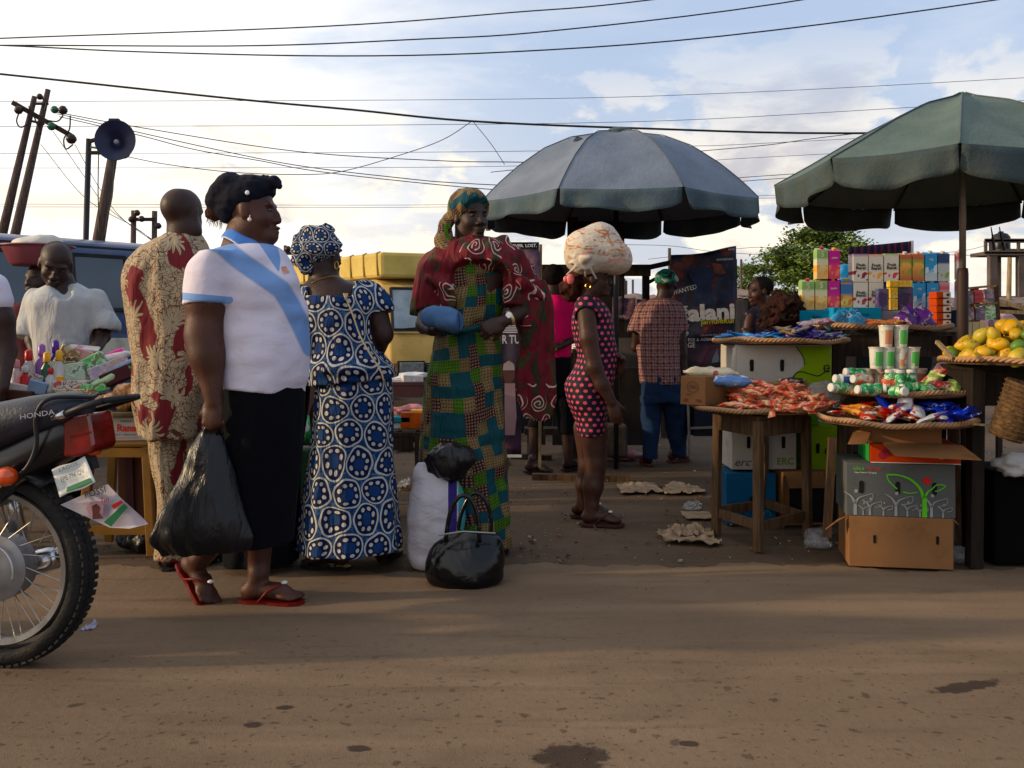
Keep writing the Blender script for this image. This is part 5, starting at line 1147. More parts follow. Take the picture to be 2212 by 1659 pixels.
s.chain([p(-75,850),p(-75,1120)],[.11,.05]);s.chain([p(-45,850),p(-48,1120)],[.11,.05]);foot(s,np.array((p(-75,0)[0],4.62,.09)),80);foot(s,np.array((p(-45,0)[0],4.8,.09)),80);s.mesh('body',SK2,t)
s=SDF((-3.15,4.35,.6),(-2.4,5.05,1.45),.011);s.loft(rows(Y,[(588,-92,-44,.09),(605,-112,-25,.15),(700,-112,-20,.17),(840,-108,-16,.17)]),.02);s.chain([p(-16,620,-.05),p(-4,652,-.05)],[.072,.070]);s.noise(.007,10,10,10);s.mesh('shirt',WHITECOT,t)
s=SDF((-3.1,4.4,.1),(-2.5,5.05,.9),.013);s.loft(rows(Y,[(820,-104,-18,.17),(1120,-98,-30,.13)]),.02);s.mesh('trousers',BLACKCLOTH,t)
Y=4.42;p=lambda u,v,d=0.:P(u,v,Y+d)
t=thing('person','figure in a long black gown almost hidden behind the woman in white','person',(p(570,0)[0],Y,0))
s=SDF((-1.45,4.1,0),(-.9,4.75,1.45),.012);hc=p(575,600,.05);M=frame(160,0);head(s,hc,M,.95);s.chain([p(578,620),p(580,660)],[.055,.07]);s.loft(rows(Y,[(660,545,620,.1),(800,545,630,.13),(1000,540,620,.13),(1100,540,620,.1)]),.03)
s.chain([p(560,1050),p(555,1180)],[.07,.045]);s.chain([p(600,1050),p(605,1180)],[.07,.045]);foot(s,np.array((p(555,0)[0],4.4,.09)),160);foot(s,np.array((p(605,0)[0],4.45,.09)),180);s.mesh('body',SK2,t)
s=SDF((-1.5,4.1,.03),(-.85,4.8,1.35),.012);s.loft(rows(Y,[(640,560,605,.09),(665,545,640,.15),(760,540,668,.17),(850,530,668,.18),(980,515,652,.19),(1100,495,648,.2),(1216,482,645,.22)]),.02,wavefold(6,.05,1.,.06));s.mesh('gown',BLACKCLOTH,t)
s=SDF((-1.4,4.25,1.2),(-.95,4.7,1.5),.011);s.ell(hc+np.array((0,-.01,.02)),(.1,.105,.10),M,.02);s.mesh('headscarf',BLACKCLOTH,t)
Y=7.0;p=lambda u,v,d=0.:P(u,v,Y+d)
t=thing('person','smiling child in profile in a dark patterned top beyond the blue wafer tray','person',(p(1640,0)[0],Y,0))
s=SDF((1.66,6.7,0),(2.08,7.35,1.56),.008,fz=());hc=p(1640,630);M=frame(-72,-6);head(s,hc,M,.90);s.chain([p(1643,645),p(1646,668)],[.046,.055]);s.loft(rows(Y,[(670,1625,1668,.08),(760,1625,1668,.1),(850,1628,1668,.1)]),.03)
s.chain([p(1620,685,-.08),p(1610,740,-.1),p(1620,760,-.25)],[.045,.037,.028]);s.chain([p(1635,850),p(1635,1000)],[.08,.04]);s.chain([p(1658,850),p(1658,1000)],[.08,.04]);foot(s,np.array((p(1635,0)[0],7,.08)),-80,.85);foot(s,np.array((p(1658,0)[0],7.1,.08)),-80,.85);s.mesh('body',SK3,t);eyes(hc,M,t,.9)
DKP=MT('dark_flower_print',.8,.2);_c=DKP.co();DKP.col(DKP.ramp(DKP.vor(_c,22.),[(0,(.30,.25,.25)),(.18,(.12,.02,.03)),(.3,(.01,.01,.02))]));s=SDF((1.62,6.7,.45),(2.1,7.3,1.36),.010);s.loft(rows(Y,[(658,1630,1658,.06),(672,1615,1670,.1),(760,1616,1672,.12),(880,1610,1678,.13)]),.02);s.chain([p(1622,685,-.07),p(1614,715,-.08)],[.055,.05]);s.noise(.008,12,12,9);s.mesh('dress',DKP.mat,t)
s=SDF((1.7,6.8,1.26),(2.05,7.25,1.56),.008);s.ell(hc+M@np.array((-.03,0,.034)),(.088,.078,.078),M,.02);s.cut(hc+M@np.array((.045,0,.0)),M@np.array((.88,0,-.45)));s.noise(.005,50,50,50);s.mesh('hair',HAIR,t)
Y=6.35;p=lambda u,v,d=0.:P(u,v,Y+d)
t=thing('person','child with a big round mass of curly reddish-black hair leaning on the wafer tray','person',(p(1690,0)[0],Y,0))
s=SDF((1.5,5.9,0),(2.15,6.7,1.36),.011);hc=p(1692,676);M=frame(170,-10);head(s,hc,M,.93);s.chain([p(1690,695),p(1688,720)],[.05,.06]);s.loft(rows(Y,[(722,1660,1722,.09),(820,1665,1718,.11),(920,1665,1718,.11)]),.03)
s.chain([p(1655,735),p(1640,735,-.2),p(1655,722,-.42)],[.045,.038,.03]);s.chain([p(1725,735),p(1738,728,-.2),p(1700,722,-.42)],[.045,.038,.03])
s.chain([p(1675,920),p(1675,1040)],[.08,.045]);s.chain([p(1705,920),p(1705,1040)],[.08,.045]);foot(s,np.array((p(1675,0)[0],6.35,.08)),180,.9);foot(s,np.array((p(1705,0)[0],6.4,.08)),180,.9);s.mesh('body',SK3,t)
s=SDF((1.5,5.95,.3),(2.15,6.7,1.15),.012);s.loft(rows(Y,[(718,1668,1712,.07),(732,1652,1728,.12),(830,1655,1728,.13),(960,1648,1735,.14)]),.02);s.chain([p(1652,738),p(1645,742,-.1)],[.055,.05]);s.chain([p(1728,738),p(1735,738,-.1)],[.055,.05]);s.noise(.008,12,12,9);s.mesh('top',simple('red_top',(.20,.03,.03)),t)
s=SDF((1.58,6.05,1.0),(2.05,6.65,1.45),.008);s.ell(p(1690,672),(.132,.135,.128),None,.02);s.ell(p(1672,690),(.09,.1,.09),None,.03);s.noise(.026,24,24,24,2);s.noise(.016,60,60,60,5);o=s.mesh('curly_hair',CURL,t)
def relink(o,parent):
 w_=o.location.copy();o.parent=parent;o.location=w_-parent.location;return o
BAGM=MT('black_polythene',.36,.35);_c=BAGM.co();BAGM.col((.006,.006,.008));BAGM.bump(BAGM.noise(BAGM.scale(_c,(1,1,.25)),17,4,.6,.8),.7,.02);BAGM=BAGM.mat
Y=3.60;s=SDF((-1.45,3.35,.2),(-.95,3.85,.80),.0065)
s.loft(rows(Y,[(918,446,470,.012,-.02),(935,430,480,.022),(965,414,490,.04),(1020,392,507,.065),(1080,362,524,.09),(1130,341,537,.105),(1166,330,543,.10),(1192,350,534,.08)]),.012,wavefold(9,.3,.7,.05,.7,17),tilt=-.05)
s.cone(P(360,1150,Y),P(330,1170,Y),.05,.012,.02)
s.noise(.007,22,22,4,4);bgo=s.mesh('carrier_bag',BAGM)
tag(bgo,'big stretched black plastic bag hanging from the hand of the woman in white','plastic bag')
m=MB()
for a in((440,470),(452,480)):m.tube(spl([P(a[0],945,Y-.01),P(a[0]+2,922,Y-.02),P(a[1]-6,914,Y-.02),P(a[1],940,Y-.01)],12),.007,6,flat=.6)
relink(m.build('handle',BAGM,smooth=True),bgo)
Y=4.42
SKM=MT('woven_poly_sack',.6,.25);x,z=SKM.uv();_c=SKM.co();q=SKM.mix(SKM.noise(_c,5,5),(.40,.38,.42),(.54,.51,.54))
def ux(u,Y):return(u-CX)/F*Y
q=SKM.mix((x>ux(968,Y)),q,(.03,.015,.16));q=SKM.mix((x>ux(987,Y)),q,(.42,.42,.46));q=SKM.mix((x>ux(990,Y)),q,SKM.ramp(SKM.noise(_c,4,2),[(0,(.05,.30,.06)),(.5,(.05,.30,.20)),(.62,(.05,.22,.45)),(.8,(.3,.4,.5))]));SKM.col(q);SKM.bump(SKM.noise(SKM.scale(_c,(1,1,2)),7,4,.5,.5),.5,.03)
s=SDF((-.56,4.2,0),(-.14,4.7,.62),.0075);s.loft(rows(Y,[(1000,903,935,.02),(1016,894,972,.06),(1050,888,996,.10),(1110,878,1004,.125),(1170,877,1002,.13),(1215,886,996,.12),(1232,900,980,.09)]),.02,wavefold(5,.0,.6,.03));s.noise(.007,7,7,13,3)
tag(s.mesh('grain_sack',SKM.mat,None,lambda V:np.stack([V[:,0]/V[:,1]*4.42,V[:,2]],-1)),'tall white woven sack with a purple stripe standing behind the handbag','sack')
s=SDF((-.42,4.1,.35),(-.1,4.6,.62),.007);s.ell(P(972,998,4.38),(.098,.09,.085),None,.02);s.ell(P(1000,985,4.36),(.06,.07,.06),None,.02);s.ell(P(948,990,4.36),(.05,.06,.05),None,.02);s.noise(.016,22,22,16,2)
tag(s.mesh('plastic_bag',BAGM),'small crumpled black plastic bag resting on the white woven sack','plastic bag')
PAT=MT('black_patent_leather',.2,.35);_c=PAT.co();PAT.col((.004,.004,.005));PAT.bump(PAT.noise(_c,6,3,.5,.6),.45,.03);PAT=PAT.mat
Y=4.12;hb=thing('handbag','shiny black patent handbag with two upright handles on the road','handbag',(ux(1005,Y),Y,0))
s=SDF((-.42,3.9,0),(.0,4.35,.30),.0065);s.loft(rows(Y,[(1148,985,1066,.03),(1162,955,1080,.065),(1185,932,1088,.105),(1225,921,1089,.13),(1256,928,1078,.12),(1267,945,1055,.10)]),.015,pw=2.3,tilt=.10);s.noise(.006,12,12,9,3);s.mesh('body',PAT,hb)
for a in(((962,1170),(972,1110),(992,1073),(1016,1078),(1032,1120),(1036,1172)),((985,1168),(998,1105),(1022,1066),(1048,1080),(1060,1125),(1058,1170))):
 m=MB();d_=-.09 if a[0][0]<970 else.05;m.tube(spl([P(u,v,Y+d_)for u,v in a],26),.0095,8);m.build('handle',PAT,hb,smooth=True)
m=MB();m.tube([P(948,1156,Y-.09),P(1000,1148,Y-.12),P(1070,1152,Y-.09)],.004,5);m.build('zip',METAL,hb)
s=SDF((-2.,4.55,0),(-1.65,5.0,.2),.008);s.ell((ux(300,4.7),4.75,.045),(.13,.1,.065),None,.02);s.noise(.02,18,18,18,3);s.cut((0,0,0),(0,0,-1));tag(s.mesh('plastic_bag',BAGM),'slumped black plastic bag on the ground beside the yellow stool','plastic bag')
BY=3.10;wc=np.array((ux(4,BY),BY,.325));mc=thing('motorcycle','black motorcycle rear end with worn number plate entering from the left','motorcycle',(wc[0],BY,0))
Rm=Matrix.Translation(Vector(wc))@Matrix.Rotation(R(-9),4,'Z')
def mb(mm,name,mat,par=mc,**k):return MBxf(mm,Rm).build(name,mat,par,**k)
def q(u,v,dy=0.):c_=P(u,v,BY);return(c_[0]-wc[0],dy,c_[2]-wc[2])
RIMM=simple('rim_steel',(.40,.40,.40),.3,.1,6,metal=.9,dirt=((.12,.09,.06),14,.7))
def wheel(cx_,nm='wheel'):
 m=MB();prof=[]
 for k in range(13):a=math.pi*(-.62+1.24*k/12);prof.append((.285+.038*math.cos(a),.050*math.sin(a)))
 m.lathe((cx_,0,0),prof+prof[:1],64,(0,1,0),cap=False);ty=mb(m,nm,RUBBER,smooth='auto')
 m=MB()
 for k in range(72):
  a=2*math.pi*k/72
  for j,(w_,y_)in enumerate(((.024,-.030),(.026,0),(.024,.030))):
   aa=a+(.04 if j==1 else 0);r_=.3235-(.006 if j!=1 else 0)
   m.box((cx_+r_*math.sin(aa),y_,r_*math.cos(aa)),(.017,w_,.007),ry=aa)
 mb(m,'tread',RUBBER,ty)
 m=MB();m.lathe((cx_,0,0),[(.232,-.028),(.250,-.030),(.254,-.022),(.240,-.012),(.240,.012),(.254,.022),(.250,.030),(.232,.028),(.226,0),(.232,-.028)],64,(0,1,0),cap=False);mb(m,'rim',RIMM,ty,smooth='auto')
 m=MB()
 for k in range(36):
  a=2*math.pi*k/36;b=a+(.55 if k%2 else-.55)*(1 if k%4<2 else.8);y_=(.03 if k%2 else-.03)
  m.tube([(cx_+.075*math.sin(b),y_,.075*math.cos(b)),(cx_+.232*math.sin(a),y_*.3,.232*math.cos(a))],.0019,5)
 mb(m,'spokes',METAL,ty)
 m=MB();m.lathe((cx_,0,0),[(0,-.062),(.028,-.062),(.03,-.052),(.085,-.048),(.105,-.035),(.108,.03),(.07,.05),(.02,.06),(0,.06)],40,(0,-1,0));m.lathe((cx_,.052,0),[(.0,.0),(.01,0)],8,(0,1,0))
 mb(m,'hub',simple('cast_alloy',(.26,.25,.25),.45,.2,10,metal=.5,dirt=((.08,.06,.05),12,.6)),ty,smooth='auto')
 m=MB();m.tube([(cx_+.088*math.sin(a),-.062,.088*math.cos(a))for a in np.linspace(.3,1.9,14)],.007,6,flat=.5);mb(m,'brake_ring',simple('bright_alloy',(.5,.5,.5),.35,metal=.6),ty,smooth=True)
 return ty
wheel(0);wheel(-1.24)
m=MB()
for(a0,a1,r0,r1,w_)in((-.9,.62,.345,.352,.075),):
 N=18;vs=[]
 for i in range(N+1):
  a=a0+(a1-a0)*i/N
  for(r_,y_)in((r0-.01,-w_),(r1,-w_*.7),(r1+.012,0),(r1,w_*.7),(r0-.01,w_)):vs.append((r_*math.sin(a),y_,r_*math.cos(a)))
 m.add(vs,[(i*5+j,i*5+j+1,(i+1)*5+j+1,(i+1)*5+j)for i in range(N)for j in range(4)])
mb(m,'fender',BLKPL,smooth=True,solid=.004)
def loftx(secs,name,mat,**k):
 m=MB();n=14;vs=[]
 for x_,z0,z1,w_ in secs:
  for i in range(n):
   a=2*math.pi*i/n;c_,s_=math.cos(a),math.sin(a)
   sg=lambda t_,e:math.copysign(abs(t_)**e,t_)
   vs.append((x_,w_*sg(c_,.75),(z0+z1)/2+(z1-z0)/2*sg(s_,.7)))
 L_=len(secs);m.add(vs,[(i*n+j,i*n+(j+1)%n,(i+1)*n+(j+1)%n,(i+1)*n+j)for i in range(L_-1)for j in range(n)]+[tuple(range(n)),tuple((L_-1)*n+j for j in range(n))])
 return mb(m,name,mat,smooth='auto',**k)
SEATM=simple('vinyl_seat',(.030,.032,.045),.42,.2,12,.25,120,spec=.4)
X_=lambda u:q(u,0)[0];Z_=lambda v:q(0,v)[2]
seat=loftx([(X_(-330),Z_(960),Z_(925),.10),(X_(-250),Z_(985),Z_(905),.13),(X_(-100),Z_(995),Z_(893),.135),(X_(0),Z_(985),Z_(869),.13),(X_(90),Z_(945),Z_(852),.12),(X_(160),Z_(918),Z_(843),.105),(X_(196),Z_(905),Z_(850),.07),(X_(208),Z_(895),Z_(862),.03)],'seat',SEATM)
text('HONDA',tuple(Rm@Vector(q(152,886,-.136))),Rm.to_3x3()@Vector((1,.22,.16)),Rm.to_3x3()@Vector((-.12,.0,1)),.023,simple('logo_white',(.35,.35,.38),.5),mc,'lettering',squeeze=1.25)
loftx([(X_(-260),Z_(1100),Z_(960),.07),(X_(-100),Z_(1110),Z_(960),.10),(X_(0),Z_(1095),Z_(960),.10),(X_(60),Z_(1055),Z_(935),.095),(X_(130),Z_(1010),Z_(905),.085),(X_(190),Z_(975),Z_(880),.06),(X_(205),Z_(950),Z_(890),.03)],'side_panel',simple('black_paint',(.010,.009,.012),.25,.2,8,spec=.5))
m=MB();m.tube(spl([q(-10,1120,-.112),q(60,1040,-.114),q(115,1000,-.112),q(137,950,-.108),q(140,900,-.118),q(152,868,-.12),q(172,853,-.11),(X_(200),-.07,Z_(852)),(X_(214),0,Z_(856)),(X_(200),.07,Z_(852)),q(150,868,.12)],50),.007,8);mb(m,'grab_rail',BLKMET,smooth=True)
m=MB();m.tube([q(168,896,-.09),q(235,872,-.10),q(283,858,-.10)],.0105,10);m.tube([q(283,858,-.10),q(292,856,0),q(283,858,.10),q(168,896,.09)],.0105,10);rk=mb(m,'rack_rail',BLKMET,smooth=True)
m=MB();m.tube([q(168,896,-.09),q(196,886,-.094)],.0125,10);mb(m,'worn_end',CHROME,rk,smooth=True)
TL=simple('red_lens',(.20,.004,.008),.15,.35,14,spec=.7,**{'Transmission Weight':.15,'Coat Weight':.6})
m=MB()
pts=[(176,905),(200,892),(236,886),(240,905),(248,955),(240,968),(205,978),(178,978)]
m.prism([q(u,v,-.065)for u,v in pts],(0,0,0),(0,.13,0));tl=mb(m,'tail_light',TL,bevel=.008)
m=MB();m.tube([q(196,935,-.068),q(243,925,-.068)],.003,5);mb(m,'lens_rib',TL,tl)
for a_,b_,w_ in((q(176,925,0),q(150,930,0),.06),(q(205,978,0),q(216,1010,0),.036),(q(214,890,-.05),q(214,872,-.06),.012)):m=MB();m.beam(a_,b_,w_);mb(m,'lamp_bracket',BLKMET)
AMB=simple('amber_lens',(.62,.10,.01),.2,.2,30,spec=.6,**{'Coat Weight':.5})
for(u,v,dy,s_)in((82,1014,-.14,1.1),(212,966,.0,.9)):
 m=MB();m.lathe(q(u,v,dy),[(0,-.035*s_),(.016*s_,-.03*s_),(.026*s_,-.01*s_),(.028*s_,.01),(.022,.03),(0,.036)],14,(1,-.15,.18),sx=1,sy=1.0);i_=mb(m,'indicator',AMB,smooth=True)
 m=MB();m.tube([q(u-2,v,dy+.02),q(u-8,v+3,dy+.10)],.008,6);mb(m,'stalk',BLKPL,i_)
PLW=simple('plate_white',(.52,.52,.50),.5,.1,8,dirt=((.25,.22,.16),12,.6));PLG=simple('plate_green',(.03,.16,.06),.6);INK=simple('plate_ink',(.02,.04,.025),.6)
c4=[np.array(q(160,1004,-.075)),np.array(q(226,977,-.055)),np.array(q(271,1024,-.105)),np.array(q(201,1054,-.125))]
pl=MB();bl_=lambda i,j:(c4[0]*(1-i)+c4[1]*i)*(1-j)+(c4[3]*(1-i)+c4[2]*i)*j+np.array((0,.010*math.sin(i*3.14)*math.sin(j*3.1)-.006,.003*math.sin(i*7)))
pl.grid(lambda i,j:tuple(bl_(i,j)),14,10,False);plo=mb(pl,'number_plate',PLW,smooth=True,solid=.003)
r_=Rm.to_3x3()@Vector(c4[1]-c4[0]);u_=Rm.to_3x3()@Vector(c4[0]-c4[3]);nn_=r_.cross(u_).normalized()
pw_=lambda i,j,o=.006:np.array(Rm@Vector(bl_(i,j)))+np.array(nn_)*o*(1 if nn_.y<0 else-1)
text('LAGOS',pw_(.48,.20,.013),r_,u_,.018,INK,mc,'lettering',squeeze=1.1);text('EPE 796 QV',pw_(.50,.55,.016),r_,u_,.026,INK,mc,'lettering',squeeze=.60)
m=MB();m.add([pw_(.25,.82,.004),pw_(.92,.80,.004),pw_(.95,.97,.004),pw_(.2,.97,.004)],[(0,1,2,3)]);m.build('green_edge',PLG,mc)
m=MB();m.prism([(ux(152,BY),3.03,P(0,1082,BY)[2]),tuple(P(232,1046,3.02)),tuple(P(262,1078,3.0)),tuple(P(300,1112,2.99)),tuple(P(320,1132,3.0)),tuple(P(280,1142,3.0)),tuple(P(238,1140,3.01))],(0,0,0),(0,.003,0))
fl=m.build('poster_flap',simple('poster_paper',(.42,.38,.42),.5,.1,6),mc)
text('POSSI',P(206,1064,2.985),(1,0,.30),(-.2,0,1),.030,INK,mc,'lettering',squeeze=.95);text('7in',P(226,1080,2.985),(1,0,.30),(-.2,0,1),.026,TXR,mc,'lettering')
m=MB();m.add([P(u,v,2.985)for u,v in((186,1098),(196,1084),(212,1082),(224,1092),(222,1112),(206,1118),(192,1112))],[tuple(range(7))]);m.build('oval_print',simple('pale_pink_print',(.45,.25,.28)),mc)
m=MB();m.add([P(u,v,2.982)for u,v in((200,1108),(198,1094),(208,1088),(216,1096),(214,1108),(224,1120),(200,1122))],[tuple(range(7))]);m.build('portrait_print',simple('brown_print',(.12,.04,.03)),mc)
m=MB();m.add([P(u,v,2.983)for u,v in((240,1092),(262,1080),(266,1086),(246,1100))],[(0,1,2,3)]);m.build('red_bar',TXR,mc)
m=MB();m.add([P(u,v,2.983)for u,v in((224,1128),(268,1088),(276,1096),(240,1138))],[(0,1,2,3)]);m.build('green_bar',PLG,mc)
m=MB();m.tube([(0,-.075,0),(-.62,-.09,.05)],.020,8);m.tube([(0,.075,0),(-.62,.09,.05)],.02,8);mb(m,'swingarm',BLKMET)
for g in(-1,1):m=MB();m.tube([(0,.105*g,.02),(-.10,.11*g,.36)],.024,10);m.tube([(-.01,.105*g,.05),(-.09,.11*g,.32)],.032,10);mb(m,'shock_absorber',CHROME,smooth=True)
m=MB();m.tube([(-.75,.13,-.12),(-.4,.14,-.09),(.02,.14,-.02),(.10,.14,.0)],[.02,.035,.042,.038],12);mb(m,'exhaust',CHROME,smooth=True)
m=MB();m.box((-.68,0,.02),(.32,.24,.3));m.lathe((-.66,-.13,-.02),[(.09,0),(.1,.02),(.1,.26),(.09,.27)],16,(0,1,0));m.lathe((-.80,0,.1),[(.07,0),(.08,.02),(.07,.16)],12,(-.4,0,1));mb(m,'engine',BLKMET,bevel=.02)
loftx([(-1.04,.38,.46,.05),(-.95,.34,.56,.11),(-.78,.33,.58,.13),(-.62,.33,.50,.09),(-.56,.34,.44,.05)],'fuel_tank',simple('red_tank',(.12,.01,.015),.2,spec=.6))
m=MB();m.tube([(-1.24,-.08,0),(-1.02,-.08,.62)],.018,8);m.tube([(-1.24,.08,0),(-1.02,.08,.62)],.018,8);m.tube([(-.92,-.34,.70),(-1.0,-.12,.66),(-1.0,.12,.66),(-.92,.34,.70)],.012,8);m.lathe((-1.12,0,.52),[(0,-.08),(.08,-.05),(.09,.03),(0,.05)],18,(-1,0,0));mb(m,'front_fork',BLKMET)
def tray(lb,c,Rr,mats=(WICK,WICKF),ell=1.,name='cane_tray',n=3,hr=.013):
 t=thing(name,lb,'cane tray',(c[0],c[1],c[2]-.012),'round cane trays on the stall');hr*=.75
 m=MB();m.lathe((c[0],c[1],c[2]-.012),[(0,0),(Rr*.97,.004),(Rr,.012),(Rr*.97,.012),(0,.010)],48,sy=ell);m.build('woven_base',mats[1],t)
 for k in range(n):
  m=MB();pts=[];N=240
  for i in range(N):
   a=2*math.pi*i/N;ph=a*34+k*6.283/n;wob=.006*math.sin(a*3+c[0]*9)+.004*math.sin(a*7)
   rr_=Rr+hr*.75*math.cos(ph);pts.append((c[0]+rr_*math.cos(a),c[1]+rr_*ell*math.sin(a),c[2]+.012+wob+hr*.75*math.sin(ph)))
  m.tube(pts,hr*.72,6,closed=True);m.build('rim_strand',mats[0],t,smooth=True)
 return t
WICK=(lambda:[simple('cane_strand',(.20,.105,.052),.7,.35,14,.5,60)])()[0]
def table(lb,corners,z,leg=.045,mat=WOOD,apron=.08,low=None,name='wooden_table',top=.022,splay=.02,group=None):
 c=np.mean(np.array(corners),0);t=thing(name,lb,'table',(c[0],c[1],0),group);C=[np.array((a[0],a[1]))for a in corners];n=len(C)
 m=MB();m.prism([(a[0]+(a[0]-c[0])*.06,a[1]+(a[1]-c[1])*.06,z-top)for a in C],(0,0,0),(0,0,top));m.build('table_top',mat,t)
 for a in C:
  o_=(a-c)*splay;m=MB();m.beam((a[0]+o_[0]*2,a[1]+o_[1]*2,0),(a[0],a[1],z-top-.001),leg,leg*.8,up=(C[1][0]-C[0][0],C[1][1]-C[0][1],0));m.build('leg',mat,t)
 for i in range(n):
  a,b=C[i],C[(i+1)%n];d_=(b-a)/np.linalg.norm(b-a)*leg*.5
  m=MB();m.beam((a[0]+d_[0],a[1]+d_[1],z-top-apron/2-.002),(b[0]-d_[0],b[1]-d_[1],z-top-apron/2-.002),.018,apron);m.build('apron',mat,t)
  if low:m=MB();m.beam((a[0]*1+d_[0],a[1]+d_[1],low),(b[0]-d_[0],b[1]-d_[1],low+.01),.016,.05);m.build('stretcher',mat,t)
 return t
table('weathered wooden stool table under the tray of red sachets',[(1.235,4.72),(1.555,4.98),(1.434,5.36),(1.115,5.10)],.672,low=.115,leg=.042)
tray('cane tray heaped with red sachets, nearest to the left',(1.325,5.02,.69),.355)
tray('cane tray of blue and purple wafers on the white and green carton',(1.60,5.62,1.035),.385)
tray('highest cane tray, carrying the juice cartons',(2.38,6.15,1.115),.45,hr=.016)
tray('cane tray of yoghurt cups and drink bottles, above the biscuits',(1.985,4.78,.79),.35)
tray('lowest front cane tray, with red and blue biscuit packets',(1.870,4.58,.665),.360)
tray('cane tray piled with yellow mangoes at the right edge',(2.49,4.44,.955),.43)
table('dark table holding the juice carton tray',[(2.02,5.85),(2.75,5.85),(2.75,6.45),(2.02,6.45)],1.095,mat=WOODD,apron=.13,leg=.09)
table('rough table under the yoghurt tray',[(1.74,4.95),(2.20,4.66),(2.24,5.05),(1.85,5.15)],.77,leg=.035,low=.2)
table('dark heavy table under the mango tray',[(2.17,4.40),(2.85,4.36),(2.85,4.76),(2.17,4.78)],.935,mat=wood('black_wood',(.022,.014,.010)),apron=.16,leg=.07)
m=MB();m.beam(P(1786,1160,4.52),P(1798,945,4.52),.038,.02);tag(m.build('wooden_prop',WOOD),'leaning pale wooden prop left of the grey fruit box','wooden prop')
for a,b,w_,lb in(((2056,905,4.7),(2058,845,4.7),.018,'short upright stick beside the yoghurt tray'),((1975,855,4.9),(2010,905,4.7),.016,'slanting stick behind the biscuit tray'),((2024,738,4.25),(2060,775,4.12),.016,'pale stick poking out of the mango tray'),((2090,915,4.3),(2142,919,4.25),.010,'thin stick end jutting right from the biscuit tray')):
 m=MB();m.beam(P(*a),P(*b),w_);tag(m.build('stick',BAMB),lb,'stick')
def carton(lb,c,d,rz,mat,name='cardboard_box',z0=None,holes=(),open_=False,side=None,cat='box',tint=None,group=None):
 """c: centre xy, base z ; local front is -y"""
 t=thing(name,lb,cat,(c[0],c[1],c[2]),group);M=Matrix.Translation(Vector((c[0],c[1],c[2])))@Matrix.Rotation(rz,4,'Z')
 m=MB();w_,dp,h=d
 if not open_:m.box((0,0,h/2),d)
 else:
  th=.005
  for cc_,dd_ in(((0,-dp/2+th/2,h/2),(w_,th,h)),((0,dp/2-th/2,h/2),(w_,th,h)),((-w_/2+th/2,0,h/2),(th,dp-2*th,h)),((w_/2-th/2,0,h/2),(th,dp-2*th,h)),((0,0,th/2),(w_-2*th,dp-2*th,th))):m.box(cc_,dd_)
 rr=random.Random(int(c[0]*997));m.v=[(x_+rr.uniform(-.003,.003),y_+rr.uniform(-.003,.003),z_+rr.uniform(-.002,.002))for x_,y_,z_ in m.v]
 o=MBxf(m,M).build('carton_body',mat,t,bevel=.003)
 for hx,hz,hw,hh in holes:
  m=MB();pts=[]
  for k in range(16):
   a=2*math.pi*k/16;pts.append((hx+hw/2*math.cos(a),-dp/2-.0035,hz+math.copysign(hh/2-hw/2,math.sin(a))+hw/2*math.sin(a)))
  m.add(pts,[tuple(range(16))]);MBxf(m,M).build('hand_hole_shade',DARK,t)  # flat black oval painted on as the shade within the hole
 t['_M']=0;del t['_M'];return t,M
def deco(t,M,fn,name,mat,y_):
 m=MB();fn(m,y_);return MBxf(m,M).build(name,mat,t)
def ribbon(m,pts,w0,w1,y_):
 pts=[np.array(p)for p in spl([(a,0,b)for a,b in pts],20)];n=len(pts);L_=[];R_=[]
 for i,a in enumerate(pts):
  d_=pts[min(i+1,n-1)]-pts[max(i-1,0)];d_/=np.linalg.norm(d_)+1e-9;w_=w0+(w1-w0)*i/(n-1);nn_=np.array((-d_[2],0,d_[0]))*w_/2
  L_.append((a[0]+nn_[0],y_,a[2]+nn_[2]));R_.append((a[0]-nn_[0],y_,a[2]-nn_[2]))
 m.add(L_+R_,[(i,i+1,n+i+1,n+i)for i in range(n-1)])
def disc(m,x_,z_,r_,y_,n=16,sx=1.):m.add([(x_+r_*sx*math.cos(2*math.pi*k/n),y_,z_+r_*math.sin(2*math.pi*k/n))for k in range(n)],[tuple(range(n))])
def lab(t,M,st,x_,z_,y_,size,mat,sq=1.,shear=0.,bold=0.):
 M3=M.to_3x3();return text(st,tuple(M@Vector((x_,y_,z_))),M3@Vector((1,0,0)),M3@Vector((0,0,1)),size,mat,t,'lettering',squeeze=sq,shear=shear,bold=bold)
rz=-.19;cc0=(1.835,4.53)
t,M=carton('plain brown carton at the bottom of the front stack, touching the road edge',(cc0[0],cc0[1],0),(.455,.33,.235),rz,CARD,holes=((-.115,.13,.013,.04),(.16,.135,.013,.04)))
m=MB();m.prism([(-.225,-.16,.235),(-.30,-.19,.20),(-.33,-.14,.16),(-.27,-.10,.20)],(0,0,0),(0,0,.004));MBxf(m,M).build('flap',CARD,t);m=MB();m.prism([(.225,.0,.232),(.26,-.04,.215),(.255,-.15,.205),(.226,-.16,.232)],(0,0,0),(0,0,.004));MBxf(m,M).build('flap',CARD,t)
t,M=carton('grey fruit carton printed with white trees and a green branch',(cc0[0],cc0[1]+.005,.236),(.475,.335,.245),rz,CARDK,holes=((-.172,.135,.022,.06),(-.012,.135,.022,.06),(.148,.135,.022,.06)))
GP=simple('grey_print',(.24,.24,.25));GG=simple('bright_green_print',(.10,.42,.02));yf=-.335/2-.004
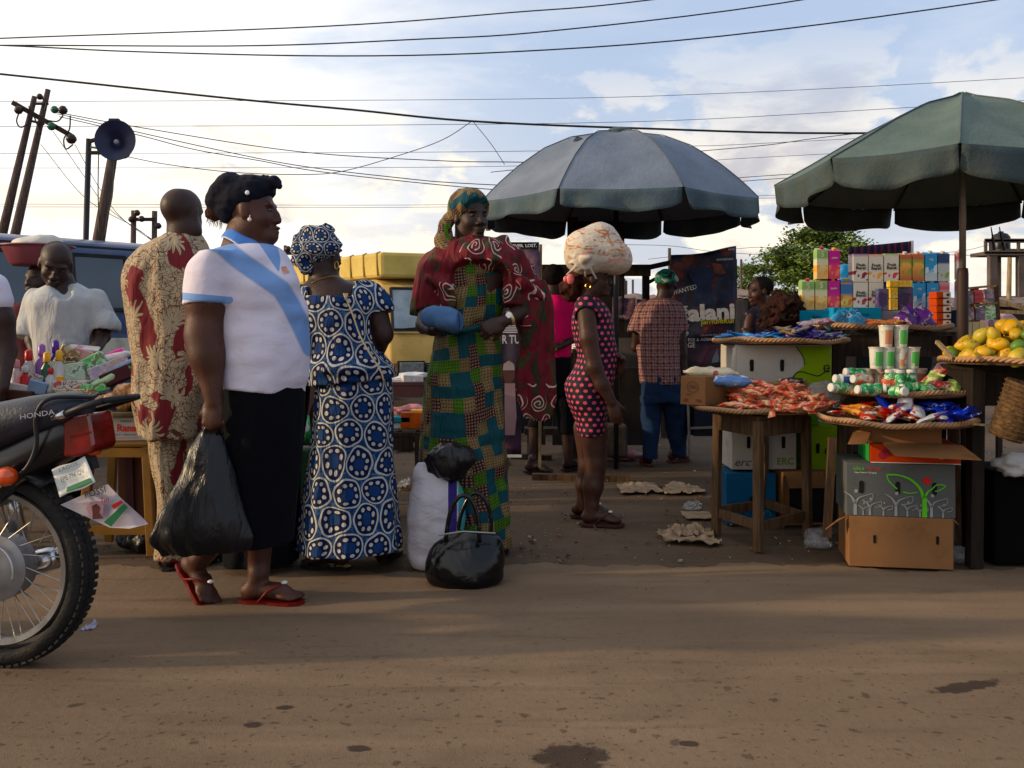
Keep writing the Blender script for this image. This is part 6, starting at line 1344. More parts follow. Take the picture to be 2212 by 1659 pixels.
def trees(m,y_):
 for bx,sx,w_ in((-.20,.9,.016),(-.135,.6,.011),(-.02,.85,.013),(.03,.5,.008),(.135,.8,.013),(.185,.45,.008),(-.165,.4,.007),(.085,.4,.007),(-.075,.45,.007)):
  ribbon(m,[(bx,.004),(bx,.04*sx+.01),(bx+.002,.07*sx+.01)],w_,w_*.8,y_);ribbon(m,[(bx,.065*sx),(bx-.02*sx,.10*sx),(bx-.055*sx,.125*sx)],w_*.8,.003,y_);ribbon(m,[(bx,.06*sx),(bx+.015*sx,.09*sx),(bx+.045*sx,.105*sx)],w_*.7,.003,y_)
  ribbon(m,[(bx+.045*sx,.105*sx),(bx+.085*sx,.115*sx),(bx+.08*sx,.08*sx),(bx+.04*sx,.07*sx)],.003,.003,y_);disc(m,bx+.004,.115*sx+.012,.010*sx,y_,10)
deco(t,M,trees,'tree_print',GP,yf)
def branch(m,y_):
 ribbon(m,[(.105,.003),(.105,.06),(.104,.105)],.022,.018,y_);ribbon(m,[(.10,.09),(.085,.135),(.045,.175),(-.01,.195),(-.062,.195)],.014,.006,y_);ribbon(m,[(-.062,.195),(-.05,.165),(-.02,.135),(-.015,.13)],.006,.005,y_);ribbon(m,[(.106,.095),(.118,.12),(.135,.133)],.010,.006,y_);ribbon(m,[(.135,.133),(.16,.155),(.195,.15),(.17,.13),(.15,.125)],.005,.004,y_);ribbon(m,[(.01,.118),(.04,.112),(.075,.118)],.006,.004,y_)
deco(t,M,branch,'branch_print',GG,yf-.0006)
deco(t,M,lambda m,y_:disc(m,.115,.172,.017,y_),'red_dot',simple('dot_red',(.5,.015,.015)),yf-.0006)
lab(t,M,'idea',-.185,.222,yf-.0008,.028,GG,1.1);lab(t,M,'fruit',-.115,.222,yf-.0008,.028,TXR,1.25);lab(t,M,'Smart Natural Packaging',-.155,.203,yf-.0008,.011,TXW,.9)
t,M=carton('low orange and green fruit drink carton on top of the grey fruit carton',(cc0[0]+.075,cc0[1]+.01,.482),(.40,.30,.088),rz,CARDO)
yf=-.154
m=MB();m.add([(-.2035,-.148,.002),(-.2035,.148,.002),(-.2035,.148,.086),(-.2035,-.148,.086)],[(0,1,2,3)]);MBxf(m,M).build('green_side',simple('green_print',(.03,.30,.06)),t)
lab(t,M,'Fruit Drink',.01,.045,yf,.026,TXW,.95,0,.005);lab(t,M,'40 PACKS',.15,.018,yf,.012,TXK)
deco(t,M,lambda m,y_:(disc(m,.115,.045,.022,y_,16,1.3)),'fruit_print',simple('pale_fruit',(.45,.45,.35)),yf);deco(t,M,lambda m,y_:disc(m,.165,.07,.018,y_,14,1.5),'leaf_print',PLG,yf-.0004);deco(t,M,lambda m,y_:(disc(m,-.125,.05,.020,y_),disc(m,-.145,.035,.018,y_)),'berry_print',simple('berry',(.30,.03,.05)),yf)
deco(t,M,lambda m,y_:ribbon(m,[(-.198,.001),(0,.001),(.198,.001)],.004,.004,y_),'white_edge',TXW,yf)
m=MB();m.prism([(-.15,-.16,.095),(.195,-.19,.090),(.235,-.34,.045),(-.12,-.30,.05)],(0,0,0),(0,0,.004));MBxf(m,M).build('flap',CARD,t);m=MB();m.prism([(-.27,-.12,.135),(-.19,-.12,.14),(-.23,-.24,.095),(-.31,-.22,.09)],(0,0,0),(0,0,.004));MBxf(m,M).build('flap',CARD,t)
t,M=carton('small flattened carton propping the biscuit tray',(cc0[0]+.02,cc0[1]+.03,.573),(.36,.26,.072),rz,CARD)
t,M=carton('blue carton low behind the left table leg',(1.36,5.50,0),(.28,.3,.29),0,CARDB,holes=((.0,.13,.022,.06),))
deco(t,M,lambda m,y_:[ribbon(m,[(x_+.02*math.cos(a),.05+.03*math.sin(a))for a in np.linspace(0,3.1,6)],.004,.003,y_)for x_ in(-.05,0,.05,.09)],'arch_print',simple('teal_print',(.06,.25,.28)),-.154)
t,M=carton('brown carton lying open on its side under the left tray',(1.66,5.47,0),(.27,.28,.30),.06,CARD)
m=MB();m.box((.0,-.143,.13),(.20,.006,.225));MBxf(m,M).build('inside_shade',DARK,t);m=MB();m.prism([(-.13,-.145,.298),(.09,-.145,.298),(.10,-.20,.22),(-.12,-.20,.22)],(0,0,0),(0,.004,0));m.prism([(-.133,-.145,.0),(-.133,-.145,.29),(-.16,-.20,.28),(-.16,-.20,.0)],(0,0,0),(.004,0,0));MBxf(m,M).build('flap',CARD,t)  # black panel over the front stands for the shaded inside of the box
t,M=carton('white fruit carton with black and green lettering under the left tray',(1.45,5.56,.305),(.37,.3,.25),0,CARDW,holes=((-.09,.155,.022,.07),(.11,.155,.022,.07)))
lab(t,M,'ERC',.12,.045,-.154,.055,simple('lime_print',(.16,.27,.03)),1.,0,.02);lab(t,M,'erc',-.13,.04,-.154,.065,TXB,1.1,.4)
t,M=carton('bright green carton standing beside the white fruit carton',(1.78,5.60,.27),(.20,.3,.28),0,CARDG,holes=((-.01,.15,.022,.06),));lab(t,M,'e.',.055,.14,-.154,.09,TXB)
t,M=carton('dark carton under the bright green one',(1.86,5.64,0),(.24,.3,.265),0,cardb('dark_cardboard',(.03,.03,.03)))
t,M=carton('carton with a green lid between the two white cartons',(1.52,5.60,.558),(.50,.34,.20),0,cardb('pale_green_cardboard',(.10,.28,.03)))
t,M=carton('large white and green fruit carton under the blue wafer tray',(1.565,5.62,.762),(.55,.40,.258),0,CARDW,holes=((-.185,.14,.024,.07),(-.01,.14,.024,.07),(.165,.14,.024,.07)))
def gp(m,y_):
 m.add([(.085,y_,.002),(.272,y_,.002),(.272,y_,.25),(.07,y_,.25),(.11,y_,.19),(.12,y_,.14),(.06,y_,.09),(.05,y_,.03)],[tuple(range(8))])
deco(t,M,gp,'green_print',CARDG,-.2040);deco(t,M,lambda m,y_:(ribbon(m,[(.07,.25),(.11,.19),(.12,.14)],.006,.006,y_),ribbon(m,[(.02,.02),(.08,.10),(.15,.09),(.20,.08),(.26,.12)],.007,.007,y_)),'branch_print',TXB,-.2046)
lab(t,M,'ERC',.0,.03,-.2045,.05,CARDG,1,0,.02);lab(t,M,'e',.245,.13,-.205,.10,TXB)
m=MB();m.prism([(-.29,-.19,.24),(-.30,-.2,.12),(-.31,-.18,.02),(-.28,-.201,.0),(-.272,-.201,.25)],(0,0,0),(0,.01,0));MBxf(m,M).build('torn_edge',CARDW,t)
LOGO=simple('brown_print',(.20,.05,.03))
t,M=carton('small brown carton with a round stamp on the left of the red sachet tray',(1.055,5.06,.712),(.145,.32,.150),-.72,CARD)
lab(t,M,'OKI',-.0,.095,-.1645,.030,TXK,.9);deco(t,M,lambda m,y_:ribbon(m,[(.0+.033*math.cos(a),.095+.028*math.sin(a))for a in np.linspace(0,6.28,14)],.003,.003,y_),'ring_print',TXK,-.1645);deco(t,M,lambda m,y_:[ribbon(m,[(a,b),(a+.03,b)],.005,.005,y_)for a,b in((-.055,.02),(-.055,.03),(.02,.028),(.025,.02),(-.04,.055))],'line_print',LOGO,-.1645)
m=MB()
for a,b,c_ in((-.08,.09,.028),(-.0,.075,.034),(.09,.095,.024)):m.add([(.0685,a+.5*c_*math.cos(k),b+c_*math.sin(k))for k in(0,1.2,2.4,3.9,5.2)],[(0,1,2,3,4)])
MBxf(m,M).build('red_stamp',LOGO,t)
t,M=carton('long brown carton at the back of the red sachet tray',(1.47,5.27,.716),(.36,.12,.095),.02,CARD);lab(t,M,'TIPS',.075,.06,-.064,.028,TXK);deco(t,M,lambda m,y_:m.add([(.125,y_,.045),(.150,y_,.045),(.138,y_,.066)],[(0,1,2)]),'triangle_print',LOGO,-.064)
t,M=carton('brown carton bridging behind the stamped carton',(1.22,5.24,.716),(.22,.13,.125),.0,CARD)
def packmat(name,stops,rot=.0,scale=13.,rough=.32):
 t=MT(name,rough,.5);co=t.co();x,y,z=t.sep(co);n=t.noise(co,scale,2,.5,.3)
 v=(n+t.rand()*.08-.04)if True else n
 t.col(t.ramp(v,stops,'CONSTANT'));t.bump(t.noise(co,55,3),.6,.01);return t.mat
def packmesh(L,W,H,twist=.0,seed=0):
 m=MB();nu,nv=10,8;rr=random.Random(seed)
 def fn(i,j):
  x_=(i-.5)*L;a=j*2*math.pi;e=min(1,(1-abs(2*i-1))*3.6)**.6;hh=H/2*e+.0006;ww=W/2*(1-.05*e)
  return(x_,ww*math.cos(a)*(1.0 if e>0 else 1.02),hh*math.sin(a)*(1+.12*math.sin(x_*90+seed))+.002*math.sin(x_*60+a))
 m.grid(fn,nu,nv,False)
 for i in(0,nu):
  sgn=-1 if i==0 else 1;x_=sgn*L/2;n=6;b=[(x_,(k/n-.5)*W*1.0,0)for k in range(n+1)];o_=[(x_+sgn*(.010+(.002 if k%2 else 0)),(k/n-.5)*W*1.04,.001*(k%2))for k in range(n+1)]
  m.add(b+o_,[(k,k+1,n+2+k,n+1+k)for k in range(n)])
 return m
def proto(name,m,mat,smooth=True,bevel=0):
 me=bpy.data.meshes.new(name);me.from_pydata(m.v,[],m.f);me.materials.append(mat)
 if smooth:me.polygons.foreach_set('use_smooth',[True]*len(me.polygons))
 me.update();return me
def place(me,name,lb,cat,grp,loc,rot=(0,0,0),sc_=1.):
 o=bpy.data.objects.new(name,me);COL.objects.link(o);o.location=tuple(float(a)for a in loc);o.rotation_euler=rot;o.scale=(sc_,)*3 if not hasattr(sc_,'__len__')else sc_
 return tag(o,lb,cat,grp)
def pile(me_list,n,c,Rr,h,lb,cat,name,grp,seed,tilt=.5,ok=lambda x,y:True,thick=.02,ell=1.):
 rr=random.Random(seed);k=0
 while k<n:
  a=rr.random()*6.283;q_=math.sqrt(rr.random());x_,y_=Rr*q_*math.cos(a),Rr*ell*q_*math.sin(a)
  if not ok(c[0]+x_,c[1]+y_):continue
  lay=rr.random()**1.2;z_=c[2]+thick*.6+h*max(0,1-q_**1.7)*lay+.012*rr.random();tl_=tilt*(.3+.7*rr.random())
  me=me_list[k%len(me_list)]if not callable(me_list)else me_list(x_,y_,rr)
  place(me,name,lb,cat,grp,(c[0]+x_,c[1]+y_,z_),(rr.uniform(-tl_,tl_),rr.uniform(-tl_,tl_),rr.random()*6.28),rr.uniform(.85,1.1));k+=1
REDP=packmat('red_sachet_foil',[(0,(.58,.05,.03)),(.38,(.70,.14,.07)),(.46,(.74,.50,.26)),(.55,(.68,.12,.08)),(.61,(.72,.40,.36)),(.67,(.60,.06,.05))])
meR=[proto('red_sachet',packmesh(.120,.036,.024,seed=k),REDP)for k in range(3)]
pile(meR,120,(1.37,4.95,.70),.29,.12,'red and cream sachet heaped on the front left cane tray','sachet','snack_sachet','red sachets heaped on the left tray',4,.6,lambda x,y:not(x<1.16 and y>4.85)and y<5.2,.02)
BLUW=packmat('light_blue_wafer_foil',[(0,(.02,.17,.50)),(.45,(.03,.30,.66)),(.56,(.25,.42,.62)),(.62,(.02,.12,.45))]);PURW=packmat('purple_wafer_foil',[(0,(.03,.015,.19)),(.46,(.05,.02,.28)),(.57,(.30,.28,.42)),(.63,(.03,.01,.16))]);GLDW=packmat('gold_wafer_foil',[(0,(.35,.22,.09)),(.5,(.45,.33,.18)),(.6,(.2,.08,.05))]);SILV=packmat('silver_blue_foil',[(0,(.45,.52,.58)),(.5,(.10,.38,.62)),(.62,(.55,.58,.62))])
meB=proto('blue_wafer',packmesh(.13,.042,.016,seed=2),BLUW);meP=proto('purple_wafer',packmesh(.12,.040,.020,seed=3),PURW);meG=proto('gold_wafer',packmesh(.10,.03,.014,seed=4),GLDW);meS=proto('silver_wafer',packmesh(.11,.03,.013,seed=5),SILV)
pile([meB],46,(1.47,5.60,1.045),.22,.025,'light blue wafer packet on the left half of the upper tray','wafer packet','wafer_packet','light blue wafers on the upper tray',5,.35)
pile([meP],52,(1.69,5.62,1.045),.21,.055,'deep purple wafer packet on the right half of the upper tray','wafer packet','wafer_packet','purple wafers on the upper tray',6,.7)
pile([meG],9,(1.66,5.50,1.075),.14,.045,'gold and brown wafer packet among the purple wafers','wafer packet','wafer_packet','gold wafers among the purple ones',7,.5)
pile([meS],12,(1.90,5.55,1.045),.07,.02,'silver blue wafer packet at the right rim of the upper tray','wafer packet','wafer_packet','silver wafers at the rim',8,.3)
BI=[packmat('red_biscuit_foil',[(0,(.45,.02,.02)),(.48,(.55,.08,.03)),(.56,(.60,.50,.40)),(.64,(.4,.02,.03))]),packmat('royal_blue_foil',[(0,(.01,.03,.36)),(.5,(.015,.05,.50)),(.6,(.45,.47,.55)),(.64,(.01,.02,.3))]),packmat('orange_biscuit_foil',[(0,(.62,.22,.03)),(.5,(.70,.40,.10)),(.58,(.55,.06,.03)),(.65,(.6,.55,.4))]),packmat('white_biscuit_foil',[(0,(.50,.50,.50)),(.47,(.60,.58,.56)),(.55,(.45,.05,.06)),(.62,(.1,.1,.35))])]
meBi=[proto('biscuit_pack',packmesh(.155,.066,.026,seed=k),BI[k])for k in range(4)]
rr=random.Random(12)
for k,nm_,n_,cx_,cy_,r_,h_ in((0,'red',15,1.72,4.50,.16,.03),(1,'royal blue',22,2.02,4.52,.19,.07),(2,'orange',7,1.80,4.55,.20,.09),(3,'white',9,1.83,4.45,.20,.04)):
 pile([meBi[k]],n_,(cx_,cy_,.68),r_,h_,nm_+' biscuit packet lying on the lowest front tray','biscuit packet','biscuit_packet',nm_+' biscuit packets on the front tray',20+k,.55,lambda x,y:math.hypot(x-1.87,y-4.58)<.315,.022)
place(proto('biscuit_big',packmesh(.17,.075,.03,seed=7),BI[3]),'biscuit_packet','large white and orange biscuit packet propped steeply in the middle of the front tray','biscuit packet',None,(1.865,4.46,.765),(.5,-.95,.9))
place(proto('biscuit_bl',packmesh(.15,.07,.03,seed=8),BI[1]),'biscuit_packet','blue and white biscuit packet standing on end left of the large white one','biscuit packet',None,(1.775,4.50,.755),(.3,-.8,2.2))
CRM=packmat('cream_pack',[(0,(.50,.42,.28)),(.52,(.58,.50,.36)),(.64,(.45,.08,.05)),(.68,(.5,.42,.3))],scale=9.,rough=.5);BWP=packmat('blue_white_pack',[(0,(.55,.57,.60)),(.42,(.10,.20,.45)),(.58,(.14,.26,.5)),(.66,(.55,.57,.62))],scale=7.)
for(u,v,y_,L_,W_,H_,mm,lb)in((1535,804,5.08,.27,.15,.055,CRM,'cream paper pack with red print, upper of the two on the stamped carton'),(1522,824,5.12,.22,.14,.05,CRM,'cream paper pack underneath the upper one on the stamped carton'),(1580,823,4.98,.21,.09,.06,BWP,'blue and white rolled pack in front of the cream packs')):
 o_=place(proto('pack',packmesh(L_,W_,H_,seed=int(u)),mm),'food_pack',lb,'food pack',None,P(u,v,y_),(.05,.02,-.15))
place(proto('foil',packmesh(.15,.05,.03,seed=9),packmat('dark_foil',[(0,(.03,.02,.02)),(.5,(.25,.2,.15)),(.6,(.5,.5,.52))])),'food_pack','dark torn foil pack on the long brown carton','food pack',None,P(1712,822,5.22),(.1,0,.1))
m=MB()
POLY=MT('clear_polythene',.12,.6);_c=POLY.co();POLY.col((.75,.75,.80));POLY.b.inputs['Transmission Weight'].default_value=.75;POLY.b.inputs['Alpha'].default_value=.55;POLY.bump(POLY.noise(_c,22,4,.6,1.),1.,.02);POLY=POLY.mat
def crumple(lb,c,r,seed,mat=POLY,name='clear_plastic_bag',cat='plastic bag',n=.45,group=None):
 m=MB();m.ball((0,0,0),1.,22,12);rr_=[]
 V=np.array(m.v);V=V*(1+n*vnoise(V*2.2+seed)[:,None]+n*.4*vnoise(V*6+seed)[:,None]);V=V*np.array(r);V[:,2]=np.maximum(V[:,2],-r[2]*.75)
 m.v=[tuple(np.array(c)+np.array((0,0,r[2]*.75))+a)for a in V];return tag(m.build(name,mat,smooth=True),lb,cat,group)
crumple('clear plastic bag of white packs between the red sachet tray and the biscuit tray',(1.655,4.93,.70),(.11,.09,.07),3);crumple('clear plastic bag on the ground right of the left table',G(1765,1180),(.075,.06,.05),5);crumple('clear plastic bag on the ground right of the brown carton',G(2082,1213),(.075,.05,.04),8)
crumple('clear wrapper lying by the torn cardboard piece left of the table',G(1497,1100),(.055,.04,.03),11);crumple('white plastic bag stuffed under the mango table',(2.36,4.42,.42),(.10,.08,.06),13,simple('white_polybag',(.4,.4,.4),.3,.1,6,.8,14))
def cupmat(name,c):
 t=MT(name,.45,.4);co=t.co();x,y,z=t.sep(co);n=t.noise(co,28,3)
 gx,gy2,gz2=t.sep(t.co('Generated'));k=(gx>.30)*(gx<.86)*(gy2<.65)*(gz2>.12)*(gz2<.80);t.col(t.mix(k*(t.noise(co,14,2)>.40),t.mix(n>.60,(.55,.55,.48),(.42,.44,.36)),c));return t.mat
CUPG=cupmat('green_cup_print',(.10,.42,.10));CUPO=cupmat('orange_cup_print',(.55,.22,.12));FOIL=simple('foil_lid',(.55,.42,.35),.35,.1,20,.3,60,metal=.4)
def cup(lb,u,v,y_,mat,h=.105,r=.036):
 t=thing('yoghurt_cup',lb,'yoghurt cup',P(u,v,y_),'yoghurt cups stacked on the tray');b=P(u,v,y_)
 m=MB();m.lathe(b,[(0,0),(r*.80,0),(r*.82,.004),(r*.96,h*.95),(r*1.04,h*.96),(r*1.04,h),(0,h)],22);m.build('tub',mat,t,smooth='auto');m=MB();m.lathe(b+np.array((0,0,h)),[(r*1.08,0),(r*1.08,.003),(0,.004)],22);m.build('foil_lid',FOIL,t)
cy_=4.72
for u,v,mm,lb in((1914,749,CUPO,'orange yoghurt cup, left of the top pair'),(1946,749,CUPG,'green yoghurt cup, right of the top pair'),(1893,796,CUPG,'green yoghurt cup, leftmost in the row of four'),(1918,796,CUPG,'green yoghurt cup, second from the left in the row of four'),(1946,796,CUPO,'orange yoghurt cup, third in the row of four'),(1971,796,CUPG,'green yoghurt cup, rightmost in the row of four')):cup(lb,u,v,cy_,mm)
JAR=cupmat('jar_label',(.45,.18,.12))
for k,(u,mm,lb)in enumerate(((1843,CUPG,'wide white jar with a green band at the left of the cup stack'),(1871,JAR,'wide pink-printed jar, second at the base of the cup stack'),(1900,JAR,'wide jar under the left of the cup stack'),(1928,JAR,'wide jar under the middle of the cup stack'),(1956,CUPG,'wide jar under the right of the cup stack'),(1982,JAR,'wide pink-printed jar at the right base of the cup stack'))):
 b=P(u,842,4.80);t=thing('wide_jar',lb,'jar',b,'wide jars under the cups');m=MB();m.lathe(b,[(0,0),(.040,0),(.043,.01),(.043,.085),(.046,.09),(.046,.105),(0,.106)],22);m.build('tub',mm,t,smooth='auto');m=MB();m.lathe(b+np.array((0,0,.106)),[(.048,-.012),(.048,.001),(.044,.003),(0,.003)],22);m.build('lid',FOIL,t)
BOTG=packmat('green_bottle_print',[(0,(.02,.20,.06)),(.44,(.03,.32,.10)),(.53,(.50,.55,.42)),(.60,(.10,.42,.12)),(.68,(.5,.5,.2))],scale=30.);BOTR=packmat('red_bottle_print',[(0,(.55,.10,.05)),(.5,(.62,.30,.15)),(.58,(.55,.52,.45))],scale=30.);BOTB=cupmat('blue_bottle_print',(.04,.08,.30));CAPW=simple('white_cap',(.55,.54,.50),.4)
def bottle(lb,c,ax_=(0,0,1),mat=BOTG,h=.105,r=.026,cap=CAPW,grp='little drink bottles on the tray',nm='drink_bottle',cat='bottle'):
 t=thing(nm,lb,cat,c,grp);m=MB();m.lathe(c,[(0,0),(r*.9,0),(r,.006),(r,h*.35),(r*.84,h*.48),(r,h*.6),(r*.95,h*.78),(r*.62,h*.86),(r*.6,h*.92)],16,ax_);m.build('bottle_body',mat,t,smooth=True)
 e=np.array(c)+np.array(Vector(ax_).normalized())*h*.90;m=MB();m.lathe(e,[(r*.78,0),(r*.80,.002),(r*.80,.013),(r*.7,.016),(0,.016)],16,ax_);m.build('cap',cap,t,smooth='auto')
zt=.815
for u,y_,mm,lb in((1921,4.56,BOTG,'upright green bottle in front of the jars, left of three'),(1945,4.52,BOTG,'upright patterned green bottle, middle of three'),(1968,4.56,BOTG,'upright dark green bottle, right of three'),(1934,4.62,BOTG,'upright bottle half hidden behind the middle green one')):bottle(lb,(ux(u,y_),y_,.803),(0,0,1),mm)
for u,v,y_,ax_,mm,lb in((1830,838,4.55,(-1,-.5,.05),BOTG,'bottle lying with its white cap out at the left rim'),(1862,840,4.50,(1,-.4,.05),BOTG,'bottle lying on its side, second from the left rim'),(1893,843,4.47,(-1,-.3,.05),BOTG,'bottle lying with its cap to the left near the rim centre'),(1922,845,4.47,(.3,-1,.05),BOTG,'bottle lying with its round white cap facing the road'),(1846,822,4.60,(-1,-.2,.1),BOTB,'blue and white bottle lying on the back row'),(1880,822,4.58,(-1,-.4,.1),BOTR,'orange-red bottle lying across the others'),(1868,808,4.66,(-1,-.2,.1),BOTG,'green bottle lying on top at the back left'),(1905,830,4.55,(1,-.1,.0),BOTR,'red bottle lying beside the upright ones'),(1990,838,4.50,(-1,-.2,0),BOTG,'green bottle lying right of the upright ones')):bottle(lb,P(u,v,y_),ax_,mm)
POU=[packmat('pouch_%d'%k,st,scale=18.)for k,st in enumerate(([(0,(.55,.05,.06)),(.5,(.6,.45,.35)),(.58,(.6,.10,.08))],[(0,(.25,.42,.10)),(.48,(.55,.55,.25)),(.58,(.15,.35,.10))],[(0,(.60,.30,.35)),(.5,(.6,.58,.2)),(.6,(.5,.2,.35))],[(0,(.10,.38,.12)),(.5,(.5,.55,.45)),(.58,(.03,.25,.07))]))]
for k,(u,v,y_,rt,j,lb)in enumerate(((2010,828,4.62,(.4,-.8,.4),1,'yellow-green drink pouch leaning left in the pouch heap'),(2022,810,4.70,(.2,-.6,.2),0,'red drink pouch at the top left of the pouch heap'),(2034,796,4.74,(.1,-.3,.9),2,'pink and blue pouch on the very top of the heap'),(2052,806,4.72,(.8,-1.1,.2),1,'green pouch standing right of the top pouch'),(2070,812,4.70,(.6,.8,1.2),2,'yellow and pink pouch at the right of the heap'),(2084,822,4.66,(.3,.9,.5),1,'pointed yellow pouch, rightmost of the heap'),(2040,834,4.56,(.2,.2,.1),0,'red and white pouch lying at the front rim'),(2005,842,4.50,(.1,.1,.3),3,'green pouch lying flat at the front rim'),(2062,836,4.56,(.3,-.4,1.),1,'pale green pouch at the front right'))):
 place(proto('pouch',packmesh(.12,.075,.045,seed=k),POU[j]),'drink_pouch',lb,'drink pouch','bright drink pouches',P(u,v,y_),rt)
MAN=MT('mango_skin',.42,.4);_c=MAN.co();_r=MAN.rand();q_=MAN.mix(MAN.ss(MAN.noise(_c,13,3)+_r*.5-.25,.45,.62),(.55,.31,.025),(.42,.34,.045));q_=MAN.mix(_r>.86,q_,(.10,.20,.03));q_=MAN.mix(MAN.ss(MAN.noise(_c,26,5,.7),.56,.70)*.85,q_,(.16,.07,.02));MAN.col(q_);MAN.bump(MAN.noise(_c,60,3),.15,.004);MAN=MAN.mat
m=MB();m.ball((0,0,0),(.048,.036,.036),18,12);V=np.array(m.v);V[:,2]+=.012*np.sign(V[:,0])*(V[:,0]/.048)**2*1.0;V[:,1:]*=(1+.22*(V[:,0:1]/.048)*-1);m.v=[tuple(a)for a in V];meM=proto('mango',m,MAN)
rr=random.Random(21);L_='ripe yellow mango heaped on the cane tray at the right edge'
for lay,(n_,r_,z_)in enumerate(((30,.385,.990),(24,.33,1.035),(18,.26,1.078),(10,.16,1.115))):
 for k in range(n_):
  a=2*math.pi*k/n_+lay*.3;rad=r_*(1 if(k%3)else.82)
  place(meM,'mango',L_,'mango','mangoes on the tray',(2.49+rad*math.cos(a),4.44+rad*math.sin(a),z_+rr.uniform(-.006,.006)),(rr.uniform(-.5,.5),rr.uniform(-.9,.9),rr.random()*6.3),rr.uniform(.80,1.05))
for k in range(12):place(meM,'mango',L_,'mango','mangoes on the tray',(2.49+rr.uniform(-.22,.22),4.44+rr.uniform(-.22,.22),.99),(0,0,rr.random()*6),1.1)
def jmat(name,stops,blobs=None,sc_=22.):
 t=MT(name,.4,.4);co=t.co();x,y,z=t.sep(co);c=t.ramp(z/.205,stops)
 if blobs:c=t.mix((t.noise(t.com(x,0.,z),sc_,2,.4)>.52)*(z/.205<blobs[1])*(z/.205>blobs[2]),c,blobs[0])
 t.col(t.mix(t.noise(co,120,2)*.12,c,(.1,.1,.1)));return t.mat
W_=(.68,.65,.58)
JM={'five':jmat('green_five',[(0,(.67,.46,.18)),(.25,(.71,.49,.20)),(.5,(.67,.63,.41)),(.62,(.61,.63,.44)),(.7,(.24,.41,.12)),(1,(.29,.46,.17))],((.76,.37,.07),.45,.05)),'mag':jmat('magenta',[(0,(.61,.06,.12)),(.35,(.71,.07,.12)),(.55,(.51,.02,.27)),(1,(.49,.02,.27))],((.76,.22,.15),.45,.02)),'fbp':jmat('fb_purple',[(0,W_),(.80,W_),(.93,(.20,.04,.27)),(1,(.20,.04,.27))],((.27,.01,.06),.36,.04)),'fbo':jmat('fb_orange',[(0,W_),(.82,W_),(.94,(.73,.24,.06)),(1,(.73,.24,.06))],((.76,.37,.06),.34,.04)),'fbg':jmat('fb_green',[(0,W_),(.82,W_),(.94,(.27,.55,.07)),(1,(.27,.55,.07))],((.61,.05,.09),.30,.06)),'fbr':jmat('fb_red',[(0,W_),(.82,W_),(.94,(.61,.04,.10)),(1,(.61,.04,.10))],((.43,.04,.06),.34,.04)),'org':jmat('orange_fruit',[(0,(.37,.12,.05)),(.3,(.61,.24,.06)),(.55,(.71,.41,.09)),(.72,(.43,.12,.05)),(1,(.55,.17,.07))],((.24,.32,.06),.7,.2),16.),'blu':jmat('blue_milk',[(0,(.51,.59,.63)),(.28,(.37,.51,.63)),(.36,(.02,.29,.56)),(1,(.02,.24,.54))],((.55,.67,.76),.55,.25),12.),'nvy':jmat('navy_milk',[(0,(.43,.46,.44)),(.55,(.40,.44,.46)),(.62,(.02,.04,.15)),(1,(.02,.04,.15))],((.24,.32,.06),.3,.0)),'pnk':jmat('yoghurt_pink',[(0,(.55,.46,.44)),(.5,(.61,.54,.51)),(.7,(.49,.07,.10)),(1,(.59,.44,.41))]),'trp':jmat('blue_tropical',[(0,(.37,.17,.05)),(.2,(.71,.59,.15)),(.4,(.61,.37,.10)),(.5,(.04,.17,.41)),(.78,(.04,.17,.41)),(.82,(.55,.24,.06)),(.88,(.04,.17,.41)),(1,(.04,.17,.41))],((.55,.18,.06),.45,.05))}
RED_,YEL_,WHT_=simple('red_cap',(.5,.02,.03),.35),simple('yellow_cap',(.70,.42,.03),.35),CAPW
def carton_j(kind,u0,u1,vt,vb,lb,cap=None,y_=6.3,fb=False,gab=True,txt=None):
 a,b=P(u0,vb,y_),P(u1,vt,y_);w_=(b[0]-a[0])*.96;h=b[2]-a[2];t=thing('juice_carton',lb,'carton',((a[0]+b[0])/2,y_+w_/2,a[2]),'juice and milk cartons in two rows')
 m=MB();c=(a[0]+b[0])/2;cy2=y_+w_/2;hb=h*(.93 if gab else 1)
 m.box((0,0,hb/2),(w_,w_,hb))
 if gab:m.add([(-w_/2,-w_/2,hb),(w_/2,-w_/2,hb),(w_/2,w_*.1,h),(-w_/2,w_*.1,h),(-w_/2,w_/2,hb),(w_/2,w_/2,hb)],[(0,1,2,3),(3,2,5,4),(0,3,4),(1,5,2)])
 o=m.build('carton_body',JM[kind],None);o.parent=t;o.location=(0,0,0)
 me=o.data;mn=min(v_.co.z for v_ in me.vertices)
 for v_ in me.vertices:v_.co.z-=mn
 k=.205/h;
 cx2=np.mean([v_[0]for v_ in m.v]);cyy=np.mean([v_[1]for v_ in m.v])
 for v_ in me.vertices:v_.co.x+=cx2;v_.co.y+=cyy
 if cap is not None:mm_=MB();mm_.lathe((c,cy2-w_*.22,a[2]+h*.955),[(.013,0),(.014,.004),(.014,.016),(0,.017)],12,(0,-.35,1));mm_.build('cap',cap,t,smooth='auto')
 if fb:
  for st,dz in(('Fruit',.60),('Burst',.49)):text(st,(c,y_-.002,a[2]+h*dz),(1,0,0),(0,0,1),.028,TXB,t,'lettering',squeeze=1.1,bold=.03)
 if txt:text(txt[0],(c,y_-.002,a[2]+h*txt[1]),(1,0,.0),(0,0,1),txt[2],txt[3],t,'lettering',squeeze=txt[4]if len(txt)>4 else.8,bold=.01)
zx=lambda a:1518+a*.31371
zy=lambda a:474.4+a*.31371
T,Bm='in the upper row','in the lower row'
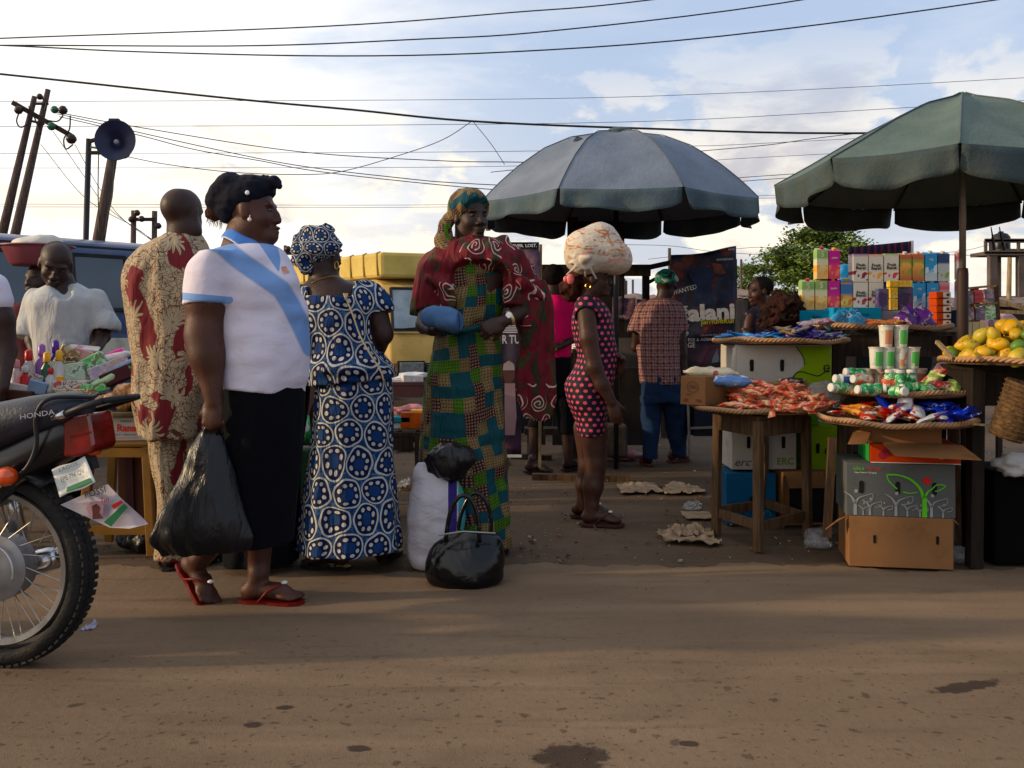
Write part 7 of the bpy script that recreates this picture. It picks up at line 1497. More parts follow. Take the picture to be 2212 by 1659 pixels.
for k,x0,x1,y0,y1,lb,cap,fb,tx in(('five',785,865,192,408,'green and cream carton with a red cap, leftmost '+T,RED_,0,('5',.78,.055,TXW)),('mag',868,948,200,408,'magenta carton with a yellow cap '+T,YEL_,0,('active',.70,.022,TXW)),('fbp',1035,1140,235,428,'white carton with a purple top band '+T,None,1,None),('fbo',1142,1245,238,430,'white carton with an orange top band '+T,None,1,None),('fbg',1249,1352,234,427,'white carton with a green top band '+T,None,1,None),('org',1358,1440,228,422,'orange fruit carton, left of the two '+T,WHT_,0,None),('org',1444,1526,224,422,'orange-brown fruit carton, right of the two '+T,WHT_,0,None),('blu',1531,1616,220,422,'blue milk carton, the only blue one '+T,WHT_,0,('Milk',.72,.022,TXW)),('nvy',1620,1702,222,425,'navy carton with a milk glass, just left of the umbrella pole',WHT_,0,None),('pnk',1752,1797,214,412,'white carton with red berries right of the umbrella pole, upper',WHT_,0,None),('five',682,770,412,622,'green and cream carton with a red cap, leftmost '+Bm,RED_,0,('5',.78,.055,TXW)),('five',775,860,408,622,'green and cream carton with a red cap, second '+Bm,RED_,0,('5',.78,.055,TXW)),('mag',863,944,408,625,'magenta carton with a yellow cap '+Bm,YEL_,0,('active',.70,.022,TXW)),('trp',952,1033,408,612,'blue tropical fruit carton with a yellow cap '+Bm,YEL_,0,None),('fbr',1036,1140,432,608,'white carton with a red top band, left of the two '+Bm,None,1,None),('fbr',1144,1246,432,608,'white carton with a red top band, right of the two '+Bm,None,1,None),('blu',1450,1536,424,620,'blue milk carton, left of the two '+Bm,WHT_,0,('Milk',.72,.022,TXW)),('blu',1544,1627,424,620,'blue milk carton, right of the two '+Bm,WHT_,0,('Milk',.72,.022,TXW)),('pnk',1630,1702,418,620,'red and white yoghurt carton behind the orange boxes',WHT_,0,None),('pnk',1752,1797,414,620,'white carton with red berries right of the umbrella pole, lower',None,0,None),('nvy',1250,1300,432,608,'narrow pale carton half hidden behind the yellow packs',None,0,None)):
 carton_j(k,zx(x0),zx(x1),zy(y0),zy(y1),lb,cap,6.32,fb,not fb,tx)
 last=None
for x0,x1,y0,y1,c_,lb,st,y_ in((672,902,627,735,(.02,.24,.40),'bright blue box at the left under the juice cartons','Beans',6.22),(906,1232,606,738,(.02,.27,.46),'large bright blue box with dark lettering under the juice cartons','MILK POWDER',6.14),(1234,1480,626,738,(.34,.32,.36),'grey display box behind the orange wafer packs','SNACK',6.16),(1484,1620,622,738,(.03,.10,.22),'dark blue box under the milk cartons','',6.22)):
 a,b=P(zx(x0),zy(y1),y_),P(zx(x1),zy(y0),y_);t,M=carton(lb,((a[0]+b[0])/2,y_+.10,1.127),(b[0]-a[0],.18,b[2]-1.127),0,cardb('box_'+str(x0),c_,.2),name='display_box');
 if st:lab(t,M,st,0,(b[2]-1.127)*.62,-.0935,.026,simple('navy_ink',(.01,.03,.10)),.9)
for x0,x1,dy in((1630,1702,0),(1744,1800,0)):
 a,b=P(zx(x0),zy(740),6.32),P(zx(x1),zy(622),6.32);m=MB();m.box(((a[0]+b[0])/2,6.42,(a[2]+b[2])/2),(b[0]-a[0],.14,b[2]-a[2]));tag(m.build('display_box',cardb('navy_box%d'%x0,(.02,.05,.12),.2),bevel=.003),'plain navy box %s the umbrella pole under the cartons'%('left of' if x0<1700 else 'right of'),'box')
for k in range(5):
 y0,y1=495+k*49,542+k*49;a,b=P(zx(1610),zy(y1),6.06),P(zx(1702),zy(y0),6.06)
 t,M=carton('orange and white tea box, number %s from the top of the stack by the pole'%('one','two','three','four','five')[k]if False else('orange and white tea box, '+('topmost','second from top','middle one','second from bottom','lowest')[k]+' in the stack by the pole'),((a[0]+b[0])/2,6.12,a[2]),(b[0]-a[0],.11,b[2]-a[2]-.001),.03*math.sin(k*3),cardb('tea%d'%k,(.52,.09,.03),.1),name='tea_box',group='orange tea boxes stacked by the pole')
 deco(t,M,lambda m,y_:m.add([(.0,y_,.006),(.05,y_,.006),(.05,y_,.04),(.0,y_,.04)],[(0,1,2,3)]),'white_panel',W2_ if False else TXW,-.0590);deco(t,M,lambda m,y_:disc(m,.03,.023,.010,y_),'cup_print',TXK,-.0596)
YLP=packmat('yellow_box_print',[(0,(.62,.40,.04)),(.52,(.66,.50,.12)),(.6,(.55,.52,.38)),(.68,(.4,.12,.04))],scale=12.,rough=.5);PRP=packmat('purple_fruit_print',[(0,(.05,.03,.13)),(.45,(.12,.09,.22)),(.56,(.05,.10,.22)),(.64,(.25,.22,.28))],scale=14.)
for x0,x1,y0,y1,mm,lb,y_ in((1290,1345,545,622,YLP,'yellow tin pack, lowest of the yellow column',6.2),(1290,1345,468,542,YLP,'yellow tin pack, upper of the yellow column',6.2),(1288,1446,420,465,YLP,'long yellow pack lying across the yellow column',6.2),(1210,1288,475,625,PRP,'dark purple fruit pack left of the yellow column',6.22),(1348,1452,468,620,PRP,'dark purple fruit pack right of the yellow column',6.24)):
 a,b=P(zx(x0),zy(y1),y_),P(zx(x1),zy(y0),y_);m=MB();m.box(((a[0]+b[0])/2,y_+.03,(a[2]+b[2])/2),(b[0]-a[0],.06,b[2]-a[2]));tag(m.build('food_box',mm,bevel=.004),lb,'food box')
MLK=packmat('blue_milk_sachet',[(0,(.05,.28,.55)),(.46,(.10,.36,.60)),(.54,(.50,.55,.60)),(.62,(.03,.16,.45))],scale=14.);ORB=packmat('orange_wafer_pack',[(0,(.55,.12,.03)),(.5,(.62,.30,.05)),(.58,(.35,.04,.03)),(.64,(.6,.45,.2))],scale=20.);PSP=packmat('purple_sachet',[(0,(.10,.02,.25)),(.5,(.14,.03,.32)),(.57,(.5,.48,.55)),(.64,(.4,.15,.25))],scale=14.);GRB=packmat('grey_pink_snacks',[(0,(.25,.20,.24)),(.5,(.4,.34,.36)),(.58,(.3,.08,.14))],scale=20.)
for k,(zx_,zy_,L_,Wd,rt,mm,lb)in enumerate(((905,690,.13,.05,(1.3,-.8,.1),MLK,'blue milk sachet leaning at the left of the blue boxes'),(940,685,.13,.05,(1.3,-.9,.1),MLK,'blue milk sachet leaning second from the left'),(1010,690,.12,.07,(1.2,-1.0,0),MLK,'pale blue sachet standing against the large blue box, left one'),(1060,695,.12,.08,(1.2,.3,.1),MLK,'pale blue sachet lying in front of the large blue box'),(1095,690,.12,.05,(1.2,.9,0),MLK,'pale blue sachet standing against the large blue box, right one'),(1200,700,.17,.05,(.3,.1,0),ORB,'orange wafer pack on top of its pair'),(1240,712,.20,.05,(.3,0,.05),ORB,'long orange wafer pack at the bottom of its pair'),(1290,705,.17,.045,(.4,-.1,0),ORB,'orange wafer pack right of the pair'),(1395,665,.12,.08,(1.3,-.7,0),PSP,'purple sachet standing left of the pole, left one'),(1425,680,.13,.07,(1.3,.8,0),PSP,'purple sachet standing left of the pole, middle one'),(1500,690,.14,.07,(1.3,-.8,0),PSP,'purple and white sachet leaning over the tray rim'),(1535,670,.15,.07,(1.3,.9,.0),PSP,'purple sachet standing left of the pole, right one'),(780,705,.20,.09,(.3,-.15,0),GRB,'grey and pink snack bag at the left end of the top tray'),(840,712,.15,.07,(.3,.2,0),GRB,'small grey snack bag at the left end of the top tray'))):
 place(proto('sachet',packmesh(L_,Wd,.022,seed=k),mm),'snack_sachet',lb,'sachet','sachets along the front of the top tray',P(zx(zx_),zy(zy_),5.92+.01*(k%3)),rt)
STR=MT('striped_dark_cloth',.85,.1);x,y=STR.uv();STR.col(STR.ramp((x*9.).fract()*.5+STR.noise(STR.com((x*9).floor(),0.,0.),3.,0)*.5,[(0,(.015,.012,.03)),(.4,(.02,.015,.03)),(.5,(.14,.02,.03)),(.62,(.02,.02,.035)),(.8,(.25,.08,.08))],'CONSTANT'));STR=STR.mat
m=MB();a,b=P(1838,534,6.75),P(1968,521,6.75)
m.grid(lambda i,j:tuple((a*(1-i)+b*i)+np.array((.01*math.sin(i*22)*j,.03*math.sin(i*26)*j,-.32*j-.01*math.sin(i*9)*j))),40,10);tag(m.build('hanging_cloth',STR,smooth=True,solid=.004),'dark striped cloth hung behind the upper row of cartons','cloth')
for a,b,w_,lb,mm in(((1969,700,6.8),(1969,520,6.8),.022,'white upright pole holding the striped cloth',simple('white_pole',(.55,.55,.52))),((1822,700,6.8),(1838,532,6.8),.020,'dark slanting pole holding the left of the striped cloth',WOODD)):m=MB();m.beam(P(*a),P(*b),w_);tag(m.build('cloth_pole',mm),lb,'pole')
s=SDF((1.95,6.4,1.2),(2.6,6.8,1.75),.009);s.ell(P(1832,598,6.6),(.10,.08,.09),None,.02);s.noise(.015,14,14,14);tag(s.mesh('blue_bundle',simple('blue_polythene',(.02,.22,.46),.35,.1,6,.5,14)),'bright blue plastic bundle between the magenta and white cartons','bundle')
DKW=wood('kiosk_dark_wood',(.035,.024,.02));KY=8.25
k_=thing('poster_kiosk','dark wooden kiosk frame under the grey-blue umbrella','kiosk',P(1290,990,KY))
for u0,v0,u1,v1,y_,w_ in((1237,990,1237,470,KY,.09),(1342,990,1342,480,KY,.05),(1395,960,1395,575,KY+.1,.06),(1172,960,1172,580,KY+.1,.05)):m=MB();m.beam(P(u0,v0,y_),P(u1,v1,y_),w_);m.build('post',DKW,k_)
for a,b,w_,h_ in(((1165,584,KY),(1405,584,KY),.05,.10),((1400,578,KY+.05),(1455,566,KY+.05),.04,.045),((1398,612,KY+.05),(1455,580,KY+.05),.03,.03),((1320,724,KY-.03),(1402,724,KY-.03),.06,.07)):m=MB();m.beam(P(*a),P(*b),w_,h_);m.build('rail',DKW,k_)
m=MB();m.box(P(1292,520,KY+.06),(.44,.04,.34));m.build('sign_board',simple('kiosk_board',(.018,.018,.03)),k_)
m=MB();m.box(P(1286,656,KY+.12),(.34,.03,.62));m.build('back_panel',simple('kiosk_board2',(.03,.025,.03),.8,.3,3),k_)
m=MB();m.box(P(1362,762,KY-.02),(.36,.30,.26));m.build('counter',simple('grey_counter',(.13,.12,.11),.8,.25,4),k_)
m=MB();m.box(P(1352,702,KY+.1),(.30,.03,.11));m.build('shelf_panel',simple('grey_tin',(.16,.16,.17),.6,.2,5),k_)
m=MB();m.box(P(1300,860,KY+.3),(.9,.05,.85));m.build('lower_board',simple('kiosk_lower',(.035,.03,.028),.8,.4,3),k_)
POSTM={}
def poster_mat(name,cols,sc_=6.):
 t=MT(name,.5,.3);co=t.co();n=t.noise(t.scale(co,(1,.1,1)),sc_,4,.55,.6);n2=t.noise(co,40,4)
 t.col(t.mix(n2*.3,t.ramp(n,cols),(.01,.01,.015)));t.bump(t.noise(co,3,3),.5,.05);return t.mat
NIGHT=poster_mat('navy_flame_poster',[(0,(.008,.008,.018)),(.42,(.012,.010,.025)),(.52,(.02,.03,.07)),(.60,(.10,.02,.03)),(.68,(.22,.06,.03)),(.8,(.03,.01,.02))]);PORT=poster_mat('portrait_wall',[(0,(.10,.03,.06)),(.4,(.06,.05,.12)),(.55,(.22,.10,.12)),(.7,(.30,.22,.22))],14.)
DARKP=poster_mat('dark_violet_poster',[(0,(.010,.008,.02)),(.5,(.03,.018,.04)),(.65,(.08,.03,.07))],5.)
def poster(lb,pts,y_,mat,curl=.03,par=None,name='poster'):
 c4=[P(u,v,y_)for u,v in pts];m=MB()
 m.grid(lambda i,j:tuple((c4[0]*(1-i)+c4[1]*i)*(1-j)+(c4[3]*(1-i)+c4[2]*i)*j+np.array((0,curl*math.sin(i*5+j*2),curl*.5*(1-j)*math.sin(i*6.0+2)))),16,16)
 if par is not None:return m.build(name,mat,par,smooth=True,solid=.003)
 t=thing(name,lb,'poster',(float(np.mean([a[0]for a in c4])),y_,float(min(a[2]for a in c4))));m.build('sheet',mat,t,smooth=True,solid=.003);return t
for k,(u0,u1)in enumerate(((1322,1346),(1346,1374),(1374,1398))):poster('',[(u0+1,642+2*k),(u1-1,640+3*k),(u1-1,690),(u0+1,690)],KY-.04,PORT,.004,k_,'film_poster')
text('Ghads',P(1340,683,KY-.06),(1,0,0),(0,0,1),.035,TXW,k_,'lettering')
PY=7.95;p_=lambda u,v,d=-.05:P(u,v,PY+d)
t=poster('large torn night-coloured film poster lettered alani',[(1449,553),(1589,534),(1592,730),(1456,734)],PY,NIGHT,.02)
ZC=lambda a,b:(1436.7+a*.15522,528.6+b*.15522)
def tx(st,a,b,size,mat,sq=1.,bold=.02,rot=.05,tt=None):u,v=ZC(a,b);return text(st,p_(u,v),(1,0,rot),(-rot,0,1),size,mat,tt or t,'lettering',squeeze=sq,bold=bold)
TW=simple('poster_white',(.50,.48,.46),.6,.15,30);TY=simple('poster_yellow',(.45,.38,.03))
tx('alani',650,950,.185,TW,1.18,.045);tx('jamulekun',745,1060,.075,TY,.98,.02);tx('WANTED',270,630,.055,TW,.9,.01,.28);tx('ADEGBENRO',830,205,.024,TXW,1.,0);tx('EFRE',925,66,.022,TXW,1.2);tx('DA.',900,1210,.03,TXW);tx('a film by the village boys',650,1255,.018,TXW,1.1,0)
m=MB()
for k in range(22):u,v=ZC(278,860+k*20);m.box(p_(u,v),(.045+.02*math.sin(k*5),.002,.006))
m.build('credit_lines',TXW,t)
m=MB();body_=[(380,330),(520,290),(660,330),(700,420),(640,450),(650,840),(560,860),(540,600),(500,860),(400,850),(410,560),(330,420)];m.add([p_(*ZC(a,b),d=-.045)for a,b in body_],[tuple(range(len(body_)))[::-1]]);m.build('figure_print',simple('navy_figure',(.018,.03,.075),.6,.4,9),t)
m=MB();m.add([p_(*ZC(460+42*math.cos(a),215+60*math.sin(a)),d=-.045)for a in np.linspace(0,6.1,12)],[tuple(range(12))]);m.build('head_print',simple('brown_head_print',(.06,.03,.03)),t)
m=MB();m.add([p_(*ZC(a,b),d=-.045)for a,b in((640,250),(780,270),(850,400),(760,420),(690,400))],[(4,3,2,1,0)]);m.build('flame_print',simple('ember_print',(.20,.06,.035),.6,.4,14),t)
t2=poster('dim violet poster lettered AGE below the alani poster',[(1474,733),(1592,731),(1592,830),(1474,838)],PY+.02,DARKP,.01)
tx('AGE',335,1400,.06,TXW,.9,0,0,t2);tx('EGE & AGBARA',520,1322,.036,TXW,1.,0,.02,t2)
m=MB();
for sg in(0,1):m.add([P(u,v,PY-.045)for u,v in(((1540,772),(1550,752),(1553,775),(1551,782),(1537,784))if not sg else((1555,775),(1558,752),(1566,762),(1568,782),(1555,782)))],[(0,1,2,3,4)])
m.build('collar_print',simple('pale_blue_print',(.20,.24,.28)),t2)
m=MB();m.tube([P(1552+32*math.cos(a),790+42*math.sin(a),PY-.05)for a in np.linspace(3.14,6.28,14)],.006,5);m.build('arch_print',simple('dull_red_print',(.14,.03,.04)),t2)
m=MB();m.add([P(u,v,PY-.045)for u,v in((1570,752),(1585,760),(1587,790),(1576,790))],[(0,1,2,3)]);m.build('red_print',simple('dull_red_print2',(.22,.02,.03)),t2)
ry_=8.0;fr=thing('display_stand','dark upright wooden stand carrying the two big posters','stand',P(1520,980,ry_))
for u in(1453,1586):m=MB();m.beam(P(u,985,ry_+.06),P(u,560,ry_+.06),.04);m.build('upright',DKW,fr)
m=MB();m.beam(P(1453,900,ry_+.06),P(1586,890,ry_+.06),.03);m.build('crossbar',BLKMET,fr);m=MB();m.box(P(1520,870,ry_+.12),(.5,.04,.55));m.build('backboard',simple('blue_black_board',(.008,.010,.022)),fr)
m=MB();m.beam(P(1601,870,7.75),P(1601,648,7.75),.10,.03);tag(m.build('plank_post',wood('grey_plank',(.17,.14,.12))),'grey split plank standing right of the alani poster','plank')
m=MB();m.beam(P(1617,870,8.1),P(1617,655,8.1),.07,.03);tag(m.build('plank_post',DKW),'dark plank post just left of the child in profile','plank')
LY=6.6;t=poster('small poster on a post behind the right shoulder of the tall woman',[(1098,530),(1164,526),(1168,650),(1100,655)],LY,PORT,.008)
m=MB();m.box(P(1132,530,LY-.03),(.21,.004,.045));m.build('title_strip',DARK,t);text('EVER. LOST.',P(1134,531,LY-.04),(1,0,.02),(0,0,1),.030,TXW,t,'lettering',squeeze=1.05,bold=.02)
m=MB();m.beam(P(1166,1010,LY+.04),P(1168,528,LY+.04),.02);m.build('post',BAMB,t)
t=poster('tall dark poster of a man in a white cap left of the hanging shawl',[(1080,640),(1124,640),(1126,985),(1082,985)],LY+.1,DARKP,.01)
text('R TU',P(1104,734,LY+.05),(1,0,0),(0,0,1),.085,TW,t,'lettering',squeeze=.7,bold=.02)
m=MB()
for k in range(7):m.box(P(1101,690+k*4.6,LY+.05),(.11,.002,.007))
m.build('text_lines',TXW,t)
m=MB();m.add([P(1099+13*math.cos(a),806+22*math.sin(a),LY+.05)for a in np.linspace(0,6.1,14)],[tuple(range(14))]);m.build('face_print',simple('face_print',(.12,.05,.04)),t)
m=MB();m.add([P(u,v,LY+.046)for u,v in((1086,800),(1088,786),(1099,779),(1110,786),(1112,800))],[(0,1,2,3,4)]);m.build('cap_print',simple('cap_print',(.35,.27,.25)),t)
m=MB();m.add([P(u,v,LY+.048)for u,v in((1090,828),(1112,828),(1116,900),(1112,940),(1090,940))],[(0,1,2,3,4)]);m.build('robe_print',simple('robe_print',(.32,.20,.20)),t)
m=MB();m.box(P(1104,985,LY+.05),(.15,.003,.02));m.build('caption_strip',TXW,t)
m=MB();m.beam(P(1095,1012,LY+.14),P(1095,640,LY+.14),.03);m.build('post',WOOD,t)
t=thing('bench','low rough wooden bench behind the girl in dots','bench',P(1215,985,7.95))
m=MB();m.box(P(1210,930,7.95),(.60,.22,.05));m.build('seat',WOODD,t)
for u in(1148,1275):m=MB();m.beam(P(u,990,7.95),P(u,933,7.95),.07);m.build('leg',WOODD,t)
t=thing('small_table','small dark stand with white papers beside the pink shirt man','stand',P(1275,990,8.0));m=MB();m.box(P(1268,758,8.0),(.26,.3,.03));m.build('top',WOODD,t)
for u in(1245,1292):m=MB();m.beam(P(u,990,8.0),P(u,760,8.0),.035);m.build('leg',WOODD,t)
m=MB();
for k in range(3):m.box(P(1262,752-k*4,7.95),(.20-.02*k,.2,.012),rz=.1*k)
tag(m.build('paper_stack',TXW),'stack of white papers on the small dark stand','papers')
m=MB();m.box(P(1318,950,7.7),(.26,.25,.26));tag(m.build('stone_block',simple('rough_block',(.06,.048,.04),.95,.3,8,.8,20),bevel=.02),'dark rough block beside the knees of the girl in dots','block')
crumple('pinkish plastic wrapper on the earth right of the girl',G(1350,992)+np.array((0,.0,0)),(.12,.08,.05),4,simple('pink_wrapper',(.30,.15,.16),.4,.4,14),'wrapper','wrapper')
t=thing('metal_trolley','thin dark metal trolley frame under the poster frame','trolley',P(1525,985,7.6))
for a,b in(((1490,985),(1483,800)),((1562,985),(1562,800)),((1488,925),(1562,922)),((1484,820),(1562,815))):m=MB();m.beam(P(*a,7.6),P(*b,7.6),.018);m.build('rod',METAL,t)
m=MB();m.box(P(1526,900,7.75),(.24,.2,.3));m.build('bin',simple('navy_bin',(.008,.012,.028),.5),t)
t=thing('disc_rack','wooden display rack of picture discs leaning at the right behind the mangoes','display rack',P(2120,900,6.0));Yr=5.9
for a,b,w_ in(((2086,760),(2084,628),.05),((2110,760),(2104,622),.05),((2158,760),(2150,616),.03)):m=MB();m.beam(P(*a,Yr),P(*b,Yr),w_,.02);m.build('upright',WOOD,t)
for a,b in(((2078,624),(2152,617)),((2106,660),(2154,654)),((2108,700),(2158,692))):m=MB();m.beam(P(*a,Yr-.02),P(*b,Yr-.02),.014);m.build('shelf',BAMB,t)
for k,(u,v)in enumerate(((2115,640),(2137,638),(2118,677),(2140,674),(2092,642),(2093,678),(2125,708),(2146,705))):
 m=MB();m.box(P(u,v,Yr-.03-.002*k),(.058,.008,.082),ry=rnd.uniform(-.1,.1));m.build('disc_case',POU[k%4]if k%3==0 else poster_mat('case%d'%k,[(0,(.25,.12,.14)),(.4,(.4,.32,.34)),(.55,(.12,.08,.18)),(.7,(.45,.36,.3))],30.),t)
for u,lb in((2085,'left'),(2158,'right')):m=MB();m.beam(P(u,1000,Yr),P(u,758,Yr),.03);m.build('leg',WOODD,t)
t=thing('slatted_crate','cream slatted crate upright between the pole and the mangoes','crate',P(2108,760,5.3))
for k in range(3):m=MB();m.box(P(2092+k*15,722,5.3),(.034,.01,.14));m.build('slat',simple('cream_wood',(.42,.36,.24),.7,.15,9),t)
m=MB();m.box(P(2107,730,5.33),(.12,.04,.10));m.build('back',BAMB,t);m=MB();m.beam((P(2107,0,5.33)[0],5.33,0),P(2107,748,5.33),.05);m.build('stand',WOODD,t)
t=thing('woven_basket','old brown woven basket on its side under the mango table, right edge','basket',P(2190,950,4.1));bx=P(2196,885,4.10)
m=MB();m.lathe(bx,[(.070,-.13),(.075,-.1),(.082,.12),(.075,.12),(.06,-.12)],30,(.25,-.2,.9));m.build('basket_wall',simple('old_cane',(.10,.055,.025),.8,.5,40,1.,50),t,smooth=True)
m=MB()
for k in range(12):m.lathe(bx+np.array(Vector((.25,-.2,.9)).normalized())*(-.12+k*.021),[(.072+.0009*k,-.004),(.079+.0009*k,0),(.072+.0009*k,.004)],30,(.25,-.2,.9),cap=False)
m.build('woven_bands',simple('old_cane2',(.14,.08,.035),.8,.5,60),t)
m=MB();m.box((2.56,4.6,.22),(.58,.35,.44));tag(m.build('shade_filler',simple('black_filler',(.004,.004,.004),.95,spec=.05),bevel=.01),'black chest put in for the shade beneath the mango table','filler')  # black block added to stand for the deep shade under the mango table
m=MB();m.box((2.42,6.2,.35),(.55,.3,.7));tag(m.build('shade_filler',simple('black_filler2',(.015,.012,.012),.8),bevel=.01),'dark chest put in for the shade beneath the juice carton table','filler')  # dark fill added for the shade under the carton table
t,M=carton('dark blue printed crate under the yoghurt table',(2.02,4.95,0),(.36,.25,.45),0,cardb('dark_blue_box',(.012,.02,.045)))
table('low goods table in front of the vendor, covered with bright packs',[(-3.25,4.86),(-1.98,4.86),(-1.98,5.12),(-3.25,5.12)],.775,mat=simple('maroon_board',(.075,.02,.02),.7,.3,4),apron=.10,leg=.05)
LY=5.0
def lp(u,v,y_=LY):return P(u,v,y_)
def zg(z_,y_):return H0+(CH-z_)/y_*F
COLS={'red':(.50,.02,.02),'yellow':(.70,.38,.04),'lilac':(.30,.14,.42),'violet':(.10,.015,.30),'green':(.05,.45,.05),'pink':(.65,.07,.30),'paleg':(.35,.48,.30),'brown':(.25,.12,.04),'blue':(.25,.36,.52),'white':(.55,.52,.5),'rose':(.55,.28,.30),'dgreen':(.02,.12,.05)}
PM={k:simple('plastic_'+k,v,.35,.1,20,spec=.5)for k,v in COLS.items()}
def bott(u,y_,h,r,c1,c2,lb,ax_=(0,0,1),z_=.777,cone=False):
 b=np.array((ux(u,y_),y_,z_));t=thing('plastic_bottle',lb,'bottle',b,'bright bottles on the goods table');m=MB();m.lathe(b,[(0,0),(r,0),(r*1.03,h*.1),(r,h*.6),(r*.5,h*.72),(r*.45,h*.78)],16,ax_);m.build('bottle_body',PM[c1],t,smooth=True)
 e=b+np.array(Vector(ax_).normalized())*h*.76;m=MB();m.lathe(e,[(r*.55,0),(r*.6,h*.02),(r*(.55 if not cone else.35),h*.22),(r*.2,h*.26),(0,h*.26)],16,ax_);m.build('cap',PM[c2],t,smooth=True)
for a in((62,4.98,.22,.034,'white','red','white bottle with a big red cap'),(90,5.02,.25,.032,'lilac','lilac','lilac bottle beside the violet stopper'),(120,5.05,.27,.030,'violet','violet','deep violet bottle, the darkest and tallest'),(101,4.94,.21,.030,'dgreen','yellow','dark green bottle with a yellow nozzle'),(128,4.92,.22,.030,'white','yellow','white bottle with an orange-yellow pump'),(150,5.06,.24,.03,'brown','brown','brown bottle behind the cream box'),(110,4.90,.13,.026,'white','red','short white jar-like bottle with a red cap in front'),(56,4.90,.14,.035,'red','white','squat red bottle with a white cap at the left'),(35,4.95,.17,.03,'white','rose','pale bottle with a rose cap, far left'),(18,4.98,.15,.03,'dgreen','white','dark bottle with a white cap at the left edge')):bott(*a)
bott(196,4.88,.23,.026,'paleg','green','clear tube with a bright green cap lying across the table',(1,0,.55),.80);bott(225,5.0,.19,.022,'white','red','thin white sprayer lying on top',(.9,.2,.2),.95)
def gbox(u,v,y_,d,c,lb,rt=(0,0,0),pr=None):
 m=MB();m.box((0,0,0),d);o=place(proto('gb',m,c if not isinstance(c,str)else PM[c],False),'packaged_goods',lb,'package','boxes and packs on the goods table',P(u,v,y_),rt);bv=o.modifiers.new('b','BEVEL');bv.width=.004;return o
mixp=[packmat('goods%d'%k,st,scale=22.)for k,st in enumerate(([(0,(.45,.40,.25)),(.45,(.30,.14,.05)),(.55,(.55,.48,.3)),(.62,(.12,.06,.03))],[(0,(.35,.30,.42)),(.45,(.45,.40,.5)),(.54,(.6,.3,.12)),(.6,(.4,.36,.45))],[(0,(.4,.52,.38)),(.5,(.5,.58,.48)),(.6,(.15,.25,.2))],[(0,(.10,.42,.12)),(.5,(.30,.55,.30)),(.58,(.15,.2,.1))],[(0,(.5,.1,.1)),(.45,(.55,.5,.45)),(.55,(.1,.1,.12)),(.6,(.5,.45,.4))]))]
for a in((145,775,5.0,(.10,.06,.13),mixp[0],'cream and brown printed box standing behind the pale green one',(0,.5,.2)),(160,805,4.95,(.13,.06,.10),mixp[2],'pale green printed box at the middle of the goods',(0,-.15,.1)),(203,786,4.98,(.13,.05,.09),mixp[3],'light green pouch box beside the pink box',(0,-.5,.1)),(243,769,5.03,(.13,.05,.045),PM['pink'],'hot pink box at the right top of the goods',(0,-.35,.1)),(236,797,4.95,(.20,.06,.075),mixp[1],'lilac box printed with orange flowers',(0,-.38,.1)),(181,768,5.03,(.10,.07,.08),PM['rose'],'rose coloured crumpled pack near the white sheet',(.2,.3,.2)),(182,752,5.04,(.15,.09,.012),PM['white'],'curved white tray on top of the goods',(.2,.1,.3)),(81,838,4.86,(.09,.02,.075),PM['blue'],'light blue card box at the front of the goods',(.2,.3,.3)),(130,838,4.85,(.035,.02,.12),PM['yellow'],'upright yellow and white slim box',(0,.0,0)),(158,832,4.87,(.18,.08,.05),mixp[4],'jumble pack of small black and red wrappers',(0,0,.1)),(165,846,4.84,(.20,.07,.03),mixp[0],'pale yellow noodle pack at the front edge',(0,0,-.1)),(265,790,4.95,(.16,.06,.02),PM['blue'],'pale blue pen card lying at the right end',(0,-.45,0)),(255,812,4.9,(.16,.08,.07),simple('wine_box',(.06,.01,.015)),'dark wine red box at the right end of the goods',(0,-.4,0)),(45,838,4.86,(.10,.05,.04),PM['white'],'white bar pack at the front left',(0,.2,.2)),(30,852,4.84,(.20,.05,.05),simple('brownish',(.10,.04,.03)),'brown roll lying at the front left edge',(0,.1,0)),(75,822,4.92,(.08,.06,.07),mixp[4],'red and white wrapped pack near the squat red bottle',(0,.3,.4)),(118,800,4.96,(.07,.05,.10),mixp[2],'green-white pack between the pump bottle and the nozzle',(0,-.3,.2)),(205,838,4.87,(.13,.07,.05),mixp[3],'green striped pack under the green capped tube',(0,-.2,.1))):gbox(*a)
st=thing('plastic_stool','yellow-brown plastic stool under the white printed box','stool',(-1.93,4.75,0));YS=simple('ochre_plastic',(.22,.11,.028),.45,.15,6,dirt=((.12,.06,.02),7,.5))
m=MB();m.box((-1.93,4.75,.545),(.31,.30,.03));m.build('seat',YS,st,bevel=.012)
for a in(-1,1):
 for b in(-1,1):m=MB();m.beam((-1.93+a*.175,4.75+b*.165,0),(-1.93+a*.135,4.75+b*.13,.532),.045,.03);m.build('leg',YS,st,bevel=.006)
for b in(-1,1):
 for x_,y_,z_ in((.155,.158,.13),(.14,.138,.505)):m=MB();m.beam((-1.93-x_,4.75+b*y_,z_),(-1.93+x_,4.75+b*y_,z_),.02,.045);m.build('crossbar',YS,st)
m=MB();m.box((-1.93,4.86,.30),(.2,.02,.4));m.build('back_board',simple('brown_board',(.10,.035,.015),.7),st)
t,M=carton('white box with red lettering on the yellow-brown stool',(-1.93,4.75,.561),(.27,.26,.115),.06,CARDW,name='printed_box');lab(t,M,'Rana',.03,.062,-.1335,.048,TXR,1.,0,.03);lab(t,M,'PREMIUM',.03,.095,-.1335,.014,simple('navy_ink2',(.02,.02,.12)));lab(t,M,'QUALITY GROUNDNUT',.03,.030,-.1335,.014,simple('navy_ink3',(.02,.02,.12)),1.1);lab(t,M,'PRODUCE OF LAGOS',.03,.014,-.1335,.010,TXR,1.2)
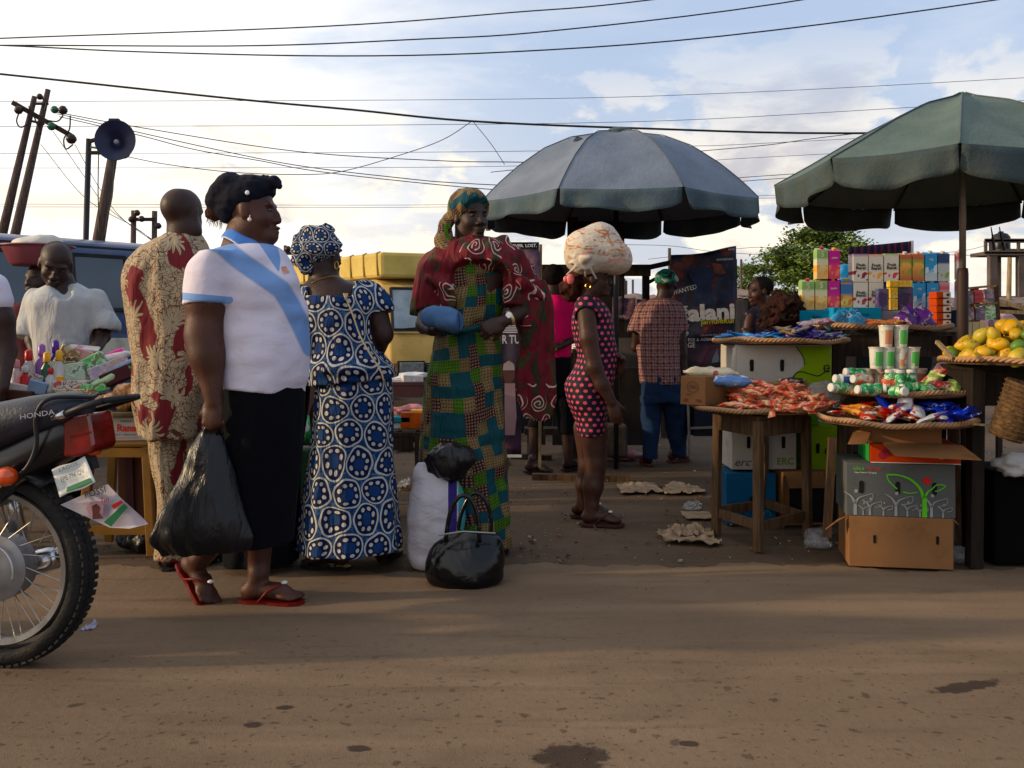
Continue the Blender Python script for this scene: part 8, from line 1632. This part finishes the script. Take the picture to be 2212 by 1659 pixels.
m=MB();m.lathe((-1.93,4.75,.678),[(0,0),(.18,.004),(.20,.022),(.205,.03),(.195,.028),(.17,.012),(0,.01)],36);tag(m.build('enamel_tray',simple('old_enamel',(.22,.20,.13),.5,.3,9,dirt=((.05,.07,.05),8,.6)),smooth=True),'chipped enamel tray holding the groundnut bags on the stool','tray')
NUT=packmat('groundnut_bag',[(0,(.36,.16,.06)),(.45,(.48,.24,.10)),(.56,(.58,.36,.20)),(.66,(.25,.09,.04))],scale=40.);m=MB();m.ball((0,0,0),(.05,.032,.034),14,10);V=np.array(m.v);V+=.006*vnoise(V*60)[:,None];V[:,2]*=1-.5*np.clip(V[:,0:1][:,0]/.05,0,1);m.v=[tuple(a)for a in V];meN=proto('nut_bag',m,NUT);rr=random.Random(8)
for k in range(30):
 a=rr.random()*6.28;q_=rr.random()**.5;place(meN,'groundnut_bag','small clear bag of brown groundnuts heaped on the enamel tray','groundnut bag','groundnut bags on the enamel tray',(-1.93+.15*q_*math.cos(a),4.75+.15*q_*math.sin(a),.735+.13*(1-q_**1.5)*rr.random()**.6),(rr.uniform(-.8,.8),rr.uniform(-1,1),rr.random()*6.3),rr.uniform(.85,1.15))
table('small table with white papers in front of the yellow van',[(-1.35,6.35),(-.45,6.35),(-.45,6.8),(-1.35,6.8)],.755,mat=simple('pinkish_board',(.12,.05,.045),.7),leg=.05)
for k,(u,v,d_,lb)in enumerate(((868,823,(.20,.10,.03),'flat white paper pack with green print near the headlight'),(890,818,(.14,.10,.05),'crumpled white cloth pack near the headlight'),(852,828,(.10,.10,.02),'thin white pack beside the blue dress'))):gbox(u,v,6.45,d_,'white',lb,(0,.05,.3*k))['group']='white packs on the small table'
crumple('crumpled white polythene on the small table by the van',P(895,822,6.5),(.13,.08,.03),3,simple('white_pl',(.5,.5,.52),.3,.1,6,.8,14),'white_polythene','polythene')
table('low bench table with red and yellow packets between the two dresses',[(-1.25,5.55),(-.55,5.55),(-.55,5.95),(-1.25,5.95)],.50,mat=WOODD,leg=.06)
for u,v,d_,c,lb in((860,905,(.16,.12,.035),simple('teal_pack',(.02,.22,.28),.4),'teal flat pack on the low bench table'),(868,918,(.14,.10,.035),PM['white'],'white pack in front of the teal one'),(893,907,(.14,.12,.10),simple('orange_bagc',(.45,.10,.02),.3,.3,12),'orange-red bag at the end of the low bench table'),(903,897,(.08,.08,.07),PM['yellow'],'yellow pack beside the orange-red bag'),(852,926,(.06,.05,.03),PM['white'],'small white bar at the bench edge, left'),(884,927,(.08,.05,.03),PM['white'],'small white bar at the bench edge, right')):gbox(u,v,5.65,d_,c,lb)['group']='packs on the low bench table'
crumple('red lettered polythene wrap on the low bench table',P(885,894,5.75),(.12,.08,.03),6,simple('red_white_wrap',(.5,.2,.2),.3,.5,12),'polythene_wrap','wrapper')
crumple('green and white snack bag glimpsed between the black skirt and the blue dress',P(655,955,5.2),(.09,.06,.08),9,packmat('green_white_bag',[(0,(.5,.5,.48)),(.5,(.03,.35,.08)),(.62,(.5,.1,.1))],scale=7.),'snack_bag','snack bag')
m=MB();m.box(P(650,1010,5.2),(.22,.2,.22));tag(m.build('plastic_crate',simple('dark_green_crate',(.015,.06,.02),.6),bevel=.01),'dark green crate under the snack bag between the two dresses','crate');
m=MB();m.box((P(650,0,5.2)[0],5.2,.12),(.3,.25,.23));tag(m.build('cardboard_box',simple('dark_box',(.04,.03,.025),.8),bevel=.01),'dark box on the ground under the green crate','box')
PAPER=simple('dirty_paper',(.30,.22,.15),.9,.3,9,.8,12,dirt=((.07,.05,.035),6,.8));rr=random.Random(31)
def scrap(lb,u0,u1,v0,v1,seed,mat=PAPER,amp=.02,name='torn_paper',ragged=.45):
 a,b=G((u0+u1)/2,v1),G((u0+u1)/2,v0);w_=(u1-u0)/F*(a[1]+b[1])/2;d_=b[1]-a[1];c=(a+b)/2;m=MB();N=30
 def fn(i,j):
  x_=(i-.5)*w_;y_=(j-.5)*d_;n1_=float(vnoise(np.array([i*5+seed,j*4,seed*1.7])));n2_=float(vnoise(np.array([i*2.5+seed,3.+seed,j*2.5])))
  e=1-ragged*abs(n2_);return(c[0]+x_*e+.03*n1_*w_,c[1]+y_*e,.003+amp*(.9*abs(n1_)**1.5+.7*abs(float(vnoise(np.array([i*13+seed,j*9,seed*.3]))))))
 m.grid(fn,N,18,False);return tag(m.build(name,mat,smooth=True,solid=.0012),lb,'litter','torn paper and card on the earth')
scrap('long dirty strip of torn card behind the girl and the table',1335,1430,1046,1068,2);scrap('folded light card strip left of the table leg',1425,1522,1048,1070,5,amp=.03);scrap('heap of crumpled brown paper on the road edge before the left table',1420,1552,1148,1180,8,amp=.03);scrap('second layer of crumpled paper lying over the heap',1440,1530,1142,1165,3,amp=.035);scrap('flat triangular card scrap beside the left table leg',1474,1540,1106,1122,4,amp=.004,ragged=.1)
scrap('small crumpled white paper behind the tall woman',1072,1100,990,1004,7,simple('white_litter',(.4,.38,.36),.8),.03);scrap('white scrap behind the motorcycle wheel',96,132,1334,1348,3,simple('white_litter2',(.45,.43,.45),.7),.02);scrap('small purple and white wrapper by the motorcycle tyre',184,208,1350,1366,5,simple('white_litter3',(.40,.38,.48),.6),.02)
scrap('pale crumpled cement paper beyond the blue dress',862,905,950,978,11,amp=.07);scrap('white rag on the earth between the blue dress and the sack',862,885,1040,1060,13,simple('white_litter4',(.42,.38,.34),.8),.03)
m=MB();m.beam(P(1150,1030,7.05),P(1360,1034,6.95),.07,.05);tag(m.build('timber',WOOD),'long timber lying on the earth behind the girl','timber')
m=MB();m.beam(P(1105,985,8.2),P(1190,990,8.1),.06,.05);tag(m.build('timber',WOODD),'short dark timber lying behind the pink shirt man','timber')
m=MB();rr=random.Random(5)
for k in range(900):
 y_=4.5+rr.random()**1.4*6;x_=rr.uniform(-3.2,4.2)*y_/5;s_=rr.uniform(.005,.022)*(1.6 if rr.random()<.12 else 1)
 m.box((x_,y_,.002),(s_,s_*rr.uniform(.4,1),.006),rz=rr.random()*3,rx=rr.uniform(-.3,.3))
o=m.build('ground_litter',MT('mixed_litter',.8).mat);_m=MT('mixed_litter_col',.8,.2);_m.col(_m.ramp(_m.wn(_m.scale(_m.vor(_m.co(),30.,out='Position'),3.)),[(0,(.05,.035,.025)),(.45,(.12,.08,.05)),(.72,(.25,.2,.15)),(.88,(.42,.4,.38)),(.95,(.3,.08,.06))],'CONSTANT'));o.data.materials[0]=_m.mat;tag(o,'scattered scraps of paper, plastic and leaf over the earth','litter',kind='stuff')
m=MB()
for k in range(420):
 y_=1.9+rr.random()*2.6;x_=rr.uniform(-.62,.62)*y_;s_=rr.uniform(.0015,.004);m.ball((x_,y_,.004+s_*.3),(s_,s_*.8,s_*.6),6,4)
tag(m.build('road_grit',simple('grit',(.15,.10,.065),.9,.4,90)),'loose grit and tiny stones on the packed road','grit',kind='stuff')
src=[o for o in bpy.data.objects if o.name=='minibus'][0]
c_=copy_tree(src);c_['label']='unseen small dark blue minibus added off to the left to shade the near road';c_.rotation_euler.z=R(43);c_.scale=(.8,.8,.8);c_.location=(-3.45,3.30,0)  # unseen copy added out of frame so its shadow falls on the near road
